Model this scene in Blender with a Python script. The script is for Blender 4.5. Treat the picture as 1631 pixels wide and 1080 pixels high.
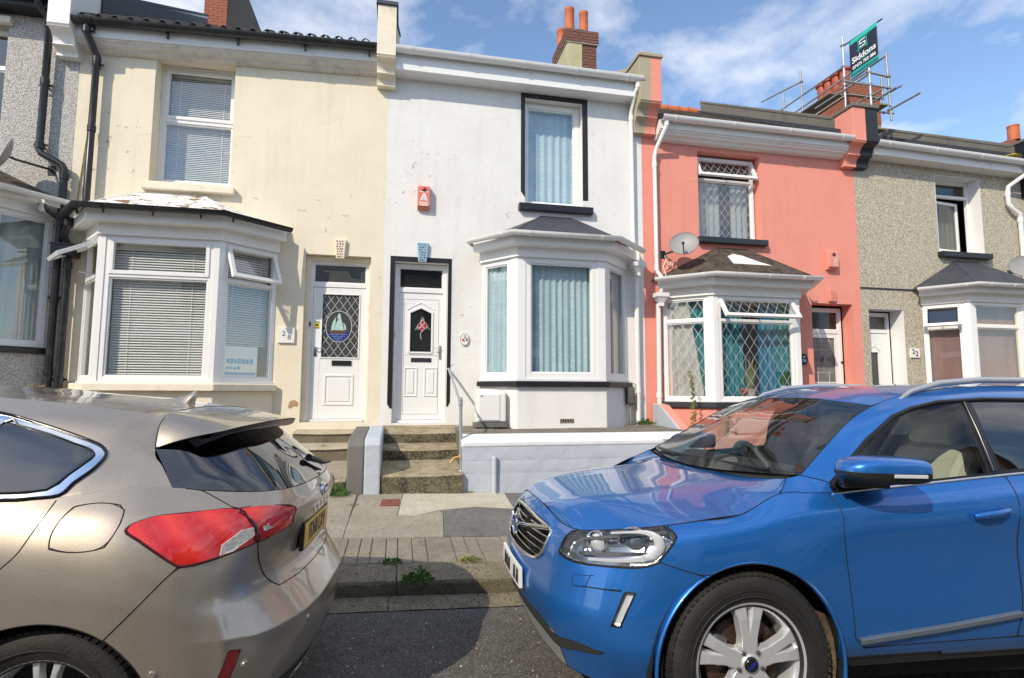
import bpy, bmesh, math, random
import numpy as np
from mathutils import Vector, Matrix
random.seed(7)
R = math.radians
scene = bpy.context.scene
COL = scene.collection
for o in list(bpy.data.objects): bpy.data.objects.remove(o, do_unlink=True)

# ------------------------------------------------------------------ camera (metres: x along the street, y into the houses, z up)
YAW, PITCH, ROLL = 0.2023447, 0.0919148, 0.0040482
F_ = Vector((math.sin(YAW)*math.cos(PITCH), math.cos(YAW)*math.cos(PITCH), math.sin(PITCH)))
R0 = Vector((math.cos(YAW), -math.sin(YAW), 0)); U0 = R0.cross(F_)
Rv = R0*math.cos(ROLL)+U0*math.sin(ROLL); Uv = U0*math.cos(ROLL)-R0*math.sin(ROLL)
cam = bpy.data.cameras.new('camera'); camo = bpy.data.objects.new('camera', cam); COL.objects.link(camo)
cam.sensor_width = 36; cam.lens = 36*880/1631; cam.clip_start = .05; cam.clip_end = 3000
M = Matrix((Rv, Uv, -F_)).transposed().to_4x4(); M.translation = Vector((0, -9.0029, 1.5)); camo.matrix_world = M
scene.camera = camo

# ------------------------------------------------------------------ sky, sun, exposure
SUN = Vector((-1.05, -1.0, 1.15)).normalized()          # towards the sun
EL = math.asin(SUN.z); AZ = math.atan2(SUN.x, SUN.y)
w = bpy.data.worlds.new('World'); scene.world = w; w.use_nodes = True
nt = w.node_tree; N = nt.nodes; L = nt.links
for n in list(N): N.remove(n)
out = N.new('ShaderNodeOutputWorld'); bg = N.new('ShaderNodeBackground'); L.new(bg.outputs[0], out.inputs[0])
sky = N.new('ShaderNodeTexSky'); sky.sky_type = 'NISHITA'; sky.sun_disc = False
sky.sun_elevation = EL; sky.sun_rotation = AZ; sky.air_density = 1.0; sky.dust_density = .25; sky.ozone_density = 2.2
tc = N.new('ShaderNodeTexCoord'); sep = N.new('ShaderNodeSeparateXYZ'); L.new(tc.outputs['Generated'], sep.inputs[0])
mx = N.new('ShaderNodeMath'); mx.operation = 'MAXIMUM'; mx.inputs[1].default_value = .03; L.new(sep.outputs[2], mx.inputs[0])
ad = N.new('ShaderNodeMath'); ad.operation = 'ADD'; ad.inputs[1].default_value = .18; L.new(mx.outputs[0], ad.inputs[0])
dx = N.new('ShaderNodeMath'); dx.operation = 'DIVIDE'; L.new(sep.outputs[0], dx.inputs[0]); L.new(ad.outputs[0], dx.inputs[1])
dy = N.new('ShaderNodeMath'); dy.operation = 'DIVIDE'; L.new(sep.outputs[1], dy.inputs[0]); L.new(ad.outputs[0], dy.inputs[1])
cmb = N.new('ShaderNodeCombineXYZ'); L.new(dx.outputs[0], cmb.inputs[0]); L.new(dy.outputs[0], cmb.inputs[1]); cmb.inputs[2].default_value = 3.1
n1 = N.new('ShaderNodeTexNoise'); n1.inputs['Scale'].default_value = 2.6; n1.inputs['Detail'].default_value = 9; n1.inputs['Roughness'].default_value = .58; n1.inputs['Distortion'].default_value = .25
L.new(cmb.outputs[0], n1.inputs['Vector'])
n2 = N.new('ShaderNodeTexNoise'); n2.inputs['Scale'].default_value = .8; n2.inputs['Detail'].default_value = 3; L.new(cmb.outputs[0], n2.inputs['Vector'])
sm = N.new('ShaderNodeMath'); sm.operation = 'MULTIPLY_ADD'; sm.inputs[1].default_value = .55; L.new(n2.outputs[0], sm.inputs[0]); L.new(n1.outputs[0], sm.inputs[2])
cr = N.new('ShaderNodeValToRGB'); cr.color_ramp.elements[0].position = .69; cr.color_ramp.elements[1].position = .98
cr.color_ramp.elements[0].color = (0, 0, 0, 1); cr.color_ramp.elements[1].color = (.85, .85, .85, 1)
L.new(sm.outputs[0], cr.inputs[0])
SKYS = .15
mixc = N.new('ShaderNodeMix'); mixc.data_type = 'RGBA'; L.new(cr.outputs[0], mixc.inputs[0]); L.new(sky.outputs[0], mixc.inputs[6])
mixc.inputs[7].default_value = (5.6, 5.6, 5.7, 1)
L.new(mixc.outputs[2], bg.inputs[0]); bg.inputs[1].default_value = SKYS
sl = bpy.data.lights.new('sun', 'SUN'); so = bpy.data.objects.new('sun', sl); COL.objects.link(so)
sl.energy = 2.8; sl.angle = R(.53); sl.color = (1.0, .89, .72)
so.rotation_euler = (-SUN).to_track_quat('-Z', 'Y').to_euler(); so.location = (-20, -20, 22)
vs = scene.view_settings; vs.view_transform = 'Standard'; vs.look = 'None'; vs.exposure = 0.6; vs.gamma = 1; vs.use_curve_mapping = False
scene.render.engine = 'CYCLES'; scene.cycles.max_bounces = 8; scene.cycles.transparent_max_bounces = 16
# ------------------------------------------------------------------ mesh helpers
class MB:
    """collects shapes; build with obj()"""
    def __init__(s): s.v = []; s.f = []; s.mi = []; s.T = None; s.m = 0
    def add(s, vs, fs):
        b = len(s.v)
        for p in vs:
            p = Vector(p); s.v.append(tuple(s.T @ p) if s.T is not None else tuple(p))
        for f in fs: s.f.append([b+i for i in f]); s.mi.append(s.m)
        return s
    def box(s, x0, x1, y0, y1, z0, z1):
        v = [(x0,y0,z0),(x1,y0,z0),(x1,y1,z0),(x0,y1,z0),(x0,y0,z1),(x1,y0,z1),(x1,y1,z1),(x0,y1,z1)]
        return s.add(v, [(0,3,2,1),(4,5,6,7),(0,1,5,4),(1,2,6,5),(2,3,7,6),(3,0,4,7)])
    def quad(s, a, b, c, d): return s.add([a, b, c, d], [(0, 1, 2, 3)])
    def prism(s, poly, ax, a, b):
        """poly of 2D points extruded along ax from a to b"""
        n = len(poly)
        def P(p, t): return {'x': (t, p[0], p[1]), 'y': (p[0], t, p[1]), 'z': (p[0], p[1], t)}[ax]
        v = [P(p, a) for p in poly]+[P(p, b) for p in poly]
        f = [list(range(n))[::-1], list(range(n, 2*n))]+[(i, (i+1) % n, n+(i+1) % n, n+i) for i in range(n)]
        return s.add(v, f)
    def sweep(s, path, prof, closed=True, cap=True):
        """profile (outward, z) along a plan polyline with mitred corners; outward is right of travel"""
        rings = []
        for i, p in enumerate(path):
            p = Vector(p)
            d1 = (Vector(path[i])-Vector(path[i-1])).normalized() if i > 0 else None
            d2 = (Vector(path[i+1])-Vector(path[i])).normalized() if i < len(path)-1 else None
            n1 = Vector((d1.y, -d1.x)) if d1 else None; n2 = Vector((d2.y, -d2.x)) if d2 else None
            if n1 and n2: n = (n1+n2).normalized(); k = 1/max(.2, n.dot(n1))
            else: n = n1 or n2; k = 1
            rings.append([(p.x+n.x*k*o, p.y+n.y*k*o, z) for o, z in prof])
        m = len(prof); v = [q for r in rings for q in r]; f = []
        for i in range(len(rings)-1):
            for j in range(m if closed else m-1):
                a = i*m+j; b = i*m+(j+1) % m
                f.append((a, b, b+m, a+m))
        if cap and closed: f += [list(range(m)), list(range((len(rings)-1)*m, len(rings)*m))[::-1]]
        return s.add(v, f)
    def tube(s, pts, r, n=10, cap=True):
        pts = [Vector(p) for p in pts]; rs = r if isinstance(r, (list, tuple)) else [r]*len(pts)
        v = []; f = []; up = None
        for i, p in enumerate(pts):
            if i == 0: t = pts[1]-pts[0]
            elif i == len(pts)-1: t = pts[-1]-pts[-2]
            else: t = (pts[i+1]-pts[i]).normalized()+(pts[i]-pts[i-1]).normalized()
            t.normalize()
            if up is None: up = Vector((0, 0, 1)) if abs(t.z) < .9 else Vector((1, 0, 0))
            a = t.cross(up).normalized(); b = a.cross(t).normalized(); up = b
            k = 1
            if 0 < i < len(pts)-1: k = 1/max(.5, t.dot((pts[i+1]-pts[i]).normalized()))**.5
            for j in range(n):
                an = 2*math.pi*j/n; q = p+(a*math.cos(an)+b*math.sin(an))*rs[i]*k; v.append(tuple(q))
        for i in range(len(pts)-1):
            for j in range(n): f.append((i*n+j, i*n+(j+1) % n, (i+1)*n+(j+1) % n, (i+1)*n+j))
        if cap: f += [list(range(n))[::-1], list(range((len(pts)-1)*n, len(pts)*n))]
        return s.add(v, f)
    def lathe(s, prof, n=24, c=(0, 0, 0), ax='z', arc=2*math.pi):
        """prof of (radius, height)"""
        v = []; f = []; m = len(prof); full = abs(arc-2*math.pi) < 1e-6; k = n if full else n+1
        for i in range(k):
            a = arc*i/n; ca, sa = math.cos(a), math.sin(a)
            for r, h in prof:
                q = {'z': (r*ca, r*sa, h), 'y': (r*ca, h, r*sa), 'x': (h, r*ca, r*sa)}[ax]
                v.append((q[0]+c[0], q[1]+c[1], q[2]+c[2]))
        for i in range(n):
            i2 = (i+1) % k
            for j in range(m-1):
                q = (i*m+j, i2*m+j, i2*m+j+1, i*m+j+1)
                f.append(q if ax != 'y' else q[::-1])
        return s.add(v, f)
    def frame(s, x0, x1, z0, z1, y0, y1, w, wb=None, wt=None):
        wb = w if wb is None else wb; wt = w if wt is None else wt
        s.box(x0, x0+w, y0, y1, z0, z1); s.box(x1-w, x1, y0, y1, z0, z1)
        s.box(x0+w, x1-w, y0+.001, y1, z0, z0+wb); s.box(x0+w, x1-w, y0+.001, y1, z1-wt, z1)
        return s
OFF = {}
def obj(name, mb, mats, parent=None, smooth=None, bevel=0, kind=None, label=None, recalc=True):
    me = bpy.data.meshes.new(name)
    if isinstance(mb, MB):
        off = OFF.get(parent.name, Vector()) if parent else Vector()
        me.from_pydata([(v[0]-off.x, v[1]-off.y, v[2]-off.z) for v in mb.v], [], mb.f)
        if recalc:
            b = bmesh.new(); b.from_mesh(me); bmesh.ops.recalc_face_normals(b, faces=b.faces); b.to_mesh(me); b.free()
    elif isinstance(mb, bmesh.types.BMesh): mb.to_mesh(me); mb.free(); off = OFF.get(parent.name, Vector()) if parent else Vector()
    else: me = mb; off = OFF.get(parent.name, Vector()) if parent else Vector()
    if not isinstance(mats, (list, tuple)): mats = [mats]
    me.materials.clear()
    for m in mats: me.materials.append(m)
    if isinstance(mb, MB) and len(mats) > 1:
        for i, p in enumerate(me.polygons): p.material_index = mb.mi[i]
    o = bpy.data.objects.new(name, me); COL.objects.link(o)
    if parent: o.parent = parent; OFF[o.name] = off
    if smooth is not None:
        me.shade_smooth()
        if smooth < 180: me.set_sharp_from_angle(angle=R(smooth))
    if bevel:
        md = o.modifiers.new('bevel', 'BEVEL'); md.width = bevel; md.segments = 2; md.limit_method = 'ANGLE'; md.angle_limit = R(40)
    if kind: o['kind'] = kind
    if label: o['label'] = label
    return o
def thing(name, label, cat, loc=(0, 0, 0), group=None, mat=None):
    o = bpy.data.objects.new(name, None); COL.objects.link(o); o.empty_display_size = .2
    if mat is not None: o.matrix_world = mat; OFF[o.name] = Vector()
    else: o.location = loc; OFF[o.name] = Vector(loc)
    o['label'] = label; o['category'] = cat
    if group: o['group'] = group
    return o
def tag(o, label, cat, group=None):
    o['label'] = label; o['category'] = cat
    if group: o['group'] = group
    return o
def copy_tree(o, parent=None):
    c = o.copy(); COL.objects.link(c)
    if parent: c.parent = parent; c.matrix_parent_inverse = o.matrix_parent_inverse
    OFF[c.name] = OFF.get(o.name, Vector())
    for ch in list(o.children): copy_tree(ch, c)
    return c
def offs(path, d):
    """plan polyline moved outward (right of travel) by d, mitred"""
    out = []
    for i, p in enumerate(path):
        d1 = (Vector(path[i])-Vector(path[i-1])).normalized() if i > 0 else None
        d2 = (Vector(path[i+1])-Vector(path[i])).normalized() if i < len(path)-1 else None
        n1 = Vector((d1.y, -d1.x)) if d1 else None; n2 = Vector((d2.y, -d2.x)) if d2 else None
        if n1 and n2: n = (n1+n2).normalized(); k = d/max(.2, n.dot(n1))
        else: n = n1 or n2; k = d
        out.append((p[0]+n.x*k, p[1]+n.y*k))
    return out
def text_mesh(body, size, T, depth=.0015, bold=0, align='CENTER', shear=0, sx=1):
    cu = bpy.data.curves.new('text', 'FONT'); cu.body = body; cu.size = size; cu.align_x = align; cu.align_y = 'CENTER'
    cu.extrude = depth; cu.offset = bold; cu.shear = shear; cu.resolution_u = 3
    t = bpy.data.objects.new('text', cu); COL.objects.link(t)
    dg = bpy.context.evaluated_depsgraph_get(); me = bpy.data.meshes.new_from_object(t.evaluated_get(dg))
    bpy.data.objects.remove(t); me.transform(Matrix.Diagonal((sx, 1, 1, 1))); me.transform(T)
    return me
FRONT = Matrix(((1,0,0,0),(0,0,-1,0),(0,1,0,0),(0,0,0,1)))       # text facing -y, upright
def at(x, y, z): return Matrix.Translation((x, y, z))
def text(name, body, size, x, y, z, mat, parent, T=None, **k):
    off = OFF.get(parent.name, Vector())
    me = text_mesh(body, size, (T if T is not None else at(x-off.x, y-off.y, z-off.z) @ FRONT), **k)
    return obj(name, me, mat, parent)
# ------------------------------------------------------------------ materials
def base_mat(name):
    m = bpy.data.materials.new(name); m.use_nodes = True
    nt = m.node_tree; b = nt.nodes['Principled BSDF']
    return m, nt.nodes, nt.links, b
def nnoise(N, L, scale, detail=4, rough=.5, vec=None, kind='NOISE'):
    if kind == 'NOISE':
        n = N.new('ShaderNodeTexNoise'); n.inputs['Detail'].default_value = detail; n.inputs['Roughness'].default_value = rough
    else:
        n = N.new('ShaderNodeTexVoronoi')
    n.inputs['Scale'].default_value = scale
    if vec is None:
        tc = N.new('ShaderNodeTexCoord'); vec = tc.outputs['Object']
    L.new(vec, n.inputs['Vector'])
    return n
def ramp(N, L, src, p0, c0, p1, c1):
    r = N.new('ShaderNodeValToRGB'); e = r.color_ramp.elements
    e[0].position = p0; e[0].color = c0 if len(c0) == 4 else (*c0, 1); e[1].position = p1; e[1].color = c1 if len(c1) == 4 else (*c1, 1)
    L.new(src, r.inputs[0]); return r
def mixn(N, L, fac, a, b, mode='MIX'):
    m = N.new('ShaderNodeMix'); m.data_type = 'RGBA'; m.blend_type = mode
    if isinstance(fac, (int, float)): m.inputs[0].default_value = fac
    else: L.new(fac, m.inputs[0])
    for i, x in ((6, a), (7, b)):
        if isinstance(x, tuple): m.inputs[i].default_value = (*x, 1) if len(x) == 3 else x
        else: L.new(x, m.inputs[i])
    return m.outputs[2]
def bump(N, L, b, h, strength, dist=.01, prev=None):
    n = N.new('ShaderNodeBump'); n.inputs['Strength'].default_value = strength; n.inputs['Distance'].default_value = dist
    L.new(h, n.inputs['Height'])
    if prev is not None: L.new(prev, n.inputs['Normal'])
    L.new(n.outputs[0], b.inputs['Normal']); return n.outputs[0]
def plain(name, col, rough=.5, metal=0, spec=.5, var=.06, vs=6, bs=0, bscale=60, coat=0, dirt=None, dirts=2.0, dirtp=(.5, .75)):
    m, N, L, b = base_mat(name)
    n = nnoise(N, L, vs, 5, .6)
    lo = tuple(c*(1-var) for c in col); hi = tuple(min(1, c*(1+var)) for c in col)
    c = ramp(N, L, n.outputs[0], .3, lo, .7, hi).outputs[0]
    if dirt:
        d = nnoise(N, L, dirts, 8, .65); f = ramp(N, L, d.outputs[0], dirtp[0], (0, 0, 0), dirtp[1], (1, 1, 1))
        c = mixn(N, L, f.outputs[0], c, dirt)
    L.new(c, b.inputs['Base Color']); b.inputs['Roughness'].default_value = rough; b.inputs['Metallic'].default_value = metal
    b.inputs['Specular IOR Level'].default_value = spec
    if coat: b.inputs['Coat Weight'].default_value = coat; b.inputs['Coat Roughness'].default_value = .03
    if bs: bump(N, L, b, nnoise(N, L, bscale, 4, .6).outputs[0], bs)
    return m
def render_wall(name, col, stain, fine=90, bs=.35, streak=.25, crack=None, chip=None, rough=.85, lump=0):
    """painted cement render: patchy, streaked downwards, hairline cracks, flaked spots"""
    m, N, L, b = base_mat(name)
    tc = N.new('ShaderNodeTexCoord'); V = tc.outputs['Object']
    mp = N.new('ShaderNodeMapping'); mp.inputs['Scale'].default_value = (5, 5, .55); L.new(V, mp.inputs[0])
    st = nnoise(N, L, 1.0, 6, .6, mp.outputs[0]); big = nnoise(N, L, 1.3, 6, .62, V); mid = nnoise(N, L, 9, 5, .6, V)
    c = mixn(N, L, ramp(N, L, big.outputs[0], .42, (0, 0, 0), .72, (.55, .55, .55)).outputs[0], col, stain)
    c = mixn(N, L, ramp(N, L, st.outputs[0], .52, (0, 0, 0), .75, (streak, streak, streak)).outputs[0], c, tuple(x*.72 for x in stain))
    c = mixn(N, L, ramp(N, L, mid.outputs[0], .35, (0, 0, 0), .75, (.25, .25, .25)).outputs[0], c, tuple(min(1, x*1.08) for x in col))
    pn = None
    fn = nnoise(N, L, fine, 5, .65, V)
    pn = bump(N, L, b, fn.outputs[0], bs, .006)
    if lump: pn = bump(N, L, b, nnoise(N, L, 7, 4, .5, V).outputs[0], lump, .02, pn)
    if crack:
        wv = N.new('ShaderNodeMix'); wv.data_type = 'RGBA'; wv.blend_type = 'ADD'; wv.inputs[0].default_value = .22
        L.new(V, wv.inputs[6]); L.new(nnoise(N, L, 2.5, 5, .6, V).outputs[1], wv.inputs[7])
        mp2 = N.new('ShaderNodeMapping'); mp2.inputs['Scale'].default_value = (.55, .55, 1.6); L.new(wv.outputs[2], mp2.inputs[0])
        vo = N.new('ShaderNodeTexVoronoi'); vo.feature = 'DISTANCE_TO_EDGE'; vo.inputs['Scale'].default_value = 1.0; L.new(mp2.outputs[0], vo.inputs['Vector'])
        k = ramp(N, L, vo.outputs[0], .0, (1, 1, 1), .006, (0, 0, 0))
        gate = ramp(N, L, nnoise(N, L, .9, 4, .6, V).outputs[0], .50, (0, 0, 0), .62, (.42, .42, .42))
        kk = mixn(N, L, 1.0, k.outputs[0], gate.outputs[0], 'MULTIPLY')
        c = mixn(N, L, kk, c, crack)
    if chip:
        cn = nnoise(N, L, 7.5, 7, .68, V); g2 = nnoise(N, L, .8, 2, .5, V)
        s = N.new('ShaderNodeMath'); s.operation = 'MULTIPLY_ADD'; s.inputs[1].default_value = .55; L.new(g2.outputs[0], s.inputs[0]); L.new(cn.outputs[0], s.inputs[2])
        f = ramp(N, L, s.outputs[0], 0.965, (0, 0, 0), .97, (1, 1, 1))
        c = mixn(N, L, f.outputs[0], c, chip)
    L.new(c, b.inputs['Base Color']); b.inputs['Roughness'].default_value = rough; b.inputs['Specular IOR Level'].default_value = .25
    return m
def pebble(name, cols, gap, scale=75, bs=1.0):
    m, N, L, b = base_mat(name)
    tc = N.new('ShaderNodeTexCoord'); V = tc.outputs['Object']
    vo = N.new('ShaderNodeTexVoronoi'); vo.inputs['Scale'].default_value = scale; vo.inputs['Randomness'].default_value = 1; L.new(V, vo.inputs['Vector'])
    cr = N.new('ShaderNodeValToRGB'); e = cr.color_ramp.elements; cr.color_ramp.interpolation = 'CONSTANT'
    e[0].position = 0; e[0].color = (*cols[0], 1); e[1].position = .35; e[1].color = (*cols[1], 1)
    for i, c in enumerate(cols[2:]): x = e.new(.35+.6*(i+1)/(len(cols)-1)); x.color = (*c, 1)
    sp = N.new('ShaderNodeSeparateColor'); L.new(vo.outputs['Color'], sp.inputs[0]); L.new(sp.outputs[0], cr.inputs[0])
    f = ramp(N, L, vo.outputs['Distance'], .42, (0, 0, 0), .70, (1, 1, 1))
    c = mixn(N, L, f.outputs[0], cr.outputs[0], gap)
    big = nnoise(N, L, 1.2, 5, .6, V)
    c = mixn(N, L, ramp(N, L, big.outputs[0], .45, (0, 0, 0), .8, (.35, .35, .35)).outputs[0], c, tuple(x*.8 for x in cols[1]))
    L.new(c, b.inputs['Base Color']); b.inputs['Roughness'].default_value = .9; b.inputs['Specular IOR Level'].default_value = .2
    inv = N.new('ShaderNodeMath'); inv.operation = 'SUBTRACT'; inv.inputs[0].default_value = 1; L.new(vo.outputs['Distance'], inv.inputs[1])
    bump(N, L, b, inv.outputs[0], bs, .010)
    return m
def glass(name, tint=(.9, .95, .95), rough=.0, ior=1.5, refl=1.0, wob=0):
    """thin pane: see-through, mirror reflection rising at grazing angles"""
    m = bpy.data.materials.new(name); m.use_nodes = True; nt = m.node_tree; N = nt.nodes; L = nt.links
    for n in list(N): N.remove(n)
    o = N.new('ShaderNodeOutputMaterial'); t = N.new('ShaderNodeBsdfTransparent'); g = N.new('ShaderNodeBsdfGlossy'); mx = N.new('ShaderNodeMixShader'); lw = N.new('ShaderNodeLayerWeight')
    t.inputs[0].default_value = (*tint, 1); g.inputs['Roughness'].default_value = rough; g.inputs['Color'].default_value = (1, 1, 1, 1); lw.inputs[0].default_value = .5
    f0 = ((ior-1)/(ior+1))**2*refl
    pw = N.new('ShaderNodeMath'); pw.operation = 'POWER'; pw.inputs[1].default_value = 4.5; L.new(lw.outputs['Facing'], pw.inputs[0])
    mu = N.new('ShaderNodeMath'); mu.operation = 'MULTIPLY_ADD'; mu.inputs[1].default_value = 1-f0; mu.inputs[2].default_value = f0; mu.use_clamp = True; L.new(pw.outputs[0], mu.inputs[0])
    if wob:
        n = nnoise(N, L, wob[0], 2); bp = N.new('ShaderNodeBump'); bp.inputs['Strength'].default_value = wob[1]; bp.inputs['Distance'].default_value = .02
        L.new(n.outputs[0], bp.inputs['Height']); L.new(bp.outputs[0], g.inputs['Normal'])
    L.new(mu.outputs[0], mx.inputs[0]); L.new(t.outputs[0], mx.inputs[1]); L.new(g.outputs[0], mx.inputs[2]); L.new(mx.outputs[0], o.inputs[0])
    return m
def paint(name, col, flake=.5, rough=.38, metal=.65, coat=1.0, dust=.1):
    m, N, L, b = base_mat(name)
    vo = nnoise(N, L, 900, kind='VORONOI'); sp = N.new('ShaderNodeSeparateColor'); L.new(vo.outputs['Color'], sp.inputs[0])
    c = ramp(N, L, sp.outputs[0], 0, tuple(x*(1-flake*.5) for x in col), 1, tuple(min(1, x*(1+flake*.5)) for x in col)).outputs[0]
    d = nnoise(N, L, 5, 8, .7); f = ramp(N, L, d.outputs[0], .45, (0, 0, 0), .85, (dust, dust, dust))
    c2 = mixn(N, L, f.outputs[0], c, (.30, .27, .23)); L.new(c2, b.inputs['Base Color'])
    b.inputs['Metallic'].default_value = metal; b.inputs['Roughness'].default_value = rough
    b.inputs['Coat Weight'].default_value = coat; b.inputs['Coat Roughness'].default_value = .025; b.inputs['Coat IOR'].default_value = 1.5
    rr = ramp(N, L, d.outputs[0], .4, (.02, .02, .02), .8, (.07, .07, .07)); L.new(rr.outputs[0], b.inputs['Coat Roughness'])
    return m
def fabric(name, col, col2, scale=(30, 30, 5), trans=.35, motif=None, motif_col=None):
    m = bpy.data.materials.new(name); m.use_nodes = True; nt = m.node_tree; N = nt.nodes; L = nt.links
    b = N['Principled BSDF']; o = N['Material Output']
    tc = N.new('ShaderNodeTexCoord'); mp = N.new('ShaderNodeMapping'); mp.inputs['Scale'].default_value = scale; L.new(tc.outputs['Object'], mp.inputs[0])
    n = nnoise(N, L, 1, 3, .5, mp.outputs[0]); c = ramp(N, L, n.outputs[0], .35, col, .65, col2).outputs[0]
    if motif:
        uv = N.new('ShaderNodeUVMap'); mp2 = N.new('ShaderNodeMapping'); mp2.inputs['Scale'].default_value = (motif[0], motif[1], 1); L.new(uv.outputs[0], mp2.inputs[0])
        vo = N.new('ShaderNodeTexVoronoi'); vo.inputs['Scale'].default_value = 1; vo.inputs['Randomness'].default_value = .35; L.new(mp2.outputs[0], vo.inputs['Vector'])
        f = ramp(N, L, vo.outputs['Distance'], .20, (.8, .8, .8), .30, (0, 0, 0)); c = mixn(N, L, f.outputs[0], c, motif_col)
    L.new(c, b.inputs['Base Color']); b.inputs['Roughness'].default_value = .9; b.inputs['Specular IOR Level'].default_value = .1
    t = N.new('ShaderNodeBsdfTranslucent'); L.new(c, t.inputs[0]); mx = N.new('ShaderNodeMixShader'); mx.inputs[0].default_value = trans
    L.new(b.outputs[0], mx.inputs[1]); L.new(t.outputs[0], mx.inputs[2]); L.new(mx.outputs[0], o.inputs[0])
    return m
def ground_mat(name, cols, fine=220, big=1.5, bs=.5, spots=None, spots_scale=60, rough=.9, dist=.004, streak=None):
    m, N, L, b = base_mat(name)
    tc = N.new('ShaderNodeTexCoord'); V = tc.outputs['Object']
    f1 = nnoise(N, L, fine, 3, .7, V); f2 = nnoise(N, L, big, 8, .65, V); f3 = nnoise(N, L, big*9, 5, .6, V)
    c = ramp(N, L, f2.outputs[0], .38, cols[0], .62, cols[1]).outputs[0]
    c = mixn(N, L, ramp(N, L, f1.outputs[0], .45, (0, 0, 0), .75, (.7, .7, .7)).outputs[0], c, cols[2])
    c = mixn(N, L, ramp(N, L, f3.outputs[0], .45, (0, 0, 0), .75, (.65, .65, .65)).outputs[0], c, tuple(x*.60 for x in cols[0]))
    if spots:
        vo = nnoise(N, L, spots_scale, vec=V, kind='VORONOI'); sp = N.new('ShaderNodeSeparateColor'); L.new(vo.outputs['Color'], sp.inputs[0])
        f = ramp(N, L, sp.outputs[0], .80, (0, 0, 0), .82, (.8, .8, .8)); c = mixn(N, L, f.outputs[0], c, spots)
    L.new(c, b.inputs['Base Color']); b.inputs['Roughness'].default_value = rough; b.inputs['Specular IOR Level'].default_value = .3
    p = bump(N, L, b, f1.outputs[0], bs, dist); bump(N, L, b, f3.outputs[0], bs*.6, .012, p)
    return m

MT = {}
MT['cream'] = render_wall('cream_render', (.79, .715, .565), (.67, .585, .43), 70, .3, .28, crack=(.42, .36, .26), chip=(.45, .36, .26))
MT['cream_paint'] = plain('cream_paint', (.78, .70, .55), .7, var=.05, dirt=(.52, .43, .29), dirtp=(.55, .8))
MT['white_wall'] = render_wall('white_roughcast', (.77, .765, .74), (.655, .635, .595), 38, .75, .30, crack=(.58, .56, .52), chip=(.50, .47, .42), lump=.25)
MT['pink'] = render_wall('pink_render', (.77, .30, .235), (.66, .235, .18), 80, .22, .24, crack=(.48, .19, .15))
MT['grey_dash'] = pebble('grey_pebbledash', [(.70, .635, .51), (.59, .53, .42), (.78, .73, .61), (.38, .34, .265)], (.34, .30, .23), 66)
MT['pale_dash'] = pebble('pale_pebbledash', [(.70, .685, .65), (.62, .60, .57), (.76, .75, .72), (.46, .44, .41)], (.36, .34, .31), 72)
MT['upvc'] = plain('white_upvc', (.80, .80, .79), .28, var=.015, spec=.5, dirt=(.66, .63, .57), dirts=1.4, dirtp=(.62, .9))
MT['upvc_cream'] = plain('yellowed_upvc', (.76, .71, .58), .35, var=.03)
MT['white_paint'] = plain('white_gloss_paint', (.76, .755, .73), .45, var=.04, dirt=(.56, .53, .47), dirts=3, dirtp=(.58, .85))
MT['grey_paint_wood'] = plain('weathered_white_wood', (.60, .57, .53), .6, var=.08, vs=14, dirt=(.36, .33, .29), dirts=6, dirtp=(.5, .8))
MT['black_paint'] = plain('black_gloss_paint', (.013, .013, .015), .38, var=.2, dirt=(.20, .19, .18), dirts=9, dirtp=(.68, .76))
MT['slate_paint'] = plain('slate_blue_black_paint', (.025, .028, .036), .45, var=.2, dirt=(.16, .16, .16), dirts=8, dirtp=(.68, .8))
MT['black_iron'] = plain('black_pipe', (.016, .017, .019), .33, var=.2, dirt=(.09, .085, .075), dirts=6, dirtp=(.55, .85))
MT['slate'] = plain('slate', (.060, .064, .075), .55, var=.25, vs=9, bs=.3, bscale=40, dirt=(.13, .125, .10), dirts=5, dirtp=(.6, .85))
MT['lead_felt'] = plain('roofing_felt', (.045, .050, .062), .6, var=.22, vs=7, bs=.3, bscale=120, dirt=(.15, .15, .15), dirts=3, dirtp=(.6, .9))
MT['pantile'] = plain('dark_tile', (.032, .027, .024), .8, var=.3, vs=11, bs=.5, bscale=50, dirt=(.06, .055, .035), dirts=7, dirtp=(.5, .7))
MT['mossy_tile'] = plain('mossy_tile', (.085, .066, .05), .9, var=.3, vs=14, bs=.7, bscale=60, dirt=(.022, .018, .012), dirts=8, dirtp=(.45, .62))
MT['terracotta'] = plain('terracotta', (.50, .135, .055), .75, var=.18, vs=7, bs=.2, bscale=60, dirt=(.26, .09, .05), dirts=5, dirtp=(.55, .8))
MT['redpot'] = plain('red_clay_pot', (.38, .075, .045), .6, var=.18, vs=7, dirt=(.20, .05, .035), dirts=5, dirtp=(.5, .8))
MT['brick'] = plain('dark_brick', (.155, .068, .050), .9, var=.35, vs=13, bs=.5, bscale=70, dirt=(.10, .07, .06), dirts=6, dirtp=(.5, .8))
MT['brick_red'] = plain('red_brick', (.30, .10, .058), .9, var=.3, vs=11, bs=.5, bscale=70, dirt=(.17, .08, .055), dirts=6, dirtp=(.5, .8))
MT['mortar'] = plain('mortar', (.36, .33, .28), .95, var=.15, vs=20, bs=.4, bscale=120)
MT['old_render'] = render_wall('old_cement_render', (.175, .165, .145), (.11, .10, .085), 60, .8, .5)
MT['old_buff'] = render_wall('weathered_buff_render', (.42, .37, .27), (.28, .25, .18), 60, .6, .5)
MT['lichen_buff'] = render_wall('lichened_render', (.47, .43, .30), (.37, .32, .13), 50, .5, .4)
MT['copper_dirt'] = plain('peeling_white_roof', (.78, .77, .74), .6, var=.06, vs=8, bs=.3, bscale=30, dirt=(.20, .12, .06), dirts=5.5, dirtp=(.56, .575))
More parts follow.
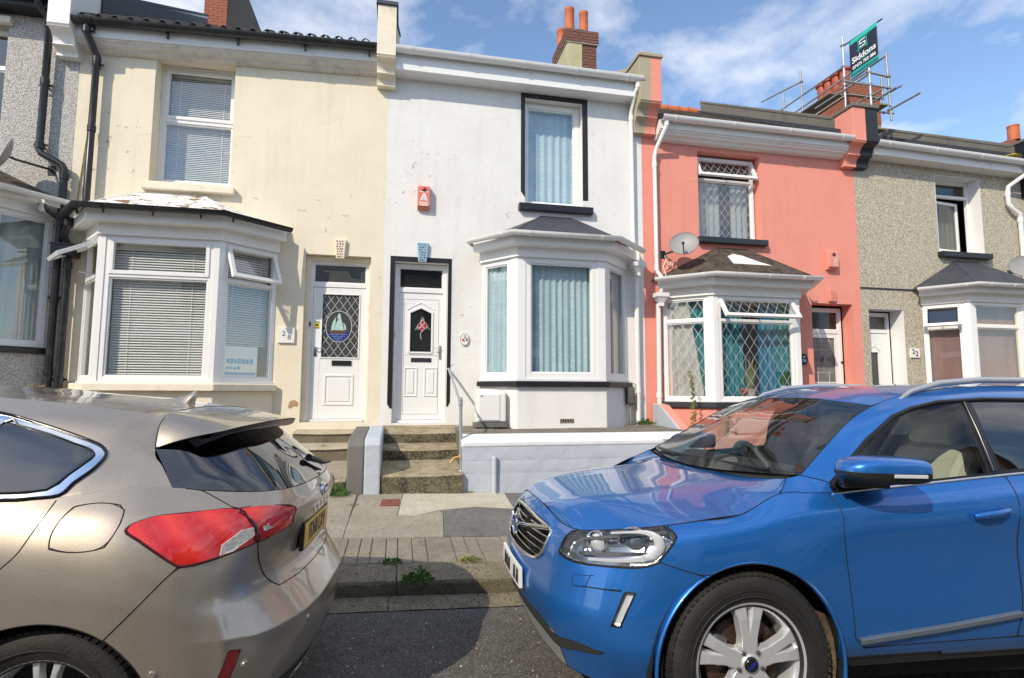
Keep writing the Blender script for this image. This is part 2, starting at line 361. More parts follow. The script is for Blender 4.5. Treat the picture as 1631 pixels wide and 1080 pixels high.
MT['glass'] = glass('window_glass', (.93, .96, .96), ior=1.52, refl=3.3, wob=(1.2, .035))
MT['glass_dark'] = glass('dim_window_glass', (.42, .46, .46), ior=1.52, refl=2.2, wob=(1.4, .05))
MT['car_glass'] = glass('car_side_glass', (.78, .86, .84), ior=1.5, refl=1.3)
MT['screen_glass'] = glass('windscreen_glass', (.72, .80, .77), ior=1.55, refl=1.35)
MT['privacy'] = glass('privacy_glass', (.045, .05, .055), ior=1.5, refl=3.6)
MT['clear'] = glass('clear_lens', (.96, .97, .98), ior=1.35, refl=.7)
MT['obscure'] = plain('obscure_glass', (.055, .058, .055), .12, var=.3, vs=40, bs=.25, bscale=90, spec=.7)
MT['black_glass'] = plain('black_glass', (.012, .013, .014), .06, var=.2, spec=.6)
MT['room'] = plain('dim_room', (.12, .11, .10), .9, var=.2, vs=2)
MT['net'] = fabric('blue_net_curtain', (.56, .76, .84), (.68, .85, .90), (16, 16, .4), .3, motif=(1, .75), motif_col=(.86, .92, .93))
MT['teal'] = fabric('teal_curtain', (.02, .22, .27), (.05, .33, .37), (20, 20, 1.2), .25)
MT['tealblue'] = fabric('blue_curtain', (.02, .20, .36), (.04, .30, .46), (20, 20, 1.2), .25)
MT['cream_cloth'] = fabric('cream_curtain', (.62, .60, .55), (.74, .72, .67), (14, 14, .7), .3)
MT['lace'] = fabric('pale_lace_curtain', (.42, .47, .45), (.56, .60, .57), (10, 10, .8), .3)
MT['mauve'] = fabric('dusty_pink_sheet', (.27, .155, .145), (.37, .225, .205), (4, 4, 1.0), .15)
MT['navy_cloth'] = fabric('navy_curtain', (.012, .015, .03), (.02, .025, .045), (10, 10, 1), .05)
MT['slat'] = plain('blind_slat', (.80, .78, .72), .5, var=.03)
MT['slat_shade'] = plain('grey_blind_slat', (.52, .51, .47), .5, var=.03)
MT['lead'] = plain('lead_strip', (.62, .63, .63), .4, metal=.25, var=.06)
MT['chrome'] = plain('chrome', (.82, .83, .84), .08, metal=1, var=.02)
MT['satin'] = plain('satin_metal', (.55, .57, .58), .3, metal=1, var=.05)
MT['galv'] = plain('galvanised_steel', (.50, .52, .53), .42, metal=.7, var=.12, vs=18)
MT['galv_dull'] = plain('dull_scaffold_tube', (.33, .33, .32), .5, metal=.5, var=.2, vs=14, dirt=(.20, .14, .09), dirts=5, dirtp=(.6, .8))
MT['plastic_black'] = plain('black_plastic', (.014, .014, .015), .45, var=.15)
MT['plastic_white'] = plain('white_plastic', (.79, .785, .76), .4, var=.02)
MT['red_plastic'] = plain('faded_red_box', (.66, .20, .15), .5, var=.06)
MT['red_plastic2'] = plain('dark_red_lens', (.33, .03, .025), .2, var=.06)
MT['sticker_pink'] = plain('pale_print', (.80, .62, .58), .5, var=.02)
MT['white_print'] = plain('white_print', (.80, .80, .80), .5, var=.02)
MT['blue_key'] = plain('pale_blue_paint', (.30, .45, .58), .5, var=.08)
MT['dark_hole'] = plain('dark_recess', (.03, .035, .04), .9, var=.1)
MT['pit_shade_brown'] = plain('brown_pit_shade', (.16, .09, .05), .9, var=.2)
MT['wood_board'] = plain('scaffold_board', (.20, .165, .11), .85, var=.25, vs=10, bs=.3, bscale=50)
MT['banner_navy'] = plain('navy_banner', (.012, .016, .035), .6, var=.1)
MT['banner_teal'] = plain('teal_banner', (.015, .40, .33), .6, var=.08)
MT['dish'] = plain('dish_grey', (.27, .27, .265), .5, var=.06, dirt=(.22, .14, .08), dirts=5, dirtp=(.60, .75))
MT['wall_blue'] = render_wall('pale_blue_grey_paint', (.455, .495, .555), (.41, .445, .50), 45, .6, .16, lump=.5)
MT['wall_grime'] = render_wall('grimy_concrete', (.17, .165, .155), (.09, .088, .08), 40, .8, .5)
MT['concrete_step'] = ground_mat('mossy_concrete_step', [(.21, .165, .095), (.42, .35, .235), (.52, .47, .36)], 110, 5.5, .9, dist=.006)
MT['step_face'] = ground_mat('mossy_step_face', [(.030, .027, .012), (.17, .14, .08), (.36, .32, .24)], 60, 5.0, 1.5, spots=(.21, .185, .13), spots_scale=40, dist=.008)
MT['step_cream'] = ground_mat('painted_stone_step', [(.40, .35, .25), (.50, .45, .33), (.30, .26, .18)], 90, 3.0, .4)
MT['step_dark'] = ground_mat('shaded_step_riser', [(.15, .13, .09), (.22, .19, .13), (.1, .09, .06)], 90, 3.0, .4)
MT['flag'] = ground_mat('worn_flagstone', [(.17, .15, .125), (.25, .22, .18), (.10, .09, .075)], 120, 3.0, .4)
MT['asphalt'] = ground_mat('road_asphalt', [(.070, .067, .062), (.10, .096, .088), (.17, .162, .148)], 260, .9, .8, spots=(.26, .24, .22), spots_scale=190)
MT['pave'] = ground_mat('worn_concrete_paving', [(.275, .24, .185), (.37, .33, .265), (.45, .41, .335)], 190, 2.6, .7, spots=(.26, .235, .19), spots_scale=110)
MT['pave_dark'] = ground_mat('tarmac_patch', [(.13, .125, .115), (.18, .17, .155), (.25, .235, .21)], 260, 1.8, .7)
MT['pave_light'] = ground_mat('pale_cement_patch', [(.47, .43, .34), (.56, .52, .42), (.40, .36, .28)], 120, 3, .35)
MT['scored'] = ground_mat('scored_concrete', [(.225, .195, .145), (.33, .295, .23), (.44, .40, .325)], 110, 5, 1.3, dist=.008)
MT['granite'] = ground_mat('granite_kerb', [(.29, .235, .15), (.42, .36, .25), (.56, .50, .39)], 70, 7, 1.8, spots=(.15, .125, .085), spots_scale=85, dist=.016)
MT['granite_face'] = ground_mat('dark_granite', [(.13, .11, .065), (.23, .20, .13), (.33, .29, .2)], 75, 6, 1.5, dist=.014)  # darker tone for the street face of the kerb stones
MT['joint'] = plain('dark_joint', (.15, .135, .105), .95, var=.3)
MT['rust_cover'] = plain('red_oxide_cover', (.21, .062, .045), .8, var=.2, vs=20, bs=.5, bscale=120)
MT['leaf'] = plain('weed_leaf', (.075, .16, .025), .55, var=.35, vs=20)
MT['leaf_yellow'] = plain('yellow_green_leaf', (.17, .19, .035), .55, var=.35, vs=20)
MT['dry'] = plain('dry_stalk', (.33, .25, .10), .8, var=.3, vs=20)
MT['orange_flower'] = plain('orange_flower', (.75, .13, .03), .6, var=.2, vs=30)
MT['pot_white'] = plain('white_pot', (.72, .72, .70), .4, var=.03)
MT['stone_pot'] = plain('banded_pot', (.38, .33, .27), .7, var=.2)
MT['suv_paint'] = paint('blue_metallic', (.013, .148, .50), .55, .34, .55, 1.0, .04)
MT['hatch_paint'] = paint('bronze_metallic', (.41, .355, .29), .35, .36, .68, 1.0, .05)
MT['tyre'] = plain('tyre_rubber', (.012, .011, .0105), .75, var=.3, vs=9, bs=.3, bscale=90, dirt=(.055, .042, .03), dirts=4, dirtp=(.5, .8))
MT['alloy'] = plain('silver_alloy', (.78, .79, .80), .30, metal=.65, var=.04, vs=20)
MT['alloy_dark'] = plain('grey_alloy', (.17, .17, .175), .35, metal=.7, var=.08)
MT['disc'] = plain('rusty_brake', (.055, .03, .022), .6, metal=.4, var=.4, vs=10)
MT['shell'] = plain('body_gap_black', (.006, .006, .006), .8, var=.1)
MT['trim_black'] = plain('satin_black_trim', (.010, .010, .011), .25, var=.1)
MT['rough_black'] = plain('rough_black_trim', (.030, .031, .032), .6, var=.15, vs=30, bs=.3, bscale=300)
MT['silver_trim'] = plain('silver_painted_plastic', (.56, .57, .58), .35, metal=.7, var=.03)
MT['reverse_lens'] = plain('clear_ribbed_lens', (.50, .47, .45), .15, var=.25, vs=60, bs=.5, bscale=120, coat=1)
MT['sill_steel'] = plain('dull_steel_trim', (.20, .24, .29), .35, metal=.7, var=.05)
MT['seat'] = plain('beige_leather', (.52, .46, .36), .5, var=.05, bs=.1, bscale=200)
MT['dash'] = plain('dark_dashboard', (.035, .035, .036), .6, var=.1)
MT['lining'] = plain('grey_lining', (.30, .29, .27), .8, var=.08)
MT['lamp_bowl'] = plain('dark_chrome_bowl', (.36, .37, .38), .2, metal=.85, var=.1)
MT['drl'] = plain('frosted_lamp', (.70, .71, .72), .15, metal=.3, var=.05)
MT['yellow_plate'] = plain('yellow_plate', (.70, .42, .035), .35, var=.03)
MT['white_plate'] = plain('white_plate', (.76, .76, .74), .35, var=.03)
MT['ink'] = plain('black_ink', (.01, .01, .011), .4, var=.1)
MT['ink_grey'] = plain('grey_ink', (.12, .12, .13), .4, var=.1)
MT['yellow_sticker'] = plain('yellow_sticker', (.66, .52, .03), .4, var=.04)
MT['blue_sticker'] = plain('blue_sticker', (.03, .30, .62), .4, var=.04)
MT['emblem_blue'] = plain('emblem_blue', (.02, .03, .20), .2, metal=.3, var=.05)
def lamp_red():
    m, N, L, b = base_mat('red_lamp_lens')
    b.inputs['Base Color'].default_value = (.62, .012, .010, 1); b.inputs['Roughness'].default_value = .08
    b.inputs['Coat Weight'].default_value = 1; b.inputs['Coat Roughness'].default_value = .02
    tc = N.new('ShaderNodeTexCoord'); wv = N.new('ShaderNodeTexWave'); wv.inputs['Scale'].default_value = 3.4; wv.inputs['Distortion'].default_value = .8
    mp = N.new('ShaderNodeMapping'); mp.inputs['Rotation'].default_value = (0, .7, 0); L.new(tc.outputs['Object'], mp.inputs[0]); L.new(mp.outputs[0], wv.inputs[0])
    c = ramp(N, L, wv.outputs[1], .1, (.56, .010, .008), .95, (.74, .03, .02)); L.new(c.outputs[0], b.inputs['Base Color']); bump(N, L, b, wv.outputs[1], .5, .012)
    return m
MT['lamp_red'] = lamp_red()
# ------------------------------------------------------------------ street: everything falls 3.5 cm per metre to the right
SL = -.035
KERB_Y = -4.74
def gz(x, y):
    """ground height: road crowned, pavement rising gently to the walls"""
    if y < KERB_Y: return SL*x + min(.055, .022*(KERB_Y-y)) - max(0, .022*(-7.6-y))
    return SL*x + .105 + .028*(y-KERB_Y)
def sheet(mb, x0, x1, y0, y1, dz=0, nx=1, ny=1, f=gz):
    b = len(mb.v); vs = []; fs = []
    for j in range(ny+1):
        for i in range(nx+1):
            x = x0+(x1-x0)*i/nx; y = y0+(y1-y0)*j/ny; vs.append((x, y, f(x, y)+dz))
    for j in range(ny):
        for i in range(nx): a = j*(nx+1)+i; fs.append((a, a+1, a+nx+2, a+nx+1))
    mb.add(vs, fs)
gr = MB(); gr.quad((-900, -900, -22), (900, -900, -22), (900, 900, -22), (-900, 900, -22))
g0 = obj('ground', gr, MT['pave_dark'], kind='structure')
rd = MB(); sheet(rd, -45, 45, -10.6, KERB_Y-.002, 0, 60, 24); rd_o = obj('road', rd, MT['asphalt'], kind='structure', smooth=180)
# pavement base (joint colour just below the pieces)
pv = MB(); sheet(pv, -45, 45, KERB_Y+.15, -1.4, -.012, 30, 6)
pave = obj('pavement', pv, MT['joint'], kind='structure')
def slab(name, x0, x1, y0, y1, mat, h=.012, dz=0, pts=None, bev=.004):
    m = MB()
    if pts is None: pts = [(x0, y0), (x1, y0), (x1, y1), (x0, y1)]
    n = len(pts); zt = [gz(x, y)+dz for x, y in pts]
    m.add([(x, y, z-.05) for (x, y), z in zip(pts, zt)]+[(x, y, z) for (x, y), z in zip(pts, zt)],
          [list(range(n))[::-1], list(range(n, 2*n))]+[(i, (i+1) % n, n+(i+1) % n, n+i) for i in range(n)])
    return obj(name, m, mat, pave, bevel=bev)
rnd = random.Random(3)
m = MB(); sheet(m, -13.3, 16, -4.72, -4.33, -.035, 20, 1, lambda x, y: SL*x+.105); m.quad((-13.3, -4.72, SL*-13.3-.1), (16, -4.72, SL*16-.1), (16, -4.72, SL*16+.07), (-13.3, -4.72, SL*-13.3+.07)); obj('kerb_bedding', m, MT['joint'], pave)
# granite kerb stones and the channel course beside them
def kz(x, y0): return SL*x
x = -13.3
while x < 16:
    L_ = rnd.uniform(1.0, 1.25)
    if abs(x+L_ - .02) < .5: L_ = .02-x
    m = MB(); dz = rnd.uniform(-.004, .004); g = .004; dy = rnd.uniform(-.006, .006)
    xs = [x+g+(L_-2*g)*i/8 for i in range(9)]
    v = []; 
    prof = [(-4.742, -.05), (-4.742, .085), (-4.725, .105), (-4.50, .113), (-4.34, .117), (-4.34, -.05)]
    for i, xx in enumerate(xs):
        for k, (py, pz) in enumerate(prof):
            jit = rnd.uniform(-.005, .005) if 0 < k < 5 else 0
            v.append((xx, py+dy+(jit if k in (1, 2) else 0), SL*xx+pz+dz*(k > 0)+jit*.7))
    f = [(i*6+k, (i+1)*6+k, (i+1)*6+(k+1) % 6, i*6+(k+1) % 6) for i in range(8) for k in range(6)]
    f += [[0, 1, 2, 3, 4, 5], [48, 53, 52, 51, 50, 49]]
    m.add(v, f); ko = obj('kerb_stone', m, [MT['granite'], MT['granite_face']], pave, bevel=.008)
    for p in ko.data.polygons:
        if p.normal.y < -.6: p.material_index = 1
    x += L_
x = -13.1
while x < 16:
    L_ = rnd.uniform(.95, 1.3); m = MB(); g = .004; dz = rnd.uniform(-.002, .002)
    xs = [x+g+(L_-2*g)*i/6 for i in range(7)]; v = []
    for xx in xs:
        for py in (-5.04, -4.90, -4.755):
            v.append((xx, py, gz(xx, py)+.006+dz+rnd.uniform(-.003, .003)))
    f = [(i*3+k, (i+1)*3+k, (i+1)*3+k+1, i*3+k+1) for i in range(6) for k in range(2)]
    m.add(v, f); obj('channel_stone', m, MT['granite'], rd_o, smooth=60); x += L_
# scored concrete strip behind the kerb: blocks with pressed grooves
x = -13.0
while x < 16:
    w_ = rnd.choice((.098, .112, .112, .125, .125, .235))
    if -4 < x < 3.2:
        slab('scored_block', x+.004, x+w_-.003, -4.325, -4.07-.004*rnd.random(), MT['scored'], dz=rnd.uniform(-.004, .002), bev=.006)
        slab('scored_block', x+.004, x+w_-.003, -4.055, -3.64+.01*rnd.random(), MT['scored'], dz=rnd.uniform(-.004, .002), bev=.006)
    x += w_
slab('scored_strip', -13, -4.0, -4.325, -3.63, MT['scored']); slab('scored_strip', 3.25, 16, -4.325, -3.63, MT['scored'])
# paving bays
slab('paving_slab', -13, -4.0, -3.61, -1.5, MT['pave']); slab('paving_slab', -3.99, -1.85, -3.61, -1.5, MT['pave'])
slab('paving_slab', -1.84, -.465, -3.61, -2.86, MT['pave']); slab('paving_slab', -1.84, -.47, -2.84, -1.5, MT['pave'])
slab('paving_slab', 0, 0, 0, 0, MT['pave'], pts=[(-.46, -2.84), (.02, -2.80), (.10, -1.6), (-.43, -1.6)])
slab('paving_slab', 0, 0, 0, 0, MT['pave'], pts=[(-.46, -3.61), (.455, -3.61), (.515, -2.76), (.49, -2.60), (.26, -2.83), (.02, -2.81), (-.46, -2.855)])
slab('tarmac_patch', 0, 0, 0, 0, MT['pave_dark'], pts=[(.46, -3.61), (2.4, -3.61), (2.4, -1.6), (1.42, -1.6), (1.37, -2.54), (.94, -2.44), (.50, -2.59), (.52, -2.76)])
slab('cement_patch', 0, 0, 0, 0, MT['pave_light'], dz=.004, pts=[(.03, -2.79), (.26, -2.82), (.49, -2.585), (.94, -2.43), (1.36, -2.53), (1.41, -1.6), (.105, -1.6)])
slab('paving_slab', 2.41, 4.4, -3.61, -1.5, MT['pave']); slab('paving_slab', 4.41, 7.0, -3.61, -1.5, MT['pave_dark']); slab('paving_slab', 7.01, 16, -3.61, -1.5, MT['pave'])
# red oxide stopcock cover
t = thing('stopcock_cover', 'small square rust red cover plate set in the pavement before the steps', 'cover', (-.06, -2.22, gz(-.06, -2.22)))
m = MB(); zc = gz(-.06, -2.22)
m.prism([(-.172, -2.40), (.031, -2.40), (.048, -2.05), (-.16, -2.05)], 'z', zc-.02, zc+.009); obj('plate', m, MT['rust_cover'], t, bevel=.003)
m = MB(); m.box(-.08, -.04, -2.24, -2.22, zc+.0092, zc+.013); obj('lifting_slot', m, MT['dark_hole'], t)
# far pavement behind the camera
m = MB(); sheet(m, -45, 45, -12.6, -10.62, .12, 30, 1, lambda x, y: SL*x-.06); obj('pavement', m, MT['pave'], kind='structure')
# ------------------------------------------------------------------ the terrace
def wall_front(mb, x0, x1, z0, z1, holes, depth=.25, y=0):
    xs = sorted({x0, x1, *[h[0] for h in holes], *[h[1] for h in holes]}); zs = sorted({z0, z1, *[h[2] for h in holes], *[h[3] for h in holes]})
    for i in range(len(xs)-1):
        for j in range(len(zs)-1):
            cx, cz = (xs[i]+xs[i+1])/2, (zs[j]+zs[j+1])/2
            if any(h[0] < cx < h[1] and h[2] < cz < h[3] for h in holes): continue
            mb.quad((xs[i], y, zs[j]), (xs[i+1], y, zs[j]), (xs[i+1], y, zs[j+1]), (xs[i], y, zs[j+1]))
    for a, b, c, d in holes:
        mb.quad((a, y, c), (a, y+depth, c), (a, y+depth, d), (a, y, d)); mb.quad((b, y, c), (b, y, d), (b, y+depth, d), (b, y+depth, c))
        mb.quad((a, y, d), (a, y+depth, d), (b, y+depth, d), (b, y, d)); mb.quad((a, y, c), (b, y, c), (b, y+depth, c), (a, y+depth, c))
def house(label, x0, x1, zt, mat, holes, zbase=.0, y=0, door=None):
    h = thing('terraced_house', label, 'house', ((x0+x1)/2, 0, 0), 'terraced houses of the row')
    m = MB(); wall_front(m, x0, x1, zbase-1.2, zt, holes, .26, y)
    w_ = obj('wall', m, mat, h, recalc=False)
    m = MB()      # dark rooms behind the windows
    for z in (zbase+.9, zbase+3.95): m.quad((x0+.02, .27, z), (x1-.02, .27, z), (x1-.02, 4, z), (x0+.02, 4, z))
    m.quad((x0+.02, 4, zbase-1.2), (x1-.02, 4, zbase-1.2), (x1-.02, 4, zt+2.2), (x0+.02, 4, zt+2.2))
    for x in (x0+.02, x1-.02): m.quad((x, .0, zbase-1.2), (x, 4, zbase-1.2), (x, 4, zt+2.2), (x, .0, zt-.05))
    m.quad((x0+.02, .0, zt-.03), (x1-.02, .0, zt-.03), (x1-.02, 4, zt-.03), (x0+.02, 4, zt-.03))
    if door is not None: m.quad((door, .30, zbase-1), (door, 4, zbase-1), (door, 4, zbase+3.9), (door, .3, zbase+3.9))
    obj('interior', m, MT['room'], h)
    return h, w_
SLOPE = .60
def roof(h, x0, x1, ze, mat, ye=-.34, yr=4.9, courses=18, tilt=0, x_ref=0):
    """front and back slopes in stepped tile courses"""
    m = MB(); st = (yr-ye)/courses
    for k in range(courses):
        ya, yb = ye+k*st, ye+(k+1)*st+.05
        for s in (0, 1):
            A = [(x0, ya, ze+(ya-ye)*SLOPE+.028), (x1, ya, ze+(ya-ye)*SLOPE+.028), (x1, yb, ze+(yb-ye)*SLOPE+.004), (x0, yb, ze+(yb-ye)*SLOPE+.004)]
            B = [(p[0], p[1], p[2]-.022) for p in A]
            if s: A = [(p[0], 2*yr-p[1], p[2]) for p in A]; B = [(p[0], 2*yr-p[1], p[2]) for p in B]
            A = [(p[0], p[1], p[2]+tilt*(p[0]-x_ref)) for p in A]; B = [(p[0], p[1], p[2]+tilt*(p[0]-x_ref)) for p in B]
            m.add(A+B, [(0, 1, 2, 3), (7, 6, 5, 4), (0, 4, 5, 1), (0, 3, 7, 4), (1, 5, 6, 2)])
    return obj('roof', m, mat, h)
def parapet(h, xa, xb, ztop, zscr, zbot, mats, slope=.62, cap=None, front=-.40, zcut=None):
    """party wall upstand with scrolled bracket at its foot; mats = (left, right) halves"""
    xm = (xa+xb)/2; yl = .12
    scr = [(front, ztop), (front, zscr+.015), (front-.012, zscr), (front+.01, zscr-.03)]
    for i in range(7):
        a = math.pi/2*i/6; scr.append((front+.012+.16*math.sin(a), zscr-.04-.17*(1-math.cos(a))))
    scr.append((front+.15, zscr-.225))
    zz = zscr-.235; hgt = zz-zbot-.03
    for i in range(7):
        a = math.pi/2*i/6; scr.append((front+.155+.12*math.sin(a), zz-hgt*(1-math.cos(a))))
    scr += [(front+.27, zbot), (.02, zbot)]
    prof = scr+[(.02, ztop-.9), (yl+.1, ztop-.9), (4.9, ztop-1.1+4.9*slope), (4.9, ztop+(4.9-yl)*slope), (yl, ztop)]
    for k, (a, b_, mt) in enumerate(((xa, xm, mats[0]), (xm, xb, mats[1])) if mats[0] is not mats[1] else ((xa, xb, mats[0]),)):
        m = MB(); m.prism(prof, 'x', a, b_); obj('party_parapet', m, mt, h, bevel=.006)
    if cap:
        m = MB(); cp = [(front-.03, ztop+.002), (yl+.02, ztop+.002), (4.9, ztop+.002+(4.9-yl)*slope), (4.9, ztop+.06+(4.9-yl)*slope), (yl+.005, ztop+.065), (front-.03, ztop+.065)]
        m.prism(cp, 'x', xa-.025, xb+.025); obj('coping', m, cap, h, bevel=.008)
def gutter_prof(y, z, r=.058):
    """half-round gutter, outward offset y, rim height z"""
    p = [(y+r*math.cos(a), z-r*1.05*math.sin(a)) for a in [math.pi*i/8 for i in range(9)]]
    q = [(y+(r-.007)*math.cos(a), z-(r-.007)*1.05*math.sin(a)) for a in [math.pi*i/8 for i in range(8, -1, -1)]]
    return p+q
def eaves(h, x0, x1, zg, zf, mats, gut, yf=.27, moulding=None, clips=.9, tilt=0, shear_x=0, bracketm=None):
    """gutter, fascia board and soffit; tilt = fall of an old gutter line"""
    T = Matrix.Identity(4); T[2][0] = tilt; T[2][3] = -tilt*shear_x
    path = [(x0, 0), (x1, 0)]; GR = .078
    m = MB(); m.T = T; m.sweep(path, gutter_prof(yf+.085, zg, GR)); g = obj('gutter', m, gut, h, smooth=50)
    m = MB(); m.T = T; m.box(x0, x1, -yf, .02, zf, zg-.012); obj('fascia', m, mats, h, bevel=.004)
    if moulding:
        m = MB(); m.T = T
        m.sweep(path, [(-.02, zf-.001), (yf-.02, zf-.001), (yf-.025, zf-.025), (yf-.06, zf-.045), (yf-.07, zf-.07), (yf-.13, zf-.085), (yf-.15, zf-.12), (yf-.2, zf-.135), (-.02, zf-.135)])
        obj('cornice', m, moulding, h, smooth=35)
    x = x0+.25
    while x < x1-.05:
        m = MB(); m.T = T
        m.sweep([(x-.02, 0), (x+.02, 0)], [(o+(.004 if o > yf+.085 else -.004), z-.004) for o, z in gutter_prof(yf+.085, zg, GR+.005)])
        if bracketm: m.box(x-.012, x+.012, -yf-.075, -yf, zg-.15, zg-.07)
        x += clips; obj('gutter_clip', m, gut if not bracketm else bracketm, h, smooth=50)
    return g
def pipe(h, pts, r, mat, name='downpipe', collars=(), clips=(), n=14):
    m = MB(); m.tube(pts, r, n); o = obj(name, m, mat, h, smooth=60)
    if collars:
        for p, d in collars:
            m = MB(); p = Vector(p); d = Vector(d).normalized(); m.tube([p-d*.045, p+d*.045], r*1.22, n); obj('pipe_collar', m, mat, h, smooth=50)
    if clips:
        for p in clips:
            m = MB(); m.box(p[0]-r*1.9, p[0]+r*1.9, p[1]+r*.3, p[1]+r*.3+.012, p[2]-.016, p[2]+.016); m.box(p[0]-.012, p[0]+.012, p[1]+r*.3, .005, p[2]-.012, p[2]+.012)
            m.tube([(p[0], p[1], p[2]-.016), (p[0], p[1], p[2]+.016)], r*1.1, n); obj('pipe_clip', m, mat, h, smooth=50)
    return o
def hopper(h, x, y, z, mat, w=.14, ht=.2, r=.035, name='hopper'):
    m = MB()
    def ring(hw, z_): return [(x-hw, y-hw*.8, z_), (x+hw, y-hw*.8, z_), (x+hw, y+hw*.8, z_), (x-hw, y+hw*.8, z_)]
    lv = [ring(w, z), ring(w, z-.07), ring(w*.82, z-.085), ring(r*1.3, z-ht), ring(r*1.3, z-ht-.06)]
    v = [p for q in lv for p in q]; f = [(i*4+k, i*4+(k+1) % 4, (i+1)*4+(k+1) % 4, (i+1)*4+k) for i in range(4) for k in range(4)]
    v += [(p[0]*.9+x*.1, p[1]*.9+y*.1, z) for p in lv[0]]+[(p[0]*.9+x*.1, p[1]*.9+y*.1, z-.05) for p in lv[0]]
    f += [(k, (k+1) % 4, 20+(k+1) % 4, 20+k) for k in range(4)]+[(20+k, 20+(k+1) % 4, 24+(k+1) % 4, 24+k) for k in range(4)]+[(24, 25, 26, 27)]
    m.add(v, f); return obj(name, m, mat, h, bevel=.004)
# --- windows.  T places local (u, inward, z)
def ident(y=0): return Matrix.Translation((0, y, 0))
def panel_T(P, Q):
    d = (Vector(Q)-Vector(P)).normalized()
    return Matrix(((d.x, -d.y, 0, P[0]), (d.y, d.x, 0, P[1]), (0, 0, 1, 0), (0, 0, 0, 1)))
def pane_box(T, u0, u1, z0, z1, y=.035):
    m = MB(); m.T = T; m.quad((u0, y, z0), (u1, y, z0), (u1, y, z1), (u0, y, z1)); return m
def lattice(T, u0, u1, z0, z1, y, dx=.105, dz=.155, wd=.0062, M_=None):
    m = MB(); m.T = T if M_ is None else T @ M_
    sl = dz/dx; W_, H_ = u1-u0, z1-z0
    for sgn in (1, -1):
        k0 = int(-H_/sl/dx)-2; k1 = int((W_+H_/sl)/dx)+2
        for k in range(k0, k1):
            # u = c + sgn*(z-z0)/sl
            c = k*dx+(.0 if sgn > 0 else 0); pts = []
            t0, t1 = 0.0, H_
            lo, hi = sorted(((0-c)*sgn*sl, (W_-c)*sgn*sl)); t0 = max(t0, lo); t1 = min(t1, hi)
            if t1-t0 < .01: continue
            a = (u0+c+sgn*t0/sl, z0+t0); b_ = (u0+c+sgn*t1/sl, z0+t1)
            d = Vector((b_[0]-a[0], b_[1]-a[1])).normalized(); n = Vector((-d.y, d.x))*wd/2
            m.quad((a[0]-n.x, y, a[1]-n.y), (a[0]+n.x, y, a[1]+n.y), (b_[0]+n.x, y, b_[1]+n.y), (b_[0]-n.x, y, b_[1]-n.y))
    return m
def window(h, T, u0, u1, z0, z1, mat, glass_m, fw=.06, transom=None, mull=None, sash=(), lead=False, open_top=None, bead=.022, yd=.0, label=None, tmat=None, lead_z=.19, lead_x=.14, skip=()):
    """frame part with panes; sash = which cells carry an extra sash frame; open_top = tilt of the top light"""
    m = MB(); m.T = T; m.frame(u0, u1, z0, z1, yd, yd+.07, fw)
    cells = [(u0+fw, u1-fw, z0+fw, z1-fw)]
    if transom: 
        m.box(u0+fw, u1-fw, yd+.002, yd+.07, transom-fw*.45, transom+fw*.45)
        cells = [(u0+fw, u1-fw, z0+fw, transom-fw*.45), (u0+fw, u1-fw, transom+fw*.45, z1-fw)]
    f = obj('window', m, mat, h, bevel=.004)
    if label: f['label'] = label
    for i, (a, b_, c, d) in enumerate(cells):
        if i in skip: continue
        if open_top is not None and i == 1:
            H = d-c; piv = Matrix.Translation((0, yd-.012, d)) @ Matrix.Rotation(-R(open_top), 4, 'X') @ Matrix.Translation((0, 0, -d))
            s = MB(); s.T = T @ piv; e = .034; s.frame(a-e, b_+e, c-e, d+e, -.012, .04, .058); so_ = obj('vent_sash', s, mat, f, bevel=.004)
            obj('pane', pane_box(T @ piv, a+.04, b_-.04, c+.04, d-.04, .012), glass_m, f)
            if lead: obj('lead_lattice', lattice(T, a+.04, b_-.04, c+.04, d-.04, .006, lead_x, lead_z, M_=piv), MT['lead'], f)
            st = MB(); st.T = T; st.box((a+b_)/2-.01, (a+b_)/2+.01, yd-.14, yd+.05, c+.03, c+.045); obj('stay', st, MT['satin'], f)
        else:
            if i in sash:
                s = MB(); s.T = T; s.frame(a-.012, b_+.012, c-.012, d+.012, yd-.014, yd+.05, .052); obj('vent_sash', s, mat, f, bevel=.004); a += .04; b_ -= .04; c += .04; d -= .04
            else:
                s = MB(); s.T = T; s.frame(a, b_, c, d, yd+.018, yd+.06, bead); obj('glazing_bead', s, tmat or mat, f, bevel=.003); a += bead; b_ -= bead; c += bead; d -= bead
            obj('pane', pane_box(T, a-.01, b_+.01, c-.01, d+.01, yd+.036), glass_m, f)
            if lead: obj('lead_lattice', lattice(T, a, b_, c, d, yd+.030, lead_x, lead_z), MT['lead'], f)
    return f
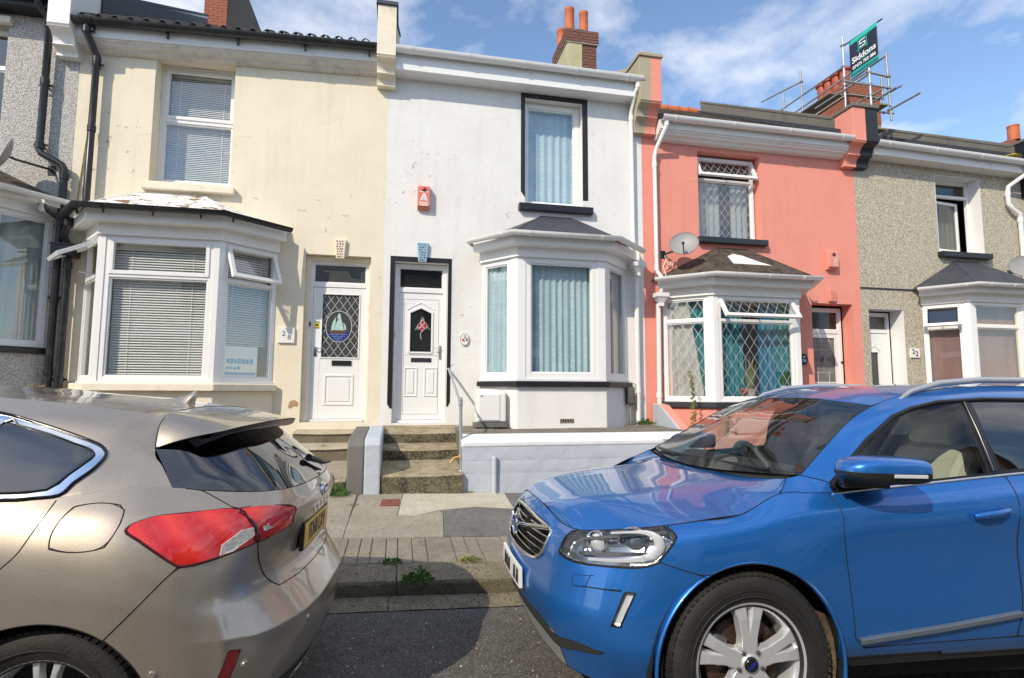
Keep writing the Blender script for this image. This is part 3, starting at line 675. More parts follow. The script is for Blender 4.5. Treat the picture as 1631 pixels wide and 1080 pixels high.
def curtain_mesh(path, z0, z1, folds, amp, seed=0, flare=0, uvs=9.0, gather=0):
    """hanging cloth following a plan path"""
    rn = random.Random(seed); pts = [Vector(p) for p in path]; ls = [0]
    for i in range(1, len(pts)): ls.append(ls[-1]+(pts[i]-pts[i-1]).length)
    Lt = ls[-1]; n = max(24, int(folds*9)); nz = 10; vs = []; uv = []
    ph = [rn.uniform(-.6, .6) for _ in range(int(folds)+3)]; am = [rn.uniform(.6, 1.35) for _ in range(int(folds)+3)]
    for j in range(nz+1):
        t = j/nz; z = z0+(z1-z0)*t
        for i in range(n+1):
            s = Lt*i/n; k = max(q for q in range(len(ls)-1) if ls[q] <= s+1e-9); k = min(k, len(ls)-2)
            d = (pts[k+1]-pts[k]).normalized(); p = pts[k]+d*(s-ls[k]); nr = Vector((-d.y, d.x))
            fq = i/n*folds; fi = int(fq); a = am[fi]*(1-fq+fi)+am[fi+1]*(fq-fi)
            o = math.sin(fq*2*math.pi+ph[fi % len(ph)]*.5)*amp*a*(.55+.45*(1-t))+rn.uniform(-.0015, .0015)
            g = gather*(1-abs(2*t-.9))*(i/n-.5)*Lt if gather else 0
            q = p+nr*o-d*g
            q = q+d*flare*(1-t)*(i/n)
            vs.append((q.x, q.y, z)); uv.append((s*uvs+.15*math.sin(fq*6.28), z*uvs))
    fs = [(j*(n+1)+i, j*(n+1)+i+1, (j+1)*(n+1)+i+1, (j+1)*(n+1)+i) for j in range(nz) for i in range(n)]
    me = bpy.data.meshes.new('curtain'); me.from_pydata(vs, [], fs); ul = me.uv_layers.new(name='uv')
    for lp in me.loops: ul.data[lp.index].uv = uv[lp.vertex_index]
    me.shade_smooth(); return me
def curtain(label, path, z0, z1, folds, amp, mat, **k):
    me = curtain_mesh(path, z0, z1, folds, amp, **k); me.materials.append(mat)
    o = bpy.data.objects.new('curtain', me); COL.objects.link(o); return tag(o, label, 'curtain', 'curtains behind the windows')
def blind(label, T, u0, u1, z0, z1, y, pitch=.036, tilt=.7, mat='slat'):
    c = T @ Vector(((u0+u1)/2, y, z1)); t = thing('venetian_blind', label, 'blind', c, 'venetian blinds in the cream house')
    m = MB(); m.T = T; z = z1-.03; rn = random.Random(int(u0*100))
    while z > z0:
        d = .0205; e = rn.uniform(-.002, .002)
        m.add([(u0, y-d*.8, z-d*tilt+e), (u1, y-d*.8, z-d*tilt-e), (u1, y, z+.003), (u0, y, z+.003), (u1, y+d*.8, z+d*tilt), (u0, y+d*.8, z+d*tilt)], [(0, 1, 2, 3), (3, 2, 4, 5)]); z -= pitch
    o = obj('slats', m, MT[mat], t, kind='stuff')
    m = MB(); m.T = T; m.box(u0, u1, y-.02, y+.02, z1-.025, z1); obj('headrail', m, MT[mat], t)
    m = MB(); m.T = T; m.box(u0, u1, y-.015, y+.015, z0-.015, z0); obj('bottom_rail', m, MT[mat], t)
    m = MB(); m.T = T
    for k in (.18, .82): uu = u0+(u1-u0)*k; m.box(uu-.003, uu+.003, y-.021, y-.019, z0, z1)
    obj('ladder_cord', m, MT['white_print'], t)
def bay(h, A, B, C, D, z0, zs0, zs1, zf0, zf1, zfas, zg, ridge, zr, wall_m, sill_m, roof_m, fas_m, gut_m, win_m, wins, yw=0, hip=None, bracket=None, sill_off=.07, posts=.075, board_m=None, base_off=.02, side_sill=None):
    """canted bay: dwarf wall, sill, three windows, boxed eaves, gutter and hipped lean-to roof"""
    P = [A, B, C, D]; s = lambda d: offs(P, d)
    flat = lambda pth: [(p[0], p[1] if 0 < i < 3 else yw) for i, p in enumerate(pth)]
    m = MB(); m.sweep(P, [(base_off, z0), (base_off, zs0), (-.12, zs0), (-.12, z0)]); obj('bay_wall', m, wall_m, h, bevel=.012)
    m = MB(); m.sweep(P, [(sill_off, zs0-.0), (sill_off, zs1-.012), (sill_off-.01, zs1), (-.10, zs1+.01), (-.10, zs0)]); so_ = obj('bay_sill', m, sill_m, h, bevel=.006)
    m = MB(); m.sweep(P, [(.045, zf1), (.045, zfas+.01), (-.09, zfas+.01), (-.09, zf1)]); obj('bay_head_board', m, board_m or fas_m, h, bevel=.004)
    m = MB(); m.sweep(P, [(.03, zfas), (.205, zfas), (.205, zg-.02), (.03, zg-.02)]); obj('bay_fascia', m, fas_m, h, bevel=.004)
    m = MB(); m.sweep(P, gutter_prof(.32, zg, .062)); obj('bay_gutter', m, gut_m, h, smooth=50)
    q = s(.32)
    for i, n in ((0, 1), (1, 3), (2, 1)):
        a, b_ = Vector(q[i]), Vector(q[i+1]); d = (b_-a).normalized()
        for k in range(n):
            c = a+(b_-a)*((k+.5)/n if n > 1 else .82 if i == 0 else .15)
            m = MB(); m.sweep([tuple(c-d*.02), tuple(c+d*.02)], [(o-.32+.0, z) for o, z in gutter_prof(.32, zg-.002, .067)])
            if bracket: 
                cc = c-Vector((d.y, -d.x))*.04; m.tube([(cc.x, cc.y, zg-.02), (cc.x, cc.y, zg-.11)], .012, 6)
            obj('bay_gutter_clip', m, bracket or gut_m, h, smooth=50)
    e = s(.27); e[0] = (e[0][0], yw-.03 if e[0][1] > yw-.03 else e[0][1]); R0_, R1_ = (ridge[0], yw-.005), (ridge[1], yw-.005)
    m = MB(); t = .02
    v = [(e[0][0], yw-.004, zg-.02), (e[1][0], e[1][1], zg-.02), (e[2][0], e[2][1], zg-.02), (e[3][0], yw-.004, zg-.02), (*R0_, zr), (*R1_, zr)]
    sub = lambda a, b_, k: tuple(a[i]+(b_[i]-a[i])*k for i in range(3))
    m.add(v, [(0, 1, 4), (1, 2, 5, 4), (2, 3, 5)]); ro = obj('bay_roof', m, roof_m, h, smooth=None)
    sd = ro.modifiers.new('thick', 'SOLIDIFY'); sd.thickness = .018; sd.offset = 1
    m = MB()
    for a, b_ in ((v[1], v[4]), (v[2], v[5]), (v[4], v[5])): m.tube([tuple(Vector(a)+Vector((0, 0, .016))), tuple(Vector(b_)+Vector((0, -.004, .014)))], .014, 8)
    obj('hip_roll', m, hip or roof_m, ro, smooth=60)
    for i in (1, 2):
        ps = MB(); a = Vector(P[i]); d1 = (Vector(P[i-1])-a).normalized(); d2 = (Vector(P[i+1])-a).normalized()
        ps.sweep([tuple(a+d1*posts), tuple(a), tuple(a+d2*posts)], [(.012, zf0+.001), (.012, zf1-.001), (-.07, zf1-.001), (-.07, zf0+.001)])
        obj('corner_post', ps, win_m, h, bevel=.004)
    m = MB(); m.sweep(P, [(.02, zs1+.005), (.02, zf0), (-.09, zf0), (-.09, zs1+.005)]); obj('bay_cill_board', m, win_m, h, bevel=.003)
    out_ = []
    for i in range(3):
        a, b_ = Vector(P[i]), Vector(P[i+1]); ln = (b_-a).length; T = panel_T(P[i], P[i+1])
        u0 = .015 if i == 0 else posts; u1 = ln-.015 if i == 2 else ln-posts
        out_.append((T, u0, u1, window(h, T, u0, u1, zf0, zf1, win_m, **wins[i])))
    return out_
def steps_tread(name, x0, x1, y0, y1, z0, z1, zb, mats, parent, nose=0):
    """one worn step: tread rising from z0 at its front edge y0 to z1 at y1"""
    m = MB(); n = 10; v = []; rn = random.Random(int(100*(z0+x0))+5)
    for i in range(n+1):
        x = x0+(x1-x0)*i/n; wear = .012*math.sin(math.pi*i/n); j = rn.uniform(-.005, .005)
        v += [(x, y0+.01+j, zb), (x, y0+j+.004*0, z0-.035-wear), (x, y0-nose+j, z0-.02-wear), (x, y0+.035+j, z0-wear), (x, (y0+y1)/2, (z0+z1)/2-wear*.6), (x, y1, z1)]
    f = [(i*6+k, (i+1)*6+k, (i+1)*6+k+1, i*6+k+1) for i in range(n) for k in range(5)]+[list(range(6)), list(range(n*6, n*6+6))[::-1]]
    m.add(v, f); o = obj(name, m, mats, parent, bevel=.006)
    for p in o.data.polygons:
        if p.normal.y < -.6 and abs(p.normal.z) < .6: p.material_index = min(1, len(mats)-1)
    return o
# ---- house with pale pebbledash at the left edge
hl, _ = house('white and grey pebbledashed house at the left edge of the photo with black drainpipes', -9.27, -4.772, 7.2, MT['pale_dash'], [(-7.2, -5.72, 4.9, 6.80)], .35, door=-6.9)
roof(hl, -9.27, -4.9, 7.15, MT['pantile'])
eaves(hl, -9.27, -5.02, 7.16, 6.98, MT['black_paint'], MT['black_iron'], .27)
window(hl, ident(.12), -7.2, -5.72, 4.9, 6.8, MT['upvc'], MT['glass'], transom=6.2)
m = MB(); m.box(-7.3, -5.66, -.09, .0, 6.80, 6.9); obj('window_hood', m, MT['cream_paint'], hl, bevel=.006)
bay(hl, (-7.6, 0), (-7.1, -.6), (-5.40, -.6), (-4.93, 0), .3, 1.98, 2.06, 2.08, 3.93, 4.06, 4.16, (-6.9, -6.0), 4.75, MT['pale_dash'], MT['black_paint'], MT['mossy_tile'], MT['white_paint'], MT['white_paint'], MT['upvc'],
    [dict(glass_m=MT['glass']), dict(glass_m=MT['glass']), dict(glass_m=MT['glass'])])
curtain('pale lace curtain behind the bay window of the pebbledashed left house', [(-6.9, -.4), (-5.45, -.4), (-4.98, .05)], 2.15, 3.88, 14, .018, MT['lace'], seed=2)
yb = -.11
pipe(hl, [(-5.20, -.30, 7.12), (-5.20, -.30, 7.03), (-5.14, yb, 6.88), (-5.14, yb, 4.92), (-5.10, yb, 4.86), (-4.84, yb, 4.72), (-4.80, yb, 4.64), (-4.80, yb, 1.1)], .048, MT['black_iron'],
     collars=[((-5.14, yb, 6.82), (0, 0, 1)), ((-5.14, yb, 5.95), (0, 0, 1)), ((-5.14, yb, 4.98), (0, 0, 1)), ((-4.80, yb, 4.55), (0, 0, 1)), ((-4.80, yb, 3.95), (0, 0, 1)), ((-4.80, yb, 2.75), (0, 0, 1)), ((-4.80, yb, 1.72), (0, 0, 1))],
     clips=[(-5.14, yb, 5.9), (-5.14, yb, 5.0), (-4.80, yb, 2.78)])
pipe(hl, [(-4.93, -.30, 4.10), (-4.93, -.30, 4.03), (-4.83, -.14, 3.93)], .034, MT['black_iron'], name='waste_branch')
m = MB(); m.box(-4.985, -4.875, -.36, -.25, 4.06, 4.15); m.box(-4.955, -4.905, -.335, -.275, 3.96, 4.06); obj('gutter_outlet', m, MT['white_paint'], hl, bevel=.006)

# ---- No. 28, cream
hc, _ = house('cream rendered house with a peeling white bay roof and a white half glazed door', -4.77, -.27, 6.86, MT['cream'],
    [(-3.75, -2.62, 4.62, 6.60), (-1.47, -.47, .99, 3.62), (-4.40, -1.97, 1.62, 3.60)], .1, door=-1.6)
TL = .036
rfc = roof(hc, -4.72, -.44, 7.0, MT['pantile'], tilt=TL, x_ref=-.44, ye=-.30)
x = -4.66; 
proto = None
while x < -.52:      # rolled tile ends showing over the gutter
    m = MB(); z0 = 7.048+TL*(x+.44); n = 8; w_ = .205; v = []
    for yy, dz in ((-.365, 0), (-.02, .21)):
        for k in range(n+1):
            u = k/n; hh = .045*max(0, math.sin(math.pi*min(1, u/.55)))-.012*math.sin(math.pi*max(0, (u-.55)/.45)); v.append((x+w_*u, yy, z0+dz+hh-.005))
    for yy, dz in ((-.365, 0), (-.02, .21)):
        for k in range(n+1):
            u = k/n; hh = .045*max(0, math.sin(math.pi*min(1, u/.55)))-.012*math.sin(math.pi*max(0, (u-.55)/.45)); v.append((x+w_*u, yy, z0+dz+hh-.022))
    f = [(k, k+1, n+2+k, n+1+k) for k in range(n)]+[(k+1, k, 18+k, 18+k+1) for k in range(n)]
    m.add(v, f); obj('roof_tile', m, MT['pantile'], rfc, smooth=60); x += .209
m = MB(); m.T = Matrix(((1,0,0,0),(0,1,0,0),(TL,0,1,TL*.44),(0,0,0,1))); m.box(-4.68, -.46, -.335, -.05, 6.99, 7.052); obj('tile_bedding', m, MT['pantile'], hc)
eaves(hc, -4.74, -.445, 7.0, 6.79, MT['white_paint'], MT['black_iron'], .24, moulding=MT['grey_paint_wood'], clips=.98, tilt=TL, shear_x=-.445, bracketm=MT['black_iron'])
parapet(hc, -5.02, -4.735, 7.55, 6.70, 6.36, (MT['white_paint'], MT['white_paint']), cap=MT['lead_felt'])
parapet(hc, -.45, -.155, 7.66, 6.83, 6.45, (MT['cream_paint'], MT['cream_paint']), cap=MT['lead_felt'])
m = MB(); m.prism([(.35, 7.72), (4.8, 10.4), (4.8, 9.55), (.35, 7.1)], 'x', -4.732, -4.70); obj('slate_hung_flank', m, MT['lead_felt'], hc)
f = window(hc, ident(.24), -3.75, -2.62, 4.645, 6.60, MT['upvc'], MT['glass'], fw=.075, transom=5.70, sash=(1,))
m = MB(); m.box(-3.33, -2.98, .222, .24, 6.55, 6.57); obj('trickle_vent', m, MT['upvc'], f, bevel=.003)
m = MB(); m.box(-3.82, -2.53, -.10, .10, 4.47, 4.575); obj('window_sill', m, MT['cream_paint'], hc, bevel=.012)
blind('venetian blind in the upper window of the cream house', ident(), -3.69, -2.68, 4.72, 6.5, .36, .030, .85)
A, B, C, D = (-4.50, 0), (-4.04, -.6), (-2.53, -.6), (-1.87, 0)
bw = bay(hc, A, B, C, D, .1, 1.47, 1.57, 1.60, 3.60, 3.76, 3.94, (-3.83, -2.95), 4.41, MT['cream'], MT['cream_paint'], MT['copper_dirt'], MT['white_paint'], MT['black_iron'], MT['upvc'],
    [dict(glass_m=MT['glass'], transom=3.05, open_top=60), dict(glass_m=MT['glass'], transom=3.05, sash=(1,)), dict(glass_m=MT['glass'], transom=3.05, open_top=24)], bracket=MT['black_iron'], hip=MT['white_paint'], base_off=.015, sill_off=.10)
for (T, u0, u1, fr), nm in zip(bw, ('left', 'wide middle', 'right')):
    blind('venetian blind in the %s pane of the cream bay window' % nm, T, u0+.07, u1-.07, 1.66 if nm != 'right' else 2.15, 3.54, .13, .036, .8)
# sticker in the right pane: blue print on a clear sheet
T = bw[2][0]; t = thing('window_poster', 'blue and white printed poster inside the right pane of the cream bay', 'poster', T @ Vector((.4, .06, 1.86)))
m = MB(); m.T = T; m.box(.16, .66, .058, .060, 1.68, 2.12); obj('sheet', m, MT['white_print'], t)
m = MB(); m.T = T; rn = random.Random(6)
for zz, hh, n in ((1.86, .085, 7), (1.775, .05, 4)):
    u = .20
    for k in range(n): ww = rn.uniform(.03, .055); m.box(u, u+ww, .0555, .057, zz+rn.uniform(0, .012), zz+hh*rn.uniform(.7, 1)); u += ww+.012
obj('blurred_print', m, MT['blue_sticker'], t)
m = MB(); m.T = T; m.box(.18, .64, .0555, .057, 1.70, 1.74); obj('print_band', m, MT['blue_sticker'], t)
# cream door
m = MB(); m.box(-1.469, -1.40, .10, .26, .99, 3.615); m.box(-.50, -.471, .10, .26, .99, 3.615); m.box(-1.40, -.50, .101, .26, 3.55, 3.615); obj('door_reveal', m, MT['cream_paint'], hc, bevel=.006)
def door_frame(h, T, u0, u1, z0, z1, zt, mat, fw=.065, glass_m=None):
    m = MB(); m.T = T; m.box(u0, u0+fw, 0, .09, z0, z1); m.box(u1-fw, u1, 0, .09, z0, z1); m.box(u0+fw, u1-fw, .001, .09, z1-fw, z1); m.box(u0+fw, u1-fw, .001, .09, zt-.04, zt+.03)
    m.box(u0+fw, u1-fw, -.02, .09, z0, z0+.04)
    f = obj('door_frame', m, mat, h, bevel=.004)
    m = MB(); m.T = T; m.frame(u0+fw, u1-fw, zt+.03, z1-fw, .02, .06, .018); obj('glazing_bead', m, mat, f, bevel=.003)
    m = MB(); m.T = T; m.box(u0+fw+.015, u1-fw-.015, .035, .042, zt+.045, z1-fw-.015); obj('fanlight', m, glass_m or MT['obscure'], f)
    return f
def raised(m, u0, u1, z0, z1, y, w=.03, d=.014):
    """moulded panel"""
    for (a, b_, c, e) in ((u0, u1, z0, z0+w), (u0, u1, z1-w, z1), (u0, u0+w, z0+w, z1-w), (u1-w, u1, z0+w, z1-w)): m.box(a, b_, y-d, y+.001, c, e)
TD = ident(.15)
door_frame(hc, TD, -1.42, -.478, .99, 3.57, 3.17, MT['upvc'])
m = MB(); m.T = TD; u0, u1, zb, zt = -1.352, -.540, 1.035, 3.125
m.box(u0, -1.225, .012, .06, zb, zt); m.box(-.625, u1, .012, .06, zb, zt); m.box(-1.225, -.625, .0125, .06, zb, 1.985); m.box(-1.225, -.625, .0125, .06, 3.03, zt)
raised(m, -1.15, -.70, 1.25, 1.73, .0125, .03, .012); m.box(-1.09, -.76, .004, .0125, 1.31, 1.67)
m.frame(-1.225, -.625, 1.985, 3.03, .0, .02, .02)
door = obj('door', m, MT['upvc'], hc, bevel=.005)
m = MB(); m.T = TD; m.box(-1.21, -.64, .030, .036, 2.0, 3.02); obj('pane', m, MT['obscure'], door)
m = lattice(TD, -1.205, -.645, 2.005, 3.015, .027, .125, .185, .0065); 
cx, cz, ra, rb = -.95, 2.50, .20, .25
ke = [f for f in range(len(m.f)) ]
pts = [(cx+ra*math.cos(2*math.pi*k/28), 0+.15+.024, cz+rb*math.sin(2*math.pi*k/28)) for k in range(29)]
m.T = None; m.tube(pts, .007, 5); obj('lead_lattice', m, MT['lead'], door)
m = MB(); m.prism([(cx+(ra-.006)*math.cos(2*math.pi*k/28), cz+(rb-.006)*math.sin(2*math.pi*k/28)) for k in range(28)], 'y', .15+.0235, .15+.0265); obj('oval_light', m, MT['obscure'], door)
Ys = .15+.0215
m = MB(); sails = [[(-1.02, 2.44), (-.99, 2.56), (-.93, 2.68), (-.90, 2.56), (-.87, 2.44)], [(-1.07, 2.43), (-1.05, 2.56), (-1.0, 2.66), (-1.0, 2.55), (-1.025, 2.44)], [(-.98, 2.66), (-.955, 2.72), (-.925, 2.69), (-.965, 2.60)], [(-.865, 2.45), (-.885, 2.57), (-.845, 2.52), (-.835, 2.44)]]
for p in sails: m.prism(p, 'y', Ys, Ys+.003)
obj('ship_sails', m, plain('pale_green_glass', (.42, .60, .56), .25, var=.12, vs=30), door)
m = MB(); m.prism([(-1.09, 2.42), (-.83, 2.425), (-.86, 2.385), (-1.05, 2.38)], 'y', Ys-.001, Ys+.003); obj('ship_hull', m, plain('brown_glass', (.16, .07, .04), .3), door)
m = MB(); m.prism([(cx+(ra-.008)*math.cos(a), cz+(rb-.008)*math.sin(a)) for a in [math.pi*1.12+k*math.pi*.76/14 for k in range(15)]], 'y', Ys-.0005, Ys+.003); obj('sea', m, plain('cobalt_glass', (.02, .035, .22), .25, var=.4, vs=30), door)
m = MB(); m.T = TD
for k in range(4):
    zz = 2.37-k*.03; m.T = None; m.tube([(-1.09+k*.035+i*(.27-.07*k)/8, Ys-.001, zz+.008*math.sin(i*1.9+k)) for i in range(9)], .0035, 4)
obj('sea_ripples', m, plain('pale_blue_glass', (.30, .42, .62), .3), door)
m = MB(); m.T = TD; m.frame(-1.04, -.74, 1.875, 1.955, -.004, .012, .014); m.box(-1.03, -.75, .004, .012, 1.885, 1.945); m.box(-1.01, -.77, -.006, .004, 1.905, 1.93); obj('letter_slot', m, MT['plastic_black'], door, bevel=.002)
m = MB(); m.T = TD; m.box(-1.315, -1.275, -.002, .012, 2.02, 2.17); m.tube([(-1.295, .01, 2.14), (-1.295, -.04, 2.14)], .009, 8); m.tube([(-1.295, -.04, 2.14), (-1.18, -.045, 2.14)], .009, 8); obj('handle', m, MT['chrome'], door, smooth=40)
m = MB(); m.T = TD; m.box(-1.315, -1.245, .009, .0122, 2.46, 2.57); so_ = obj('sticker', m, MT['yellow_sticker'], door)
m = MB(); m.T = TD; m.box(-1.315, -1.245, .0072, .0091, 2.462, 2.474); m.box(-1.315, -1.245, .0072, .0091, 2.558, 2.570); m.box(-1.295, -1.265, .0072, .0091, 2.495, 2.535); obj('sticker_print', m, MT['ink'], door)
m = MB(); m.T = TD; m.box(-1.40, -1.375, -.018, .001, 2.49, 2.56); obj('doorbell', m, MT['plastic_black'], hc, bevel=.004)
m = MB(); m.prism([(-1.64, 1.22), (-1.60, 1.20), (-1.56, 1.24), (-1.50, 1.23), (-1.49, 1.30), (-1.56, 1.34), (-1.62, 1.31)], 'y', -.003, .01); obj('flaked_patch', m, plain('bare_render', (.45, .27, .15), .9, var=.2), hc)
for pts in ([(-2.28, 4.46), (-2.22, 4.44), (-2.20, 4.47), (-2.26, 4.49)], [(-1.62, 4.33), (-1.52, 4.30), (-1.50, 4.33), (-1.58, 4.35)], [(-1.25, 4.05), (-1.19, 3.98), (-1.17, 4.04), (-1.22, 4.12)], [(-1.36, 4.50), (-1.28, 4.49), (-1.29, 4.52)], [(-4.02, 4.80), (-3.98, 4.72), (-3.95, 4.78)], [(-.95, 4.28), (-.86, 4.26), (-.85, 4.30), (-.92, 4.31)]):
    m = MB(); m.prism(pts, 'y', -.006, .01); obj('flaked_patch', m, MT['cream_paint'], hc, bevel=.003)
# cream steps
t = thing('doorstep', 'pale painted stone steps below the cream front door', 'steps', (-.95, -.3, .3), 'front door steps')
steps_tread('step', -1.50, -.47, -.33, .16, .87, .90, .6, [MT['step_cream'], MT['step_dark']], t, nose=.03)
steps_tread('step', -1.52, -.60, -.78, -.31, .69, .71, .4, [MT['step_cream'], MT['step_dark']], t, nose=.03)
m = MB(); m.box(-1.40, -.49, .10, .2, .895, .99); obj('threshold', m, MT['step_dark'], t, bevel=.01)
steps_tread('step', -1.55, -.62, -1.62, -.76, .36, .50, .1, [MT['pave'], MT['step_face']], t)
m = MB(); m.box(-4.5, -1.56, -1.65, -1.50, .1, .75); tag(obj('garden_wall', m, MT['wall_grime'], bevel=.02), 'low grimy grey wall behind the bronze car before the cream house', 'wall')
m = MB(); m.box(-4.5, -1.56, -1.5, .0, .2, .62); obj('forecourt', m, MT['flag'], kind='structure')
# pipes on the cream house
pipe(hc, [(-4.56, -.305, 6.80), (-4.56, -.305, 6.66), (-4.50, -.11, 6.42), (-4.50, -.11, 4.06), (-4.50, -.2, 4.0)], .046, MT['black_iron'], collars=[((-4.56, -.305, 6.70), (0, 0, 1)), ((-4.50, -.11, 6.36), (0, 0, 1)), ((-4.50, -.11, 5.3), (0, 0, 1)), ((-4.50, -.11, 4.12), (0, 0, 1))], clips=[(-4.50, -.11, 6.3)])
pipe(hc, [(-4.58, -.30, 3.90), (-4.60, -.30, 3.80), (-4.72, -.16, 3.66), (-4.67, -.14, 3.55)], .045, MT['black_iron'], name='swan_neck', collars=[((-4.60, -.30, 3.82), (0, 0, 1))])
m = MB(); m.box(-4.80, -4.54, -.30, -.05, 3.36, 3.53); m.box(-4.81, -4.53, -.31, -.05, 3.50, 3.535); obj('hopper', m, MT['black_iron'], hc, bevel=.008)
pipe(hc, [(-4.66, -.12, 3.37), (-4.66, -.12, 1.0)], .046, MT['black_iron'], collars=[((-4.66, -.12, 3.25), (0, 0, 1)), ((-4.66, -.12, 1.62), (0, 0, 1))], clips=[(-4.66, -.12, 1.62)])
pipe(hc, [(-4.58, -.012, 6.3), (-4.60, -.014, 5.2), (-4.66, -.012, 4.3), (-4.68, -.012, 3.9)], .008, MT['dry'], name='cable', n=6)

# ---- No. 26, white
hw, _ = house('white roughcast house with black painted window and door surrounds', -.27, 4.23, 6.74, MT['white_wall'],
    [(2.065, 3.105, 4.69, 6.585), (-.09, .765, .97, 3.57), (1.42, 3.80, 1.70, 3.58)], .1, door=.95)
roof(hw, -.155, 4.06, 6.96, MT['slate'])
eaves(hw, -.155, 4.10, 6.995, 6.68, MT['upvc'], MT['upvc'], .28, clips=.93)
parapet(hw, 4.04, 4.45, 7.38, 6.58, 6.10, (MT['old_buff'], MT['pink']), cap=MT['old_buff'], slope=.50)
window(hw, ident(.13), 2.065, 3.07, 4.69, 6.55, MT['upvc'], MT['glass'], fw=.075)
m = MB(); m.box(3.07, 3.104, .135, .2, 4.7, 6.58); m.box(2.07, 3.07, .135, .2, 6.552, 6.58); obj('mortar_fillet', m, MT['upvc_cream'], hw)
m = MB(); m.box(1.99, 2.063, -.006, .03, 4.90, 6.675); m.box(3.107, 3.205, -.006, .03, 4.82, 6.675); m.box(2.063, 3.107, -.0055, .03, 6.587, 6.675)
m.prism([(1.99, 4.90), (2.063, 4.90), (2.063, 4.80)], 'y', -.006, .03); obj('painted_surround', m, plain('worn_black_paint', (.014, .013, .016), .45, var=.2, dirt=(.36, .33, .30), dirts=7, dirtp=(.62, .66)), hw)
m = MB(); m.box(1.945, 3.27, -.10, .12, 4.555, 4.675); obj('window_sill', m, MT['black_paint'], hw, bevel=.01)
curtain('pale blue patterned net curtain in the upper window of the white house', [(2.1, .26), (3.06, .26)], 4.74, 6.52, 7, .018, MT['net'], seed=5, uvs=15)
A, B, C, D = (1.32, 0), (1.81, -.6), (3.26, -.6), (3.90, 0)
bw = bay(hw, A, B, C, D, .1, 1.555, 1.635, 1.68, 3.60, 3.76, 3.93, (2.35, 2.90), 4.46, MT['white_wall'], MT['black_paint'], MT['lead_felt'], MT['upvc'], MT['upvc'], MT['upvc'],
    [dict(glass_m=MT['glass'], fw=.08), dict(glass_m=MT['glass'], fw=.085), dict(glass_m=MT['glass'], fw=.08)], posts=.13, sill_off=.09)
curtain('pale blue patterned net curtain filling the bay window of the white house', [(1.40, .02), (1.88, -.44), (3.2, -.44), (3.62, -.06)], 1.72, 3.56, 24, .02, MT['net'], seed=8, uvs=15)
curtain('plain cream curtain at the right side of the white bay window', [(3.52, -.22), (3.80, .04)], 1.72, 3.56, 3, .015, MT['cream_cloth'], seed=9)
TD = ident(.12)
door_frame(hw, TD, -.085, .76, .97, 3.56, 3.13, MT['upvc'], glass_m=MT['black_glass'])
m = MB(); m.T = TD; u0, u1, zb, zt = -.02, .695, 1.015, 3.09
m.box(u0, u1, .02, .06, zb, 2.115); m.box(u0, .175, .02, .06, 2.115, 2.90); m.box(.515, u1, .02, .06, 2.115, 2.90); m.box(u0, u1, .02, .06, 2.90, zt)
m.prism([(.175, 2.75), (.175, 2.90), (.345, 2.90), (.345, 2.83)], 'y', .02, .06); m.prism([(.515, 2.75), (.345, 2.83), (.345, 2.90), (.515, 2.90)], 'y', .02, .06)
for q in ([(.175, 2.115), (.175, 2.75), (.345, 2.83), (.515, 2.75), (.515, 2.115)],):
    for i in range(5):
        a, b_ = Vector(q[i]), Vector(q[(i+1) % 5]); d = (b_-a).normalized(); n = Vector((-d.y, d.x))
        if n.dot(Vector((.345, 2.45))-a) > 0: n = -n
        m.prism([tuple(a-d*.0), tuple(b_+d*.0), tuple(b_+n*.03+d*.02), tuple(a+n*.03-d*.02)], 'y', .004, .021)
for a, b_ in (((.12, 2.80), (.345, 2.92)), ((.345, 2.92), (.57, 2.80))):
    m.prism([a, b_, (b_[0], b_[1]+.022), (a[0], a[1]+.022)], 'y', .010, .021)
for a, b_ in ((.09, .30), (.41, .62)): raised(m, a, b_, 1.39, 1.86, .021, .02, .012); m.box(a+.055, b_-.055, .010, .021, 1.445, 1.805)
door = obj('door', m, MT['upvc'], hw, bevel=.004)
m = MB(); m.T = TD
for a in (.075, .635): m.box(a-.004, a+.004, .0185, .022, 1.10, 2.98)
m.box(.075, .635, .0185, .022, 2.975, 2.983); m.box(.075, .635, .0185, .022, 2.055, 2.062); m.box(.075, .635, .0185, .022, 1.10, 1.106); obj('groove_shade', m, plain('groove_shade_grey', (.33, .33, .33), .6), door)  # grey strips on the door face stand in for shade in grooves
m = MB(); m.T = TD; m.prism([(.175, 2.115), (.515, 2.115), (.515, 2.75), (.345, 2.83), (.175, 2.75)], 'y', .034, .040); obj('pane', m, MT['black_glass'], door)
Y = .12+.031
fr = MB(); petals = [[(.36, 2.55), (.31, 2.50), (.29, 2.54), (.33, 2.60)], [(.36, 2.55), (.34, 2.62), (.38, 2.66), (.41, 2.60)], [(.37, 2.55), (.42, 2.60), (.46, 2.55), (.41, 2.50)], [(.36, 2.54), (.41, 2.49), (.37, 2.46), (.32, 2.49)]]
for p in petals: fr.prism(p, 'y', Y, Y+.003)
obj('rose_petals', fr, plain('ruby_glass', (.45, .03, .05), .3, var=.3, vs=40), door)
fr = MB()
for p in petals+[[(.29, 2.53), (.25, 2.47), (.30, 2.49)], [(.45, 2.53), (.50, 2.48), (.43, 2.50)], [(.34, 2.61), (.37, 2.70), (.40, 2.64)]]: fr.tube([(a, Y-.001, b_) for a, b_ in p+p[:1]], .0045, 4)
fr.tube([(.385, Y, 2.47), (.345, Y, 2.43), (.34, Y, 2.37), (.36, Y, 2.32)], .006, 5); obj('rose_leading', fr, MT['lead'], door)
m = MB(); m.T = TD; m.frame(.195, .525, 1.945, 2.015, .012, .022, .012); m.box(.205, .515, .016, .022, 1.955, 2.005); obj('letter_slot', m, MT['slate_paint'], door, bevel=.002)
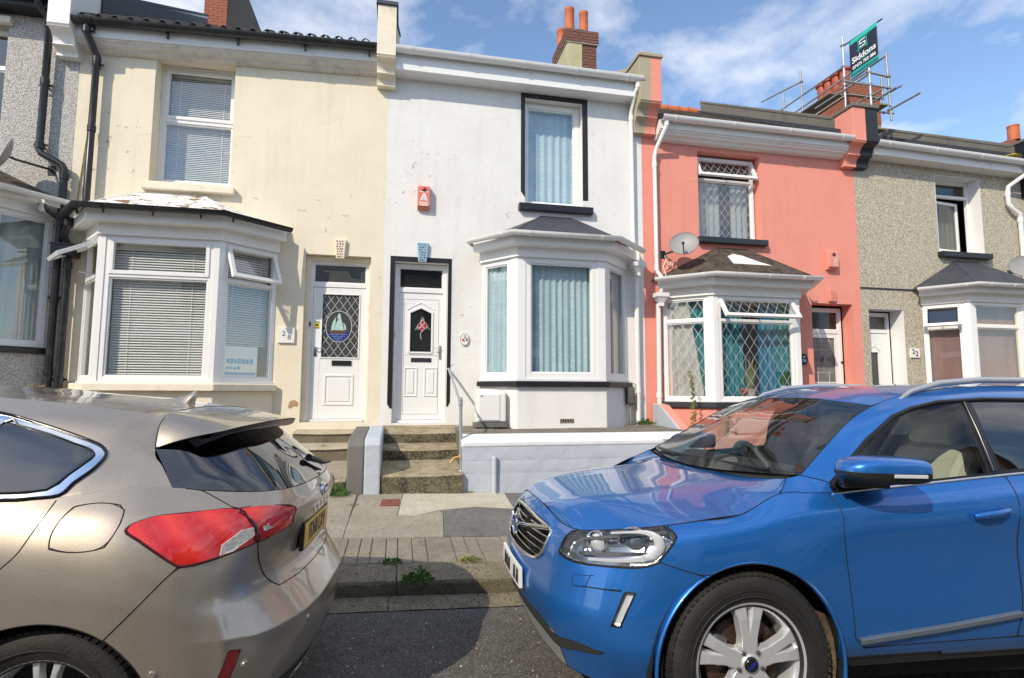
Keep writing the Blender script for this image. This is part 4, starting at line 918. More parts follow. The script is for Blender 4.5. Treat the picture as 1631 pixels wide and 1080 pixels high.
m = MB(); m.T = TD; m.box(.645, .680, .006, .02, 2.0, 2.22); m.tube([(.662, .01, 2.175), (.662, -.035, 2.175)], .009, 8); m.tube([(.662, -.035, 2.175), (.555, -.04, 2.18)], .008, 8); m.tube([(.662, .008, 2.06), (.662, -.01, 2.06)], .012, 8); obj('handle', m, MT['chrome'], door, smooth=40)
m = MB(); m.T = TD; m.box(-.075, -.045, -.02, .001, 2.34, 2.44); obj('doorbell', m, MT['upvc_cream'], hw, bevel=.006)
m = MB(); m.box(-.165, -.092, -.006, .03, 1.27, 3.655); m.box(.767, .825, -.006, .03, 1.30, 3.655); m.box(-.092, .767, -.0055, .03, 3.572, 3.655)
m.prism([(-.165, 1.27), (-.092, 1.27), (-.092, 1.20), (-.12, 1.20)], 'y', -.006, .03); m.prism([(.767, 1.30), (.825, 1.30), (.79, 1.23), (.767, 1.23)], 'y', -.006, .03); obj('painted_surround', m, MT['black_paint'], hw)
pipe(hw, [(4.02, -.345, 6.93), (4.02, -.345, 6.82), (4.0, -.30, 6.76), (4.0, -.10, 6.50), (4.0, -.085, 6.40), (4.0, -.085, 4.05), (4.06, -.16, 3.92), (4.06, -.16, 3.76)], .036, MT['upvc'], collars=[((4.02, -.345, 6.86), (0, 0, 1)), ((4.0, -.085, 6.38), (0, 0, 1)), ((4.0, -.085, 4.12), (0, 0, 1))], n=4 if False else 12)
hopper(hw, 4.05, -.13, 3.72, MT['upvc'], .135, .17)
pipe(hw, [(4.05, -.09, 3.53), (4.05, -.085, .98)], .042, MT['upvc'], collars=[((4.05, -.085, 3.30), (0, 0, 1)), ((4.05, -.085, 1.5), (0, 0, 1))], clips=[(4.05, -.085, 3.02), (4.05, -.085, 1.42)])
m = MB(); m.frame(2.49, 2.72, .985, 1.055, -.626, -.60, .008)
for k in range(5): m.box(2.52+k*.04, 2.528+k*.04, -.624, -.60, .99, 1.05)
obj('air_brick', m, MT['old_buff'], hw); m = MB(); m.box(2.495, 2.715, -.622, -.6195, .99, 1.05); obj('air_brick_void', m, MT['dark_hole'], hw)
m = MB(); m.box(3.80, 3.93, -.20, -.10, 1.26, 1.54); m.box(3.815, 3.915, -.215, -.2, 1.28, 1.52); obj('junction_box', m, plain('grey_box', (.10, .095, .09), .6, dirt=(.2, .17, .13)), hw, bevel=.006)
m = MB(); m.tube([(3.87, -.15, 1.26), (3.87, -.13, .95)], .02, 8); m.tube([(3.93, -.13, 1.42), (3.97, -.11, 1.3), (4.02, -.06, 1.18), (4.09, -.05, 1.14), (4.11, -.05, 1.24)], .009, 6); m.tube([(3.9, -.2, 1.62), (4.0, -.1, 1.60), (4.06, -.06, 1.62), (4.08, -.06, 1.68)], .008, 6); obj('cable', m, MT['old_buff'], hw, smooth=60)
# white steps, thick and mossy
t = thing('doorstep', 'brown mossy concrete steps leading up to the white front door', 'steps', (.35, -.9, .3), 'front door steps')
MS = [MT['concrete_step'], MT['step_face']]
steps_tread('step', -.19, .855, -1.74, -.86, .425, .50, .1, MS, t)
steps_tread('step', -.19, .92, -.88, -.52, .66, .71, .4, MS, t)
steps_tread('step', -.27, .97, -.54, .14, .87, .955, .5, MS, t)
# kerbing between the two flights: pale blue pier, grime on its flank
t = thing('stair_pier', 'pale blue painted pier with a grimy grey flank beside the white steps', 'pier', (-.3, -1.5, .2))
def pier(x0, x1, mat, zt, name):
    m = MB(); m.prism([(-1.78, .1), (-1.77, zt-.10), (-1.72, zt-.025), (-1.60, zt), (-.40, zt+.06), (-.02, zt+.02), (-.02, .1)], 'x', x0, x1); return obj(name, m, mat, t, bevel=.02)
pier(-.395, -.195, MT['wall_blue'], .90, 'painted_face'); pier(-.60, -.396, MT['wall_grime'], .89, 'grimy_face')
# low wall and paved forecourt
t = thing('garden_wall', 'low pale blue painted garden wall with a sloping coping coloured paler as sunlit in front of the white house', 'wall', (2.4, -1.7, .1))
m = MB(); n = 40; v = []; rn = random.Random(4); x0, x1 = .84, 4.32
prof = [(-1.66, 0), (-1.665, .3), (-1.66, .62), (-1.672, .735), (-1.66, .80)]
obj_ = []
m.prism([(-1.66, 0), (-1.66, .80), (-1.45, .80), (-1.45, 0)], 'x', x0, x1); bdy = obj('wall_body', m, MT['wall_blue'], t, bevel=.015)
for k, (za, zb) in enumerate(((.10, .40), (.402, .57), (.572, .742))):
    mm = MB(); n = 44; v = []; d = (.003, .001, .0025)[k]
    for i in range(n+1):
        x = x0+(x1-x0)*i/n; j = rn.uniform(-.003, .003); e = rn.uniform(-.004, .004)
        v += [(x, -1.662-d*.8, za+e*.5), (x, -1.663-d+j, za+.02), (x, -1.663-d+j*1.5, (za+zb)/2), (x, -1.663-d+j, zb-.015), (x, -1.662-d*.8, zb+e*.4), (x, -1.60, zb), (x, -1.60, za)]
    mm.add(v, [(i*7+q, (i+1)*7+q, (i+1)*7+(q+1) % 7, i*7+(q+1) % 7) for i in range(n) for q in range(7)]+[list(range(7)), list(range(n*7, n*7+7))[::-1]]); obj('cast_course', mm, MT['wall_blue'], t, smooth=50)
m = MB(); m.prism([(-1.672, .745), (-1.672, .80), (-1.655, .825), (-1.40, .905), (-1.40, .745)], 'x', x0-.004, x1); obj('coping', m, plain('worn_sunlit_coping', (.72, .74, .77), .7, var=.06, bs=.3, bscale=60, dirt=(.50, .52, .54), dirtp=(.55, .8)), t, bevel=.02)  # coping colour lighter than the wall, sunlight from above put into it
m = MB(); m.tube([(1.27, -1.70, .14), (1.27, -1.70, .60)], .032, 12); m.lathe([(0, .632), (.018, .628), (.030, .612), (.032, .60)], 12, (1.27, -1.70, 0)); tag(obj('stub_pipe', m, MT['wall_blue'], smooth=50), 'short pale blue stub pipe standing against the low painted wall', 'pipe')
fc = MB(); fc.box(.87, 4.3, -1.45, .0, .3, .885); fco = obj('forecourt', fc, MT['joint'], kind='structure')
rn = random.Random(12); xs = [.88, 1.42, 2.05, 2.62, 3.2, 3.75, 4.28]
for i in range(6):
    for y0, y1 in ((-1.40, -1.02), (-1.02, -.6), (-.6, -.03)):
        if y0 > -.7 and 1 <= i <= 4: continue
        mm = MB(); mm.box(xs[i]+.006, xs[i+1]-.006, y0+.005, y1-.005, .86, .905+rn.uniform(0, .012)+(y1+.6)*.012); obj('flagstone', mm, MT['flag'], fco, bevel=.005)

# ---- pink house
hp, _ = house('salmon pink house with leaded windows and a mossy bay roof', 4.23, 8.73, 6.15, MT['pink'], [(5.34, 6.64, 4.30, 5.94), (7.63, 8.53, .7, 3.165), (4.72, 7.12, 1.36, 3.10)], -.2, door=7.5)
roof(hp, 4.44, 8.42, 6.32, MT['mossy_tile'], yr=5.1, courses=20)
t_r = hp
m = MB(); rr = random.Random(2); x = 4.46; zr_ = 6.32+(5.1+.34)*SLOPE
while x < 8.4:
    mm = MB(); mm.tube([(x+.01, 5.1, zr_+.0), (x+.30, 5.1, zr_+.01)], .13, 10); mm.tube([(x+.0, 5.1, zr_), (x+.04, 5.1, zr_)], .15, 10); obj('ridge_tile', mm, MT['terracotta'], hp, smooth=50); x += .33
eaves(hp, 4.47, 8.40, 6.345, 6.16, MT['white_paint'], MT['upvc'], .27, moulding=MT['white_paint'], clips=1.15)
parapet(hp, 8.40, 8.95, 6.93, 6.28, 5.86, (MT['pink'], MT['black_paint']), cap=MT['old_render'], slope=.60)
m = MB(); m.prism([(.05, 6.93), (4.9, 9.83), (4.9, 8.6), (.05, 5.9)], 'x', 8.388, 8.41); obj('parapet_render', m, MT['old_render'], hp)
m = MB(); m.prism([(-.1, 6.62), (4.9, 9.56), (4.9, 9.50), (-.1, 6.50)], 'x', 8.30, 8.387); obj('lead_flashing', m, MT['lead_felt'], hp)
window(hp, ident(.16), 5.36, 6.60, 4.305, 5.90, MT['upvc'], MT['glass'], fw=.05, transom=5.47, open_top=24, lead=True, tmat=MT['upvc'])
m = MB(); m.box(5.28, 6.69, -.11, .15, 4.185, 4.295); obj('window_sill', m, MT['slate_paint'], hp, bevel=.012)
curtain('white lace curtain at the left of the upper pink house window', [(5.40, .36), (5.98, .36)], 4.32, 5.5, 5, .02, MT['lace'], seed=3)
curtain('white lace curtain at the right of the upper pink house window', [(6.22, .36), (6.58, .36)], 4.32, 5.5, 3, .02, MT['lace'], seed=4)
A, B, C, D = (4.56, 0), (5.20, -.6), (6.86, -.6), (7.22, 0)
bw = bay(hp, A, B, C, D, -.3, 1.215, 1.305, 1.33, 3.12, 3.28, 3.45, (5.65, 6.30), 4.09, MT['pink'], MT['slate_paint'], MT['mossy_tile'], MT['white_paint'], MT['upvc'], MT['upvc'],
    [dict(glass_m=MT['glass'], transom=2.70, lead=True, lead_x=.175, lead_z=.265, fw=.055), dict(glass_m=MT['glass'], transom=2.70, lead=True, lead_x=.175, lead_z=.265, open_top=33, fw=.055), dict(glass_m=MT['glass'], transom=2.70, fw=.05)], hip=MT['mossy_tile'], posts=.09, board_m=MT['white_paint'])
m = MB(); pts = [(.20, .40), (.16, .86), (.30, .97), (.46, .92), (.60, .70), (.80, .42), (.62, .26), (.36, .30)]
e = [Vector((5.03, -.84, 3.43)), Vector((6.98, -.84, 3.43)), Vector((6.30, -.005, 4.09)), Vector((5.65, -.005, 4.09))]
def on_roof(u, v_): a = e[0].lerp(e[1], u); b_ = e[3].lerp(e[2], u); return a.lerp(b_, v_)+Vector((0, -.016, .024))
v = [on_roof(a+.08, b_-.20) for a, b_ in pts]; m.add([tuple(p) for p in v]+[tuple(p+Vector((0, .004, -.006))) for p in v], [list(range(8)), list(range(8, 16))[::-1]]+[(i, (i+1) % 8, 8+(i+1) % 8, 8+i) for i in range(8)]); obj('white_roof_patch', m, MT['white_paint'], hp)
curtain('cream curtain tied at the left edge of the pink bay window', [(4.68, .02), (4.95, -.22)], 1.36, 3.08, 4, .03, MT['cream_cloth'], seed=21, flare=.25)
curtain('teal curtain across the left panel of the pink bay window', [(4.82, -.02), (5.32, -.42)], 1.36, 3.08, 5, .03, MT['teal'], seed=22)
curtain('teal curtain on the left of the pink bay front window', [(5.30, -.42), (5.86, -.42)], 1.36, 3.08, 6, .035, MT['teal'], seed=23)
curtain('bright blue gathered curtain right of centre in the pink bay window', [(6.18, -.40), (6.50, -.40)], 1.36, 3.08, 4, .035, MT['tealblue'], seed=24)
curtain('teal curtain at the right end of the pink bay front window', [(6.48, -.42), (6.85, -.42)], 1.36, 3.08, 4, .03, MT['teal'], seed=25)
TD = ident(.26)
door_frame(hp, TD, 7.66, 8.50, .75, 3.12, 2.66, MT['upvc'], glass_m=MT['black_glass'])
m = MB(); m.T = TD; u0, u1, zb, zt = 7.725, 8.435, .79, 2.62
m.box(u0, 7.80, .015, .06, zb, zt); m.box(8.35, u1, .015, .06, zb, zt); m.box(7.80, 8.35, .0155, .06, zb, 1.66); m.box(7.80, 8.35, .0155, .06, 2.55, zt); m.frame(7.80, 8.35, 1.66, 2.55, .003, .02, .018); raised(m, 7.85, 8.30, .9, 1.45, .0155)
door = obj('door', m, MT['upvc'], hp, bevel=.004)
m = MB(); m.T = TD; m.box(7.81, 8.34, .03, .036, 1.67, 2.54); obj('pane', m, plain('pale_obscure_glass', (.17, .17, .15), .15, var=.3, vs=5), door)
m = MB(); Yp = .26+.027
for p in ([(8.06, 2.53), (8.06, 2.28), (8.0, 2.12), (8.06, 1.95), (8.12, 2.12), (8.06, 2.28)], [(7.84, 2.30), (8.30, 2.30)], [(7.84, 1.86), (8.30, 1.86)], [(7.92, 2.53), (7.92, 2.30)], [(8.22, 2.53), (8.22, 2.30)], [(7.95, 1.86), (7.95, 1.68)], [(8.2, 1.86), (8.2, 1.68)]): m.tube([(a, Yp, b_) for a, b_ in p], .005, 4)
obj('leading', m, MT['lead'], door)
m = MB()
for a, b_ in ((8.03, 2.12), (8.08, 2.12), (8.055, 2.08), (8.03, 2.15), (8.08, 2.15), (8.055, 2.11)): m.lathe([(0, -.002), (.024, -.001), (.024, .003), (0, .004)], 8, (a, Yp-.002, b_), 'y')
obj('purple_grapes', m, plain('purple_glass', (.10, .02, .12), .3), door)
m = MB()
for a in (7.90, 8.21):
    for s in (1, -1): m.prism([(a-.06, 2.12+.045*s), (a, 2.12), (a-.045, 2.12+.015*s)], 'y', Yp-.002, Yp+.001); m.prism([(a+.06, 2.12+.045*s), (a, 2.12), (a+.045, 2.12+.015*s)], 'y', Yp-.002, Yp+.001)
obj('green_leaves', m, plain('green_glass', (.02, .12, .03), .3), door)
m = MB(); m.T = TD; m.box(7.93, 8.22, .002, .016, 1.535, 1.60); obj('letter_slot', m, MT['plastic_black'], door, bevel=.003)
m = MB(); m.T = TD; m.tube([(8.47, 0, 2.06), (8.47, -.035, 2.06)], .022, 8); obj('door_knob', m, MT['plastic_black'], door, smooth=50)
pipe(hp, [(4.56, -.335, 6.29), (4.56, -.335, 6.18), (4.48, -.09, 5.86), (4.44, -.085, 5.7), (4.44, -.085, 3.62), (4.50, -.12, 3.50), (4.50, -.22, 3.42)], .036, MT['upvc'], collars=[((4.56, -.335, 6.22), (0, 0, 1)), ((4.44, -.085, 5.55), (0, 0, 1)), ((4.44, -.085, 3.66), (0, 0, 1))])
hopper(hp, 4.48, -.14, 3.20, MT['upvc'], .12, .17, name='hopper')
pipe(hp, [(4.50, -.2, 3.42), (4.48, -.15, 3.2)], .036, MT['upvc'], name='outlet_pipe')
pipe(hp, [(4.46, -.09, 3.02), (4.44, -.085, .9)], .04, MT['upvc'], collars=[((4.44, -.085, 1.42), (0, 0, 1))])
m = MB(); m.tube([(4.66, -.01, 4.0), (4.68, -.012, 3.85), (4.60, -.012, 3.70), (4.56, -.2, 3.5), (4.60, -.012, 3.2), (4.63, -.012, 2.2), (4.55, -.012, 1.8)], .007, 5); obj('cable', m, MT['upvc_cream'], hp)
t = thing('garden_wall', 'sloped grey topped pink dwarf wall between the white and pink forecourts', 'wall', (4.5, -.7, .5))
m = MB(); m.prism([(-.06, .3), (-.06, 1.28), (-.30, 1.25), (-1.0, .86), (-1.6, .80), (-1.6, .3)], 'x', 4.36, 4.52); obj('wall_body', m, MT['pink'], t, bevel=.01)
m = MB(); m.prism([(-.055, 1.284), (-.31, 1.254), (-1.0, .866), (-1.6, .806), (-1.6, .2), (-.055, .2)], 'x', 4.33, 4.362); obj('painted_side', m, MT['wall_blue'], t, bevel=.006)
m = MB(); m.box(4.53, 9.0, -1.6, 0, -.2, .72); obj('forecourt', m, MT['flag'], kind='structure')
m = MB(); m.box(4.53, 7.55, -1.66, -1.46, -.2, .82); tag(obj('garden_wall', m, MT['pink'], bevel=.015), 'low pink garden wall hidden behind the blue car', 'wall')

# ---- No. 22, grey pebbledash
hg, _ = house('buff grey pebbledashed house with mauve cloth in its bay windows', 8.73, 13.23, 6.1, MT['grey_dash'], [(10.66, 11.80, 4.32, 5.93), (8.90, 9.70, .5, 3.11), (10.24, 12.25, 1.25, 3.18)], -.3, door=9.95)
TL = -.022
roof(hg, 8.95, 13.0, 6.28, MT['slate'], tilt=TL, x_ref=8.95)
eaves(hg, 8.96, 12.95, 6.32, 6.10, MT['white_paint'], MT['upvc'], .27, clips=1.1, tilt=TL, shear_x=8.95)
parapet(hg, 12.88, 13.45, 6.78, 6.0, 5.6, (MT['black_paint'], MT['black_paint']), cap=MT['old_render'], slope=.60)
m = MB(); m.prism([(.05, 6.78), (4.9, 9.68), (4.9, 8.4), (.05, 5.7)], 'x', 12.868, 12.89); obj('parapet_render', m, MT['old_render'], hg)
m = MB(); m.prism([(-.1, 6.52), (4.9, 9.46), (4.9, 9.38), (-.1, 6.36)], 'x', 12.78, 12.867); obj('lead_flashing', m, MT['lead_felt'], hg)
m = MB(); m.box(11.794, 11.799, -.006, .25, 4.33, 5.92); m.box(10.661, 10.666, -.004, .25, 4.33, 5.92); m.box(10.666, 11.794, -.003, .25, 5.921, 5.928); obj('painted_reveal', m, MT['upvc'], hg)
window(hg, ident(.24), 10.66, 11.79, 4.36, 5.92, MT['upvc'], MT['glass_dark'], fw=.05, transom=5.58, tmat=MT['upvc_cream'], skip=(0,))
m = MB(); piv = at(10.72, .255, 0) @ Matrix.Rotation(R(7), 4, 'Z'); m.T = piv; m.frame(0, .93, 4.42, 5.50, 0, .05, .06); sa = obj('casement', m, MT['upvc'], hg, bevel=.004)
obj('pane', pane_box(piv, .05, .88, 4.47, 5.45, .025), MT['glass_dark'], sa)
m = MB(); m.box(10.62, 11.88, -.11, .22, 4.20, 4.315); obj('window_sill', m, MT['black_paint'], hg, bevel=.012)
curtain('buff curtain behind the open upper window of the grey pebbledashed house', [(11.25, .55), (11.75, .55)], 4.4, 5.55, 4, .02, MT['cream_cloth'], seed=31)
A, B, C, D = (10.13, 0), (10.56, -.6), (11.86, -.6), (12.35, 0)
bw = bay(hg, A, B, C, D, -.3, 1.1, 1.18, 1.2, 3.2, 3.36, 3.51, (11.0, 11.58), 4.12, MT['grey_dash'], MT['black_paint'], MT['lead_felt'], MT['white_paint'], MT['upvc'], MT['upvc'],
    [dict(glass_m=MT['glass'], transom=2.74, open_top=22), dict(glass_m=MT['glass'], transom=2.74, tmat=MT['upvc_cream']), dict(glass_m=MT['glass'], transom=2.74, open_top=35)], posts=.09)
curtain('dusty pink sheet hung in the left panel of the grey house bay window', [(10.20, .05), (10.60, -.47)], 1.25, 2.74, 2.2, .010, MT['mauve'], seed=41)
curtain('dusty pink sheet hung in the front panel of the grey house bay window', [(10.64, -.47), (11.80, -.47)], 1.25, 3.15, 4, .010, MT['mauve'], seed=42)
TD = ident(.31)
m = MB(); m.box(9.696, 9.70, -.004, .31, .5, 3.10); m.box(8.90, 9.696, -.003, .31, 3.100, 3.107); obj('painted_reveal', m, MT['upvc'], hg)
door_frame(hg, TD, 8.92, 9.67, .6, 3.07, 2.70, MT['upvc'], fw=.055)
m = MB(); m.T = TD; m.box(8.98, 9.18, .015, .06, .65, 2.655); m.box(9.40, 9.61, .015, .06, .65, 2.655); m.box(9.18, 9.40, .0155, .06, .65, 1.25); m.box(9.18, 9.40, .0155, .06, 2.30, 2.655)
m.frame(9.18, 9.40, 1.25, 2.30, .0, .02, .025); m.prism([(9.14, 2.30), (9.29, 2.40), (9.44, 2.30), (9.44, 2.32), (9.29, 2.42), (9.14, 2.32)], 'y', .002, .016); door = obj('door', m, MT['upvc'], hg, bevel=.004)
m = MB(); m.T = TD; m.box(9.20, 9.38, .03, .036, 1.27, 2.28); obj('pane', m, MT['obscure'], door)
m = MB(); m.T = TD; m.lathe([(.012, 0), (.035, 0), (.035, -.02), (.012, -.02)], 12, (9.08, .015, 2.22), 'y'); m.box(9.065, 9.095, -.01, .016, 1.93, 2.05); m.box(9.065, 9.095, -.01, .016, 1.78, 1.86); obj('door_furniture', m, MT['satin'], door)
pipe(hg, [(12.62, -.335, 6.20), (12.62, -.335, 6.0), (12.42, -.10, 5.78), (12.40, -.085, 5.66), (12.40, -.085, 5.42), (12.50, -.09, 5.30), (12.66, -.09, 5.22), (12.68, -.085, 5.1), (12.68, -.085, .8)], .042, MT['upvc'], collars=[((12.62, -.335, 6.12), (0, 0, 1)), ((12.40, -.085, 5.62), (0, 0, 1)), ((12.68, -.085, 5.08), (0, 0, 1))])
m = MB(); m.box(8.735, 10.12, -.018, .01, 3.49, 3.515); obj('render_bead', m, MT['slate_paint'], hg)
m = MB(); m.lathe([(.0, 0), (.10, .01), (.16, .05), (.10, .09), (0, .1)], 14, (12.3, -.28, 6.28)); m.T = None; obj('moss', m, plain('ochre_lichen', (.36, .26, .03), .9, var=.4, vs=30, bs=1, bscale=50), hg, kind='stuff')
# ---- the next house, a sliver at the right edge
hn, _ = house('buff pebbledashed house just showing at the right edge of the photo', 13.23, 17.7, 5.9, MT['grey_dash'], [], -.5)
roof(hn, 13.45, 17.7, 6.1, MT['slate']); eaves(hn, 13.46, 17.6, 6.1, 5.9, MT['white_paint'], MT['upvc'], .27)
# ------------------------------------------------------------------ car body surfaces (metres, car axes)
def hermite_axis(N, s, sub):
    """N (I,...,3) interpolated along axis 0 with chord parameter s, sub samples per span"""
    I = len(s); T = np.zeros_like(N)
    for i in range(I):
        if i == 0: T[i] = (N[1]-N[0])/(s[1]-s[0])
        elif i == I-1: T[i] = (N[-1]-N[-2])/(s[-1]-s[-2])
        else:
            a = (N[i]-N[i-1])/(s[i]-s[i-1]); b = (N[i+1]-N[i])/(s[i+1]-s[i])
            wa, wb = s[i+1]-s[i], s[i]-s[i-1]
            T[i] = (a*wa+b*wb)/(wa+wb)
    out = []
    for i in range(I-1):
        h = s[i+1]-s[i]
        n = sub[i] if hasattr(sub, '__len__') else sub
        for k in range(n):
            t = k/n
            out.append(N[i]*(2*t**3-3*t*t+1)+T[i]*h*(t**3-2*t*t+t)+N[i+1]*(-2*t**3+3*t*t)+T[i+1]*h*(t**3-t*t))
    out.append(N[-1])
    return np.array(out)
def chord(N):
    d = np.linalg.norm(N[1:]-N[:-1], axis=-1).mean(axis=1)
    return np.concatenate([[0], np.cumsum(np.maximum(d, 1e-3))])
def crease(net, axis, k, f, keep=None):
    """adds two control rows hugging row k so that the surface breaks there; keep(j) in 0..1 fades it out"""
    N = np.array(net, float)
    if axis == 1: N = np.swapaxes(N, 0, 1)
    s = chord(N); D = hermite_axis(N, s, 100); J = N.shape[1]
    w = np.array([1.0 if keep is None else keep(j) for j in range(J)])[:, None]
    a = (N[k-1]*f+N[k]*(1-f))*w+D[int(round((k-f)*100))]*(1-w)
    b = (N[k+1]*f+N[k]*(1-f))*w+D[int(round((k+f)*100))]*(1-w)
    M = np.concatenate([N[:k], a[None], N[k:k+1], b[None], N[k+1:]])
    return np.swapaxes(M, 0, 1) if axis == 1 else M
def patch(net, si, sj, sym0=False, symI=False):
    """dense grid from a control net; sym0 / symI continue it over the centre plane at the first / last row"""
    N = np.array(net, float)
    a = b = 0
    if sym0: N = np.concatenate([N[1:2]*np.array([1, -1, 1]), N]); a = 1
    if symI: N = np.concatenate([N, N[-2:-1]*np.array([1, -1, 1])]); b = 1
    def sub(i0):
        return [1]*a+([si]*(len(net)-1))+[1]*b
    G = hermite_axis(N, chord(N), sub(0))
    if a: G = G[1:]
    if b: G = G[:-1]
    M = np.swapaxes(G, 0, 1)
    M = hermite_axis(M, chord(M), sj)
    return np.swapaxes(M, 0, 1)

# --- blue crossover: x back from the front axle, y right (-) / left of the centre, z up; near side is y < 0
def suv_patches():
    Z = {}
    front = [ # y, x and z per level bottom -> hood edge
        # (x,y,z) x 8
        [(-0.752,0,.255),(-0.820,0,.400),(-0.837,0,.50),(-0.832,0,.60),(-0.820,0,.70),(-0.797,0,.80),(-0.772,0,.862),(-0.742,0,.895)],
        [(-0.750,-.22,.255),(-0.814,-.22,.400),(-0.832,-.22,.50),(-0.824,-.22,.60),(-0.808,-.22,.70),(-0.785,-.22,.785),(-0.762,-.22,.845),(-0.730,-.22,.883)],
        [(-0.727,-.44,.252),(-0.787,-.44,.400),(-0.804,-.44,.50),(-0.790,-.44,.60),(-0.772,-.44,.70),(-0.750,-.44,.76),(-0.724,-.44,.805),(-0.694,-.44,.836)],
        [(-.690,-.60,.248),(-.755,-.60,.400),(-.775,-.60,.50),(-.760,-.60,.60),(-.738,-.60,.70),(-.715,-.60,.76),(-.690,-.60,.802),(-.655,-.595,.834)],
        [(-.585,-.735,.243),(-.670,-.74,.400),(-.690,-.74,.50),(-.672,-.74,.60),(-.645,-.74,.70),(-.615,-.74,.77),(-.575,-.735,.83),(-.540,-.705,.858)],
        [(-.490,-.795,.24),(-.590,-.825,.400),(-.602,-.83,.50),(-.585,-.83,.60),(-.555,-.83,.70),(-.525,-.825,.79),(-.485,-.810,.855),(-.440,-.775,.883)],
        [(-.400,-.835,.24),(-.485,-.890,.400),(-.492,-.893,.50),(-.478,-.893,.60),(-.455,-.893,.70),(-.428,-.888,.80),(-.385,-.870,.868),(-.340,-.828,.902)],
        [(-.250,-.850,.24),(-.290,-.925,.400),(-.290,-.935,.50),(-.285,-.935,.62),(-.275,-.934,.73),(-.262,-.925,.825),(-.240,-.900,.888),(-.215,-.848,.922)],
        [(.00,-.860,.27),(0,-.930,.400),(0,-.943,.51),(0,-.944,.64),(0,-.942,.76),(0,-.930,.86),(.0,-.905,.922),(.010,-.852,.955)],
        [(.22,-.850,.29),(.22,-.930,.410),(.22,-.940,.52),(.22,-.943,.66),(.22,-.942,.78),(.22,-.930,.89),(.215,-.905,.970),(.205,-.840,1.045)],
        [(.44,-.835,.30),(.44,-.905,.405),(.44,-.920,.52),(.44,-.926,.66),(.44,-.930,.80),(.44,-.934,.93),(.44,-.913,1.00),(.44,-.868,1.052)],
        [(.90,-.830,.31),(.90,-.890,.405),(.90,-.912,.52),(.90,-.919,.67),(.90,-.927,.82),(.90,-.940,.965),(.90,-.917,1.04),(.90,-.868,1.098)],
        [(1.42,-.830,.32),(1.42,-.890,.41),(1.42,-.912,.52),(1.42,-.919,.68),(1.42,-.929,.85),(1.42,-.947,1.01),(1.42,-.922,1.085),(1.42,-.866,1.150)],
        [(2.05,-.840,.33),(2.05,-.900,.42),(2.05,-.925,.53),(2.05,-.929,.70),(2.05,-.939,.88),(2.05,-.954,1.05),(2.05,-.928,1.13),(2.05,-.866,1.20)],
        [(2.77,-.850,.33),(2.77,-.925,.42),(2.77,-.942,.54),(2.77,-.947,.72),(2.77,-.950,.90),(2.77,-.948,1.06),(2.77,-.920,1.17),(2.77,-.850,1.25)],
        [(3.25,-.820,.33),(3.28,-.885,.42),(3.29,-.900,.54),(3.29,-.900,.72),(3.28,-.895,.90),(3.26,-.885,1.07),(3.24,-.850,1.19),(3.20,-.790,1.28)],
        [(3.52,-.66,.33),(3.57,-.70,.42),(3.59,-.71,.54),(3.58,-.71,.72),(3.56,-.70,.90),(3.53,-.69,1.07),(3.49,-.67,1.19),(3.44,-.64,1.28)],
        [(3.60,-.30,.33),(3.66,-.30,.42),(3.68,-.30,.54),(3.67,-.30,.72),(3.65,-.30,.90),(3.62,-.30,1.07),(3.58,-.30,1.19),(3.53,-.30,1.28)],
        [(3.61,0,.33),(3.67,0,.42),(3.69,0,.54),(3.68,0,.72),(3.66,0,.90),(3.63,0,1.07),(3.59,0,1.19),(3.54,0,1.28)],
    ]
    Z['band'] = patch(front, 8, 5, True, True)
    edge = [r[-1] for r in front[:10]]
    # hood: rows from the lip to the scuttle, columns near edge -> centre
    def hrow(e, cx, cz, d):
        # e edge point, centre (cx,cz); d crown of the power bulge
        ex, ey, ez = e
        return [(ex, ey, ez), (ex*.70+cx*.30, ey*.82, ez*.5+cz*.5-.004), (ex*.38+cx*.62, ey*.56, cz+d*.2), (ex*.12+cx*.88, ey*.28, cz+d), (cx, 0, cz+d)]
    hood = [hrow((-.694,-.44,.830), -.742, .882, 0),
            hrow((-.655,-.595,.834), -.690, .902, .002),
            hrow((-.540,-.705,.858), -.590, .935, .004),
            hrow((-.340,-.828,.902), -.420, .968, .005),
            hrow((-.120,-.851,.938), -.200, .998, .006),
            hrow((.010,-.852,.955), -.060, 1.014, .006),
            hrow((.125,-.847,.990), .060, 1.034, .006),
            hrow((.205,-.835,1.045), .150, 1.052, .004),
            hrow((.285,-.765,1.100), .230, 1.068, .002)]
    Z['hood'] = patch(hood, 6, 8)
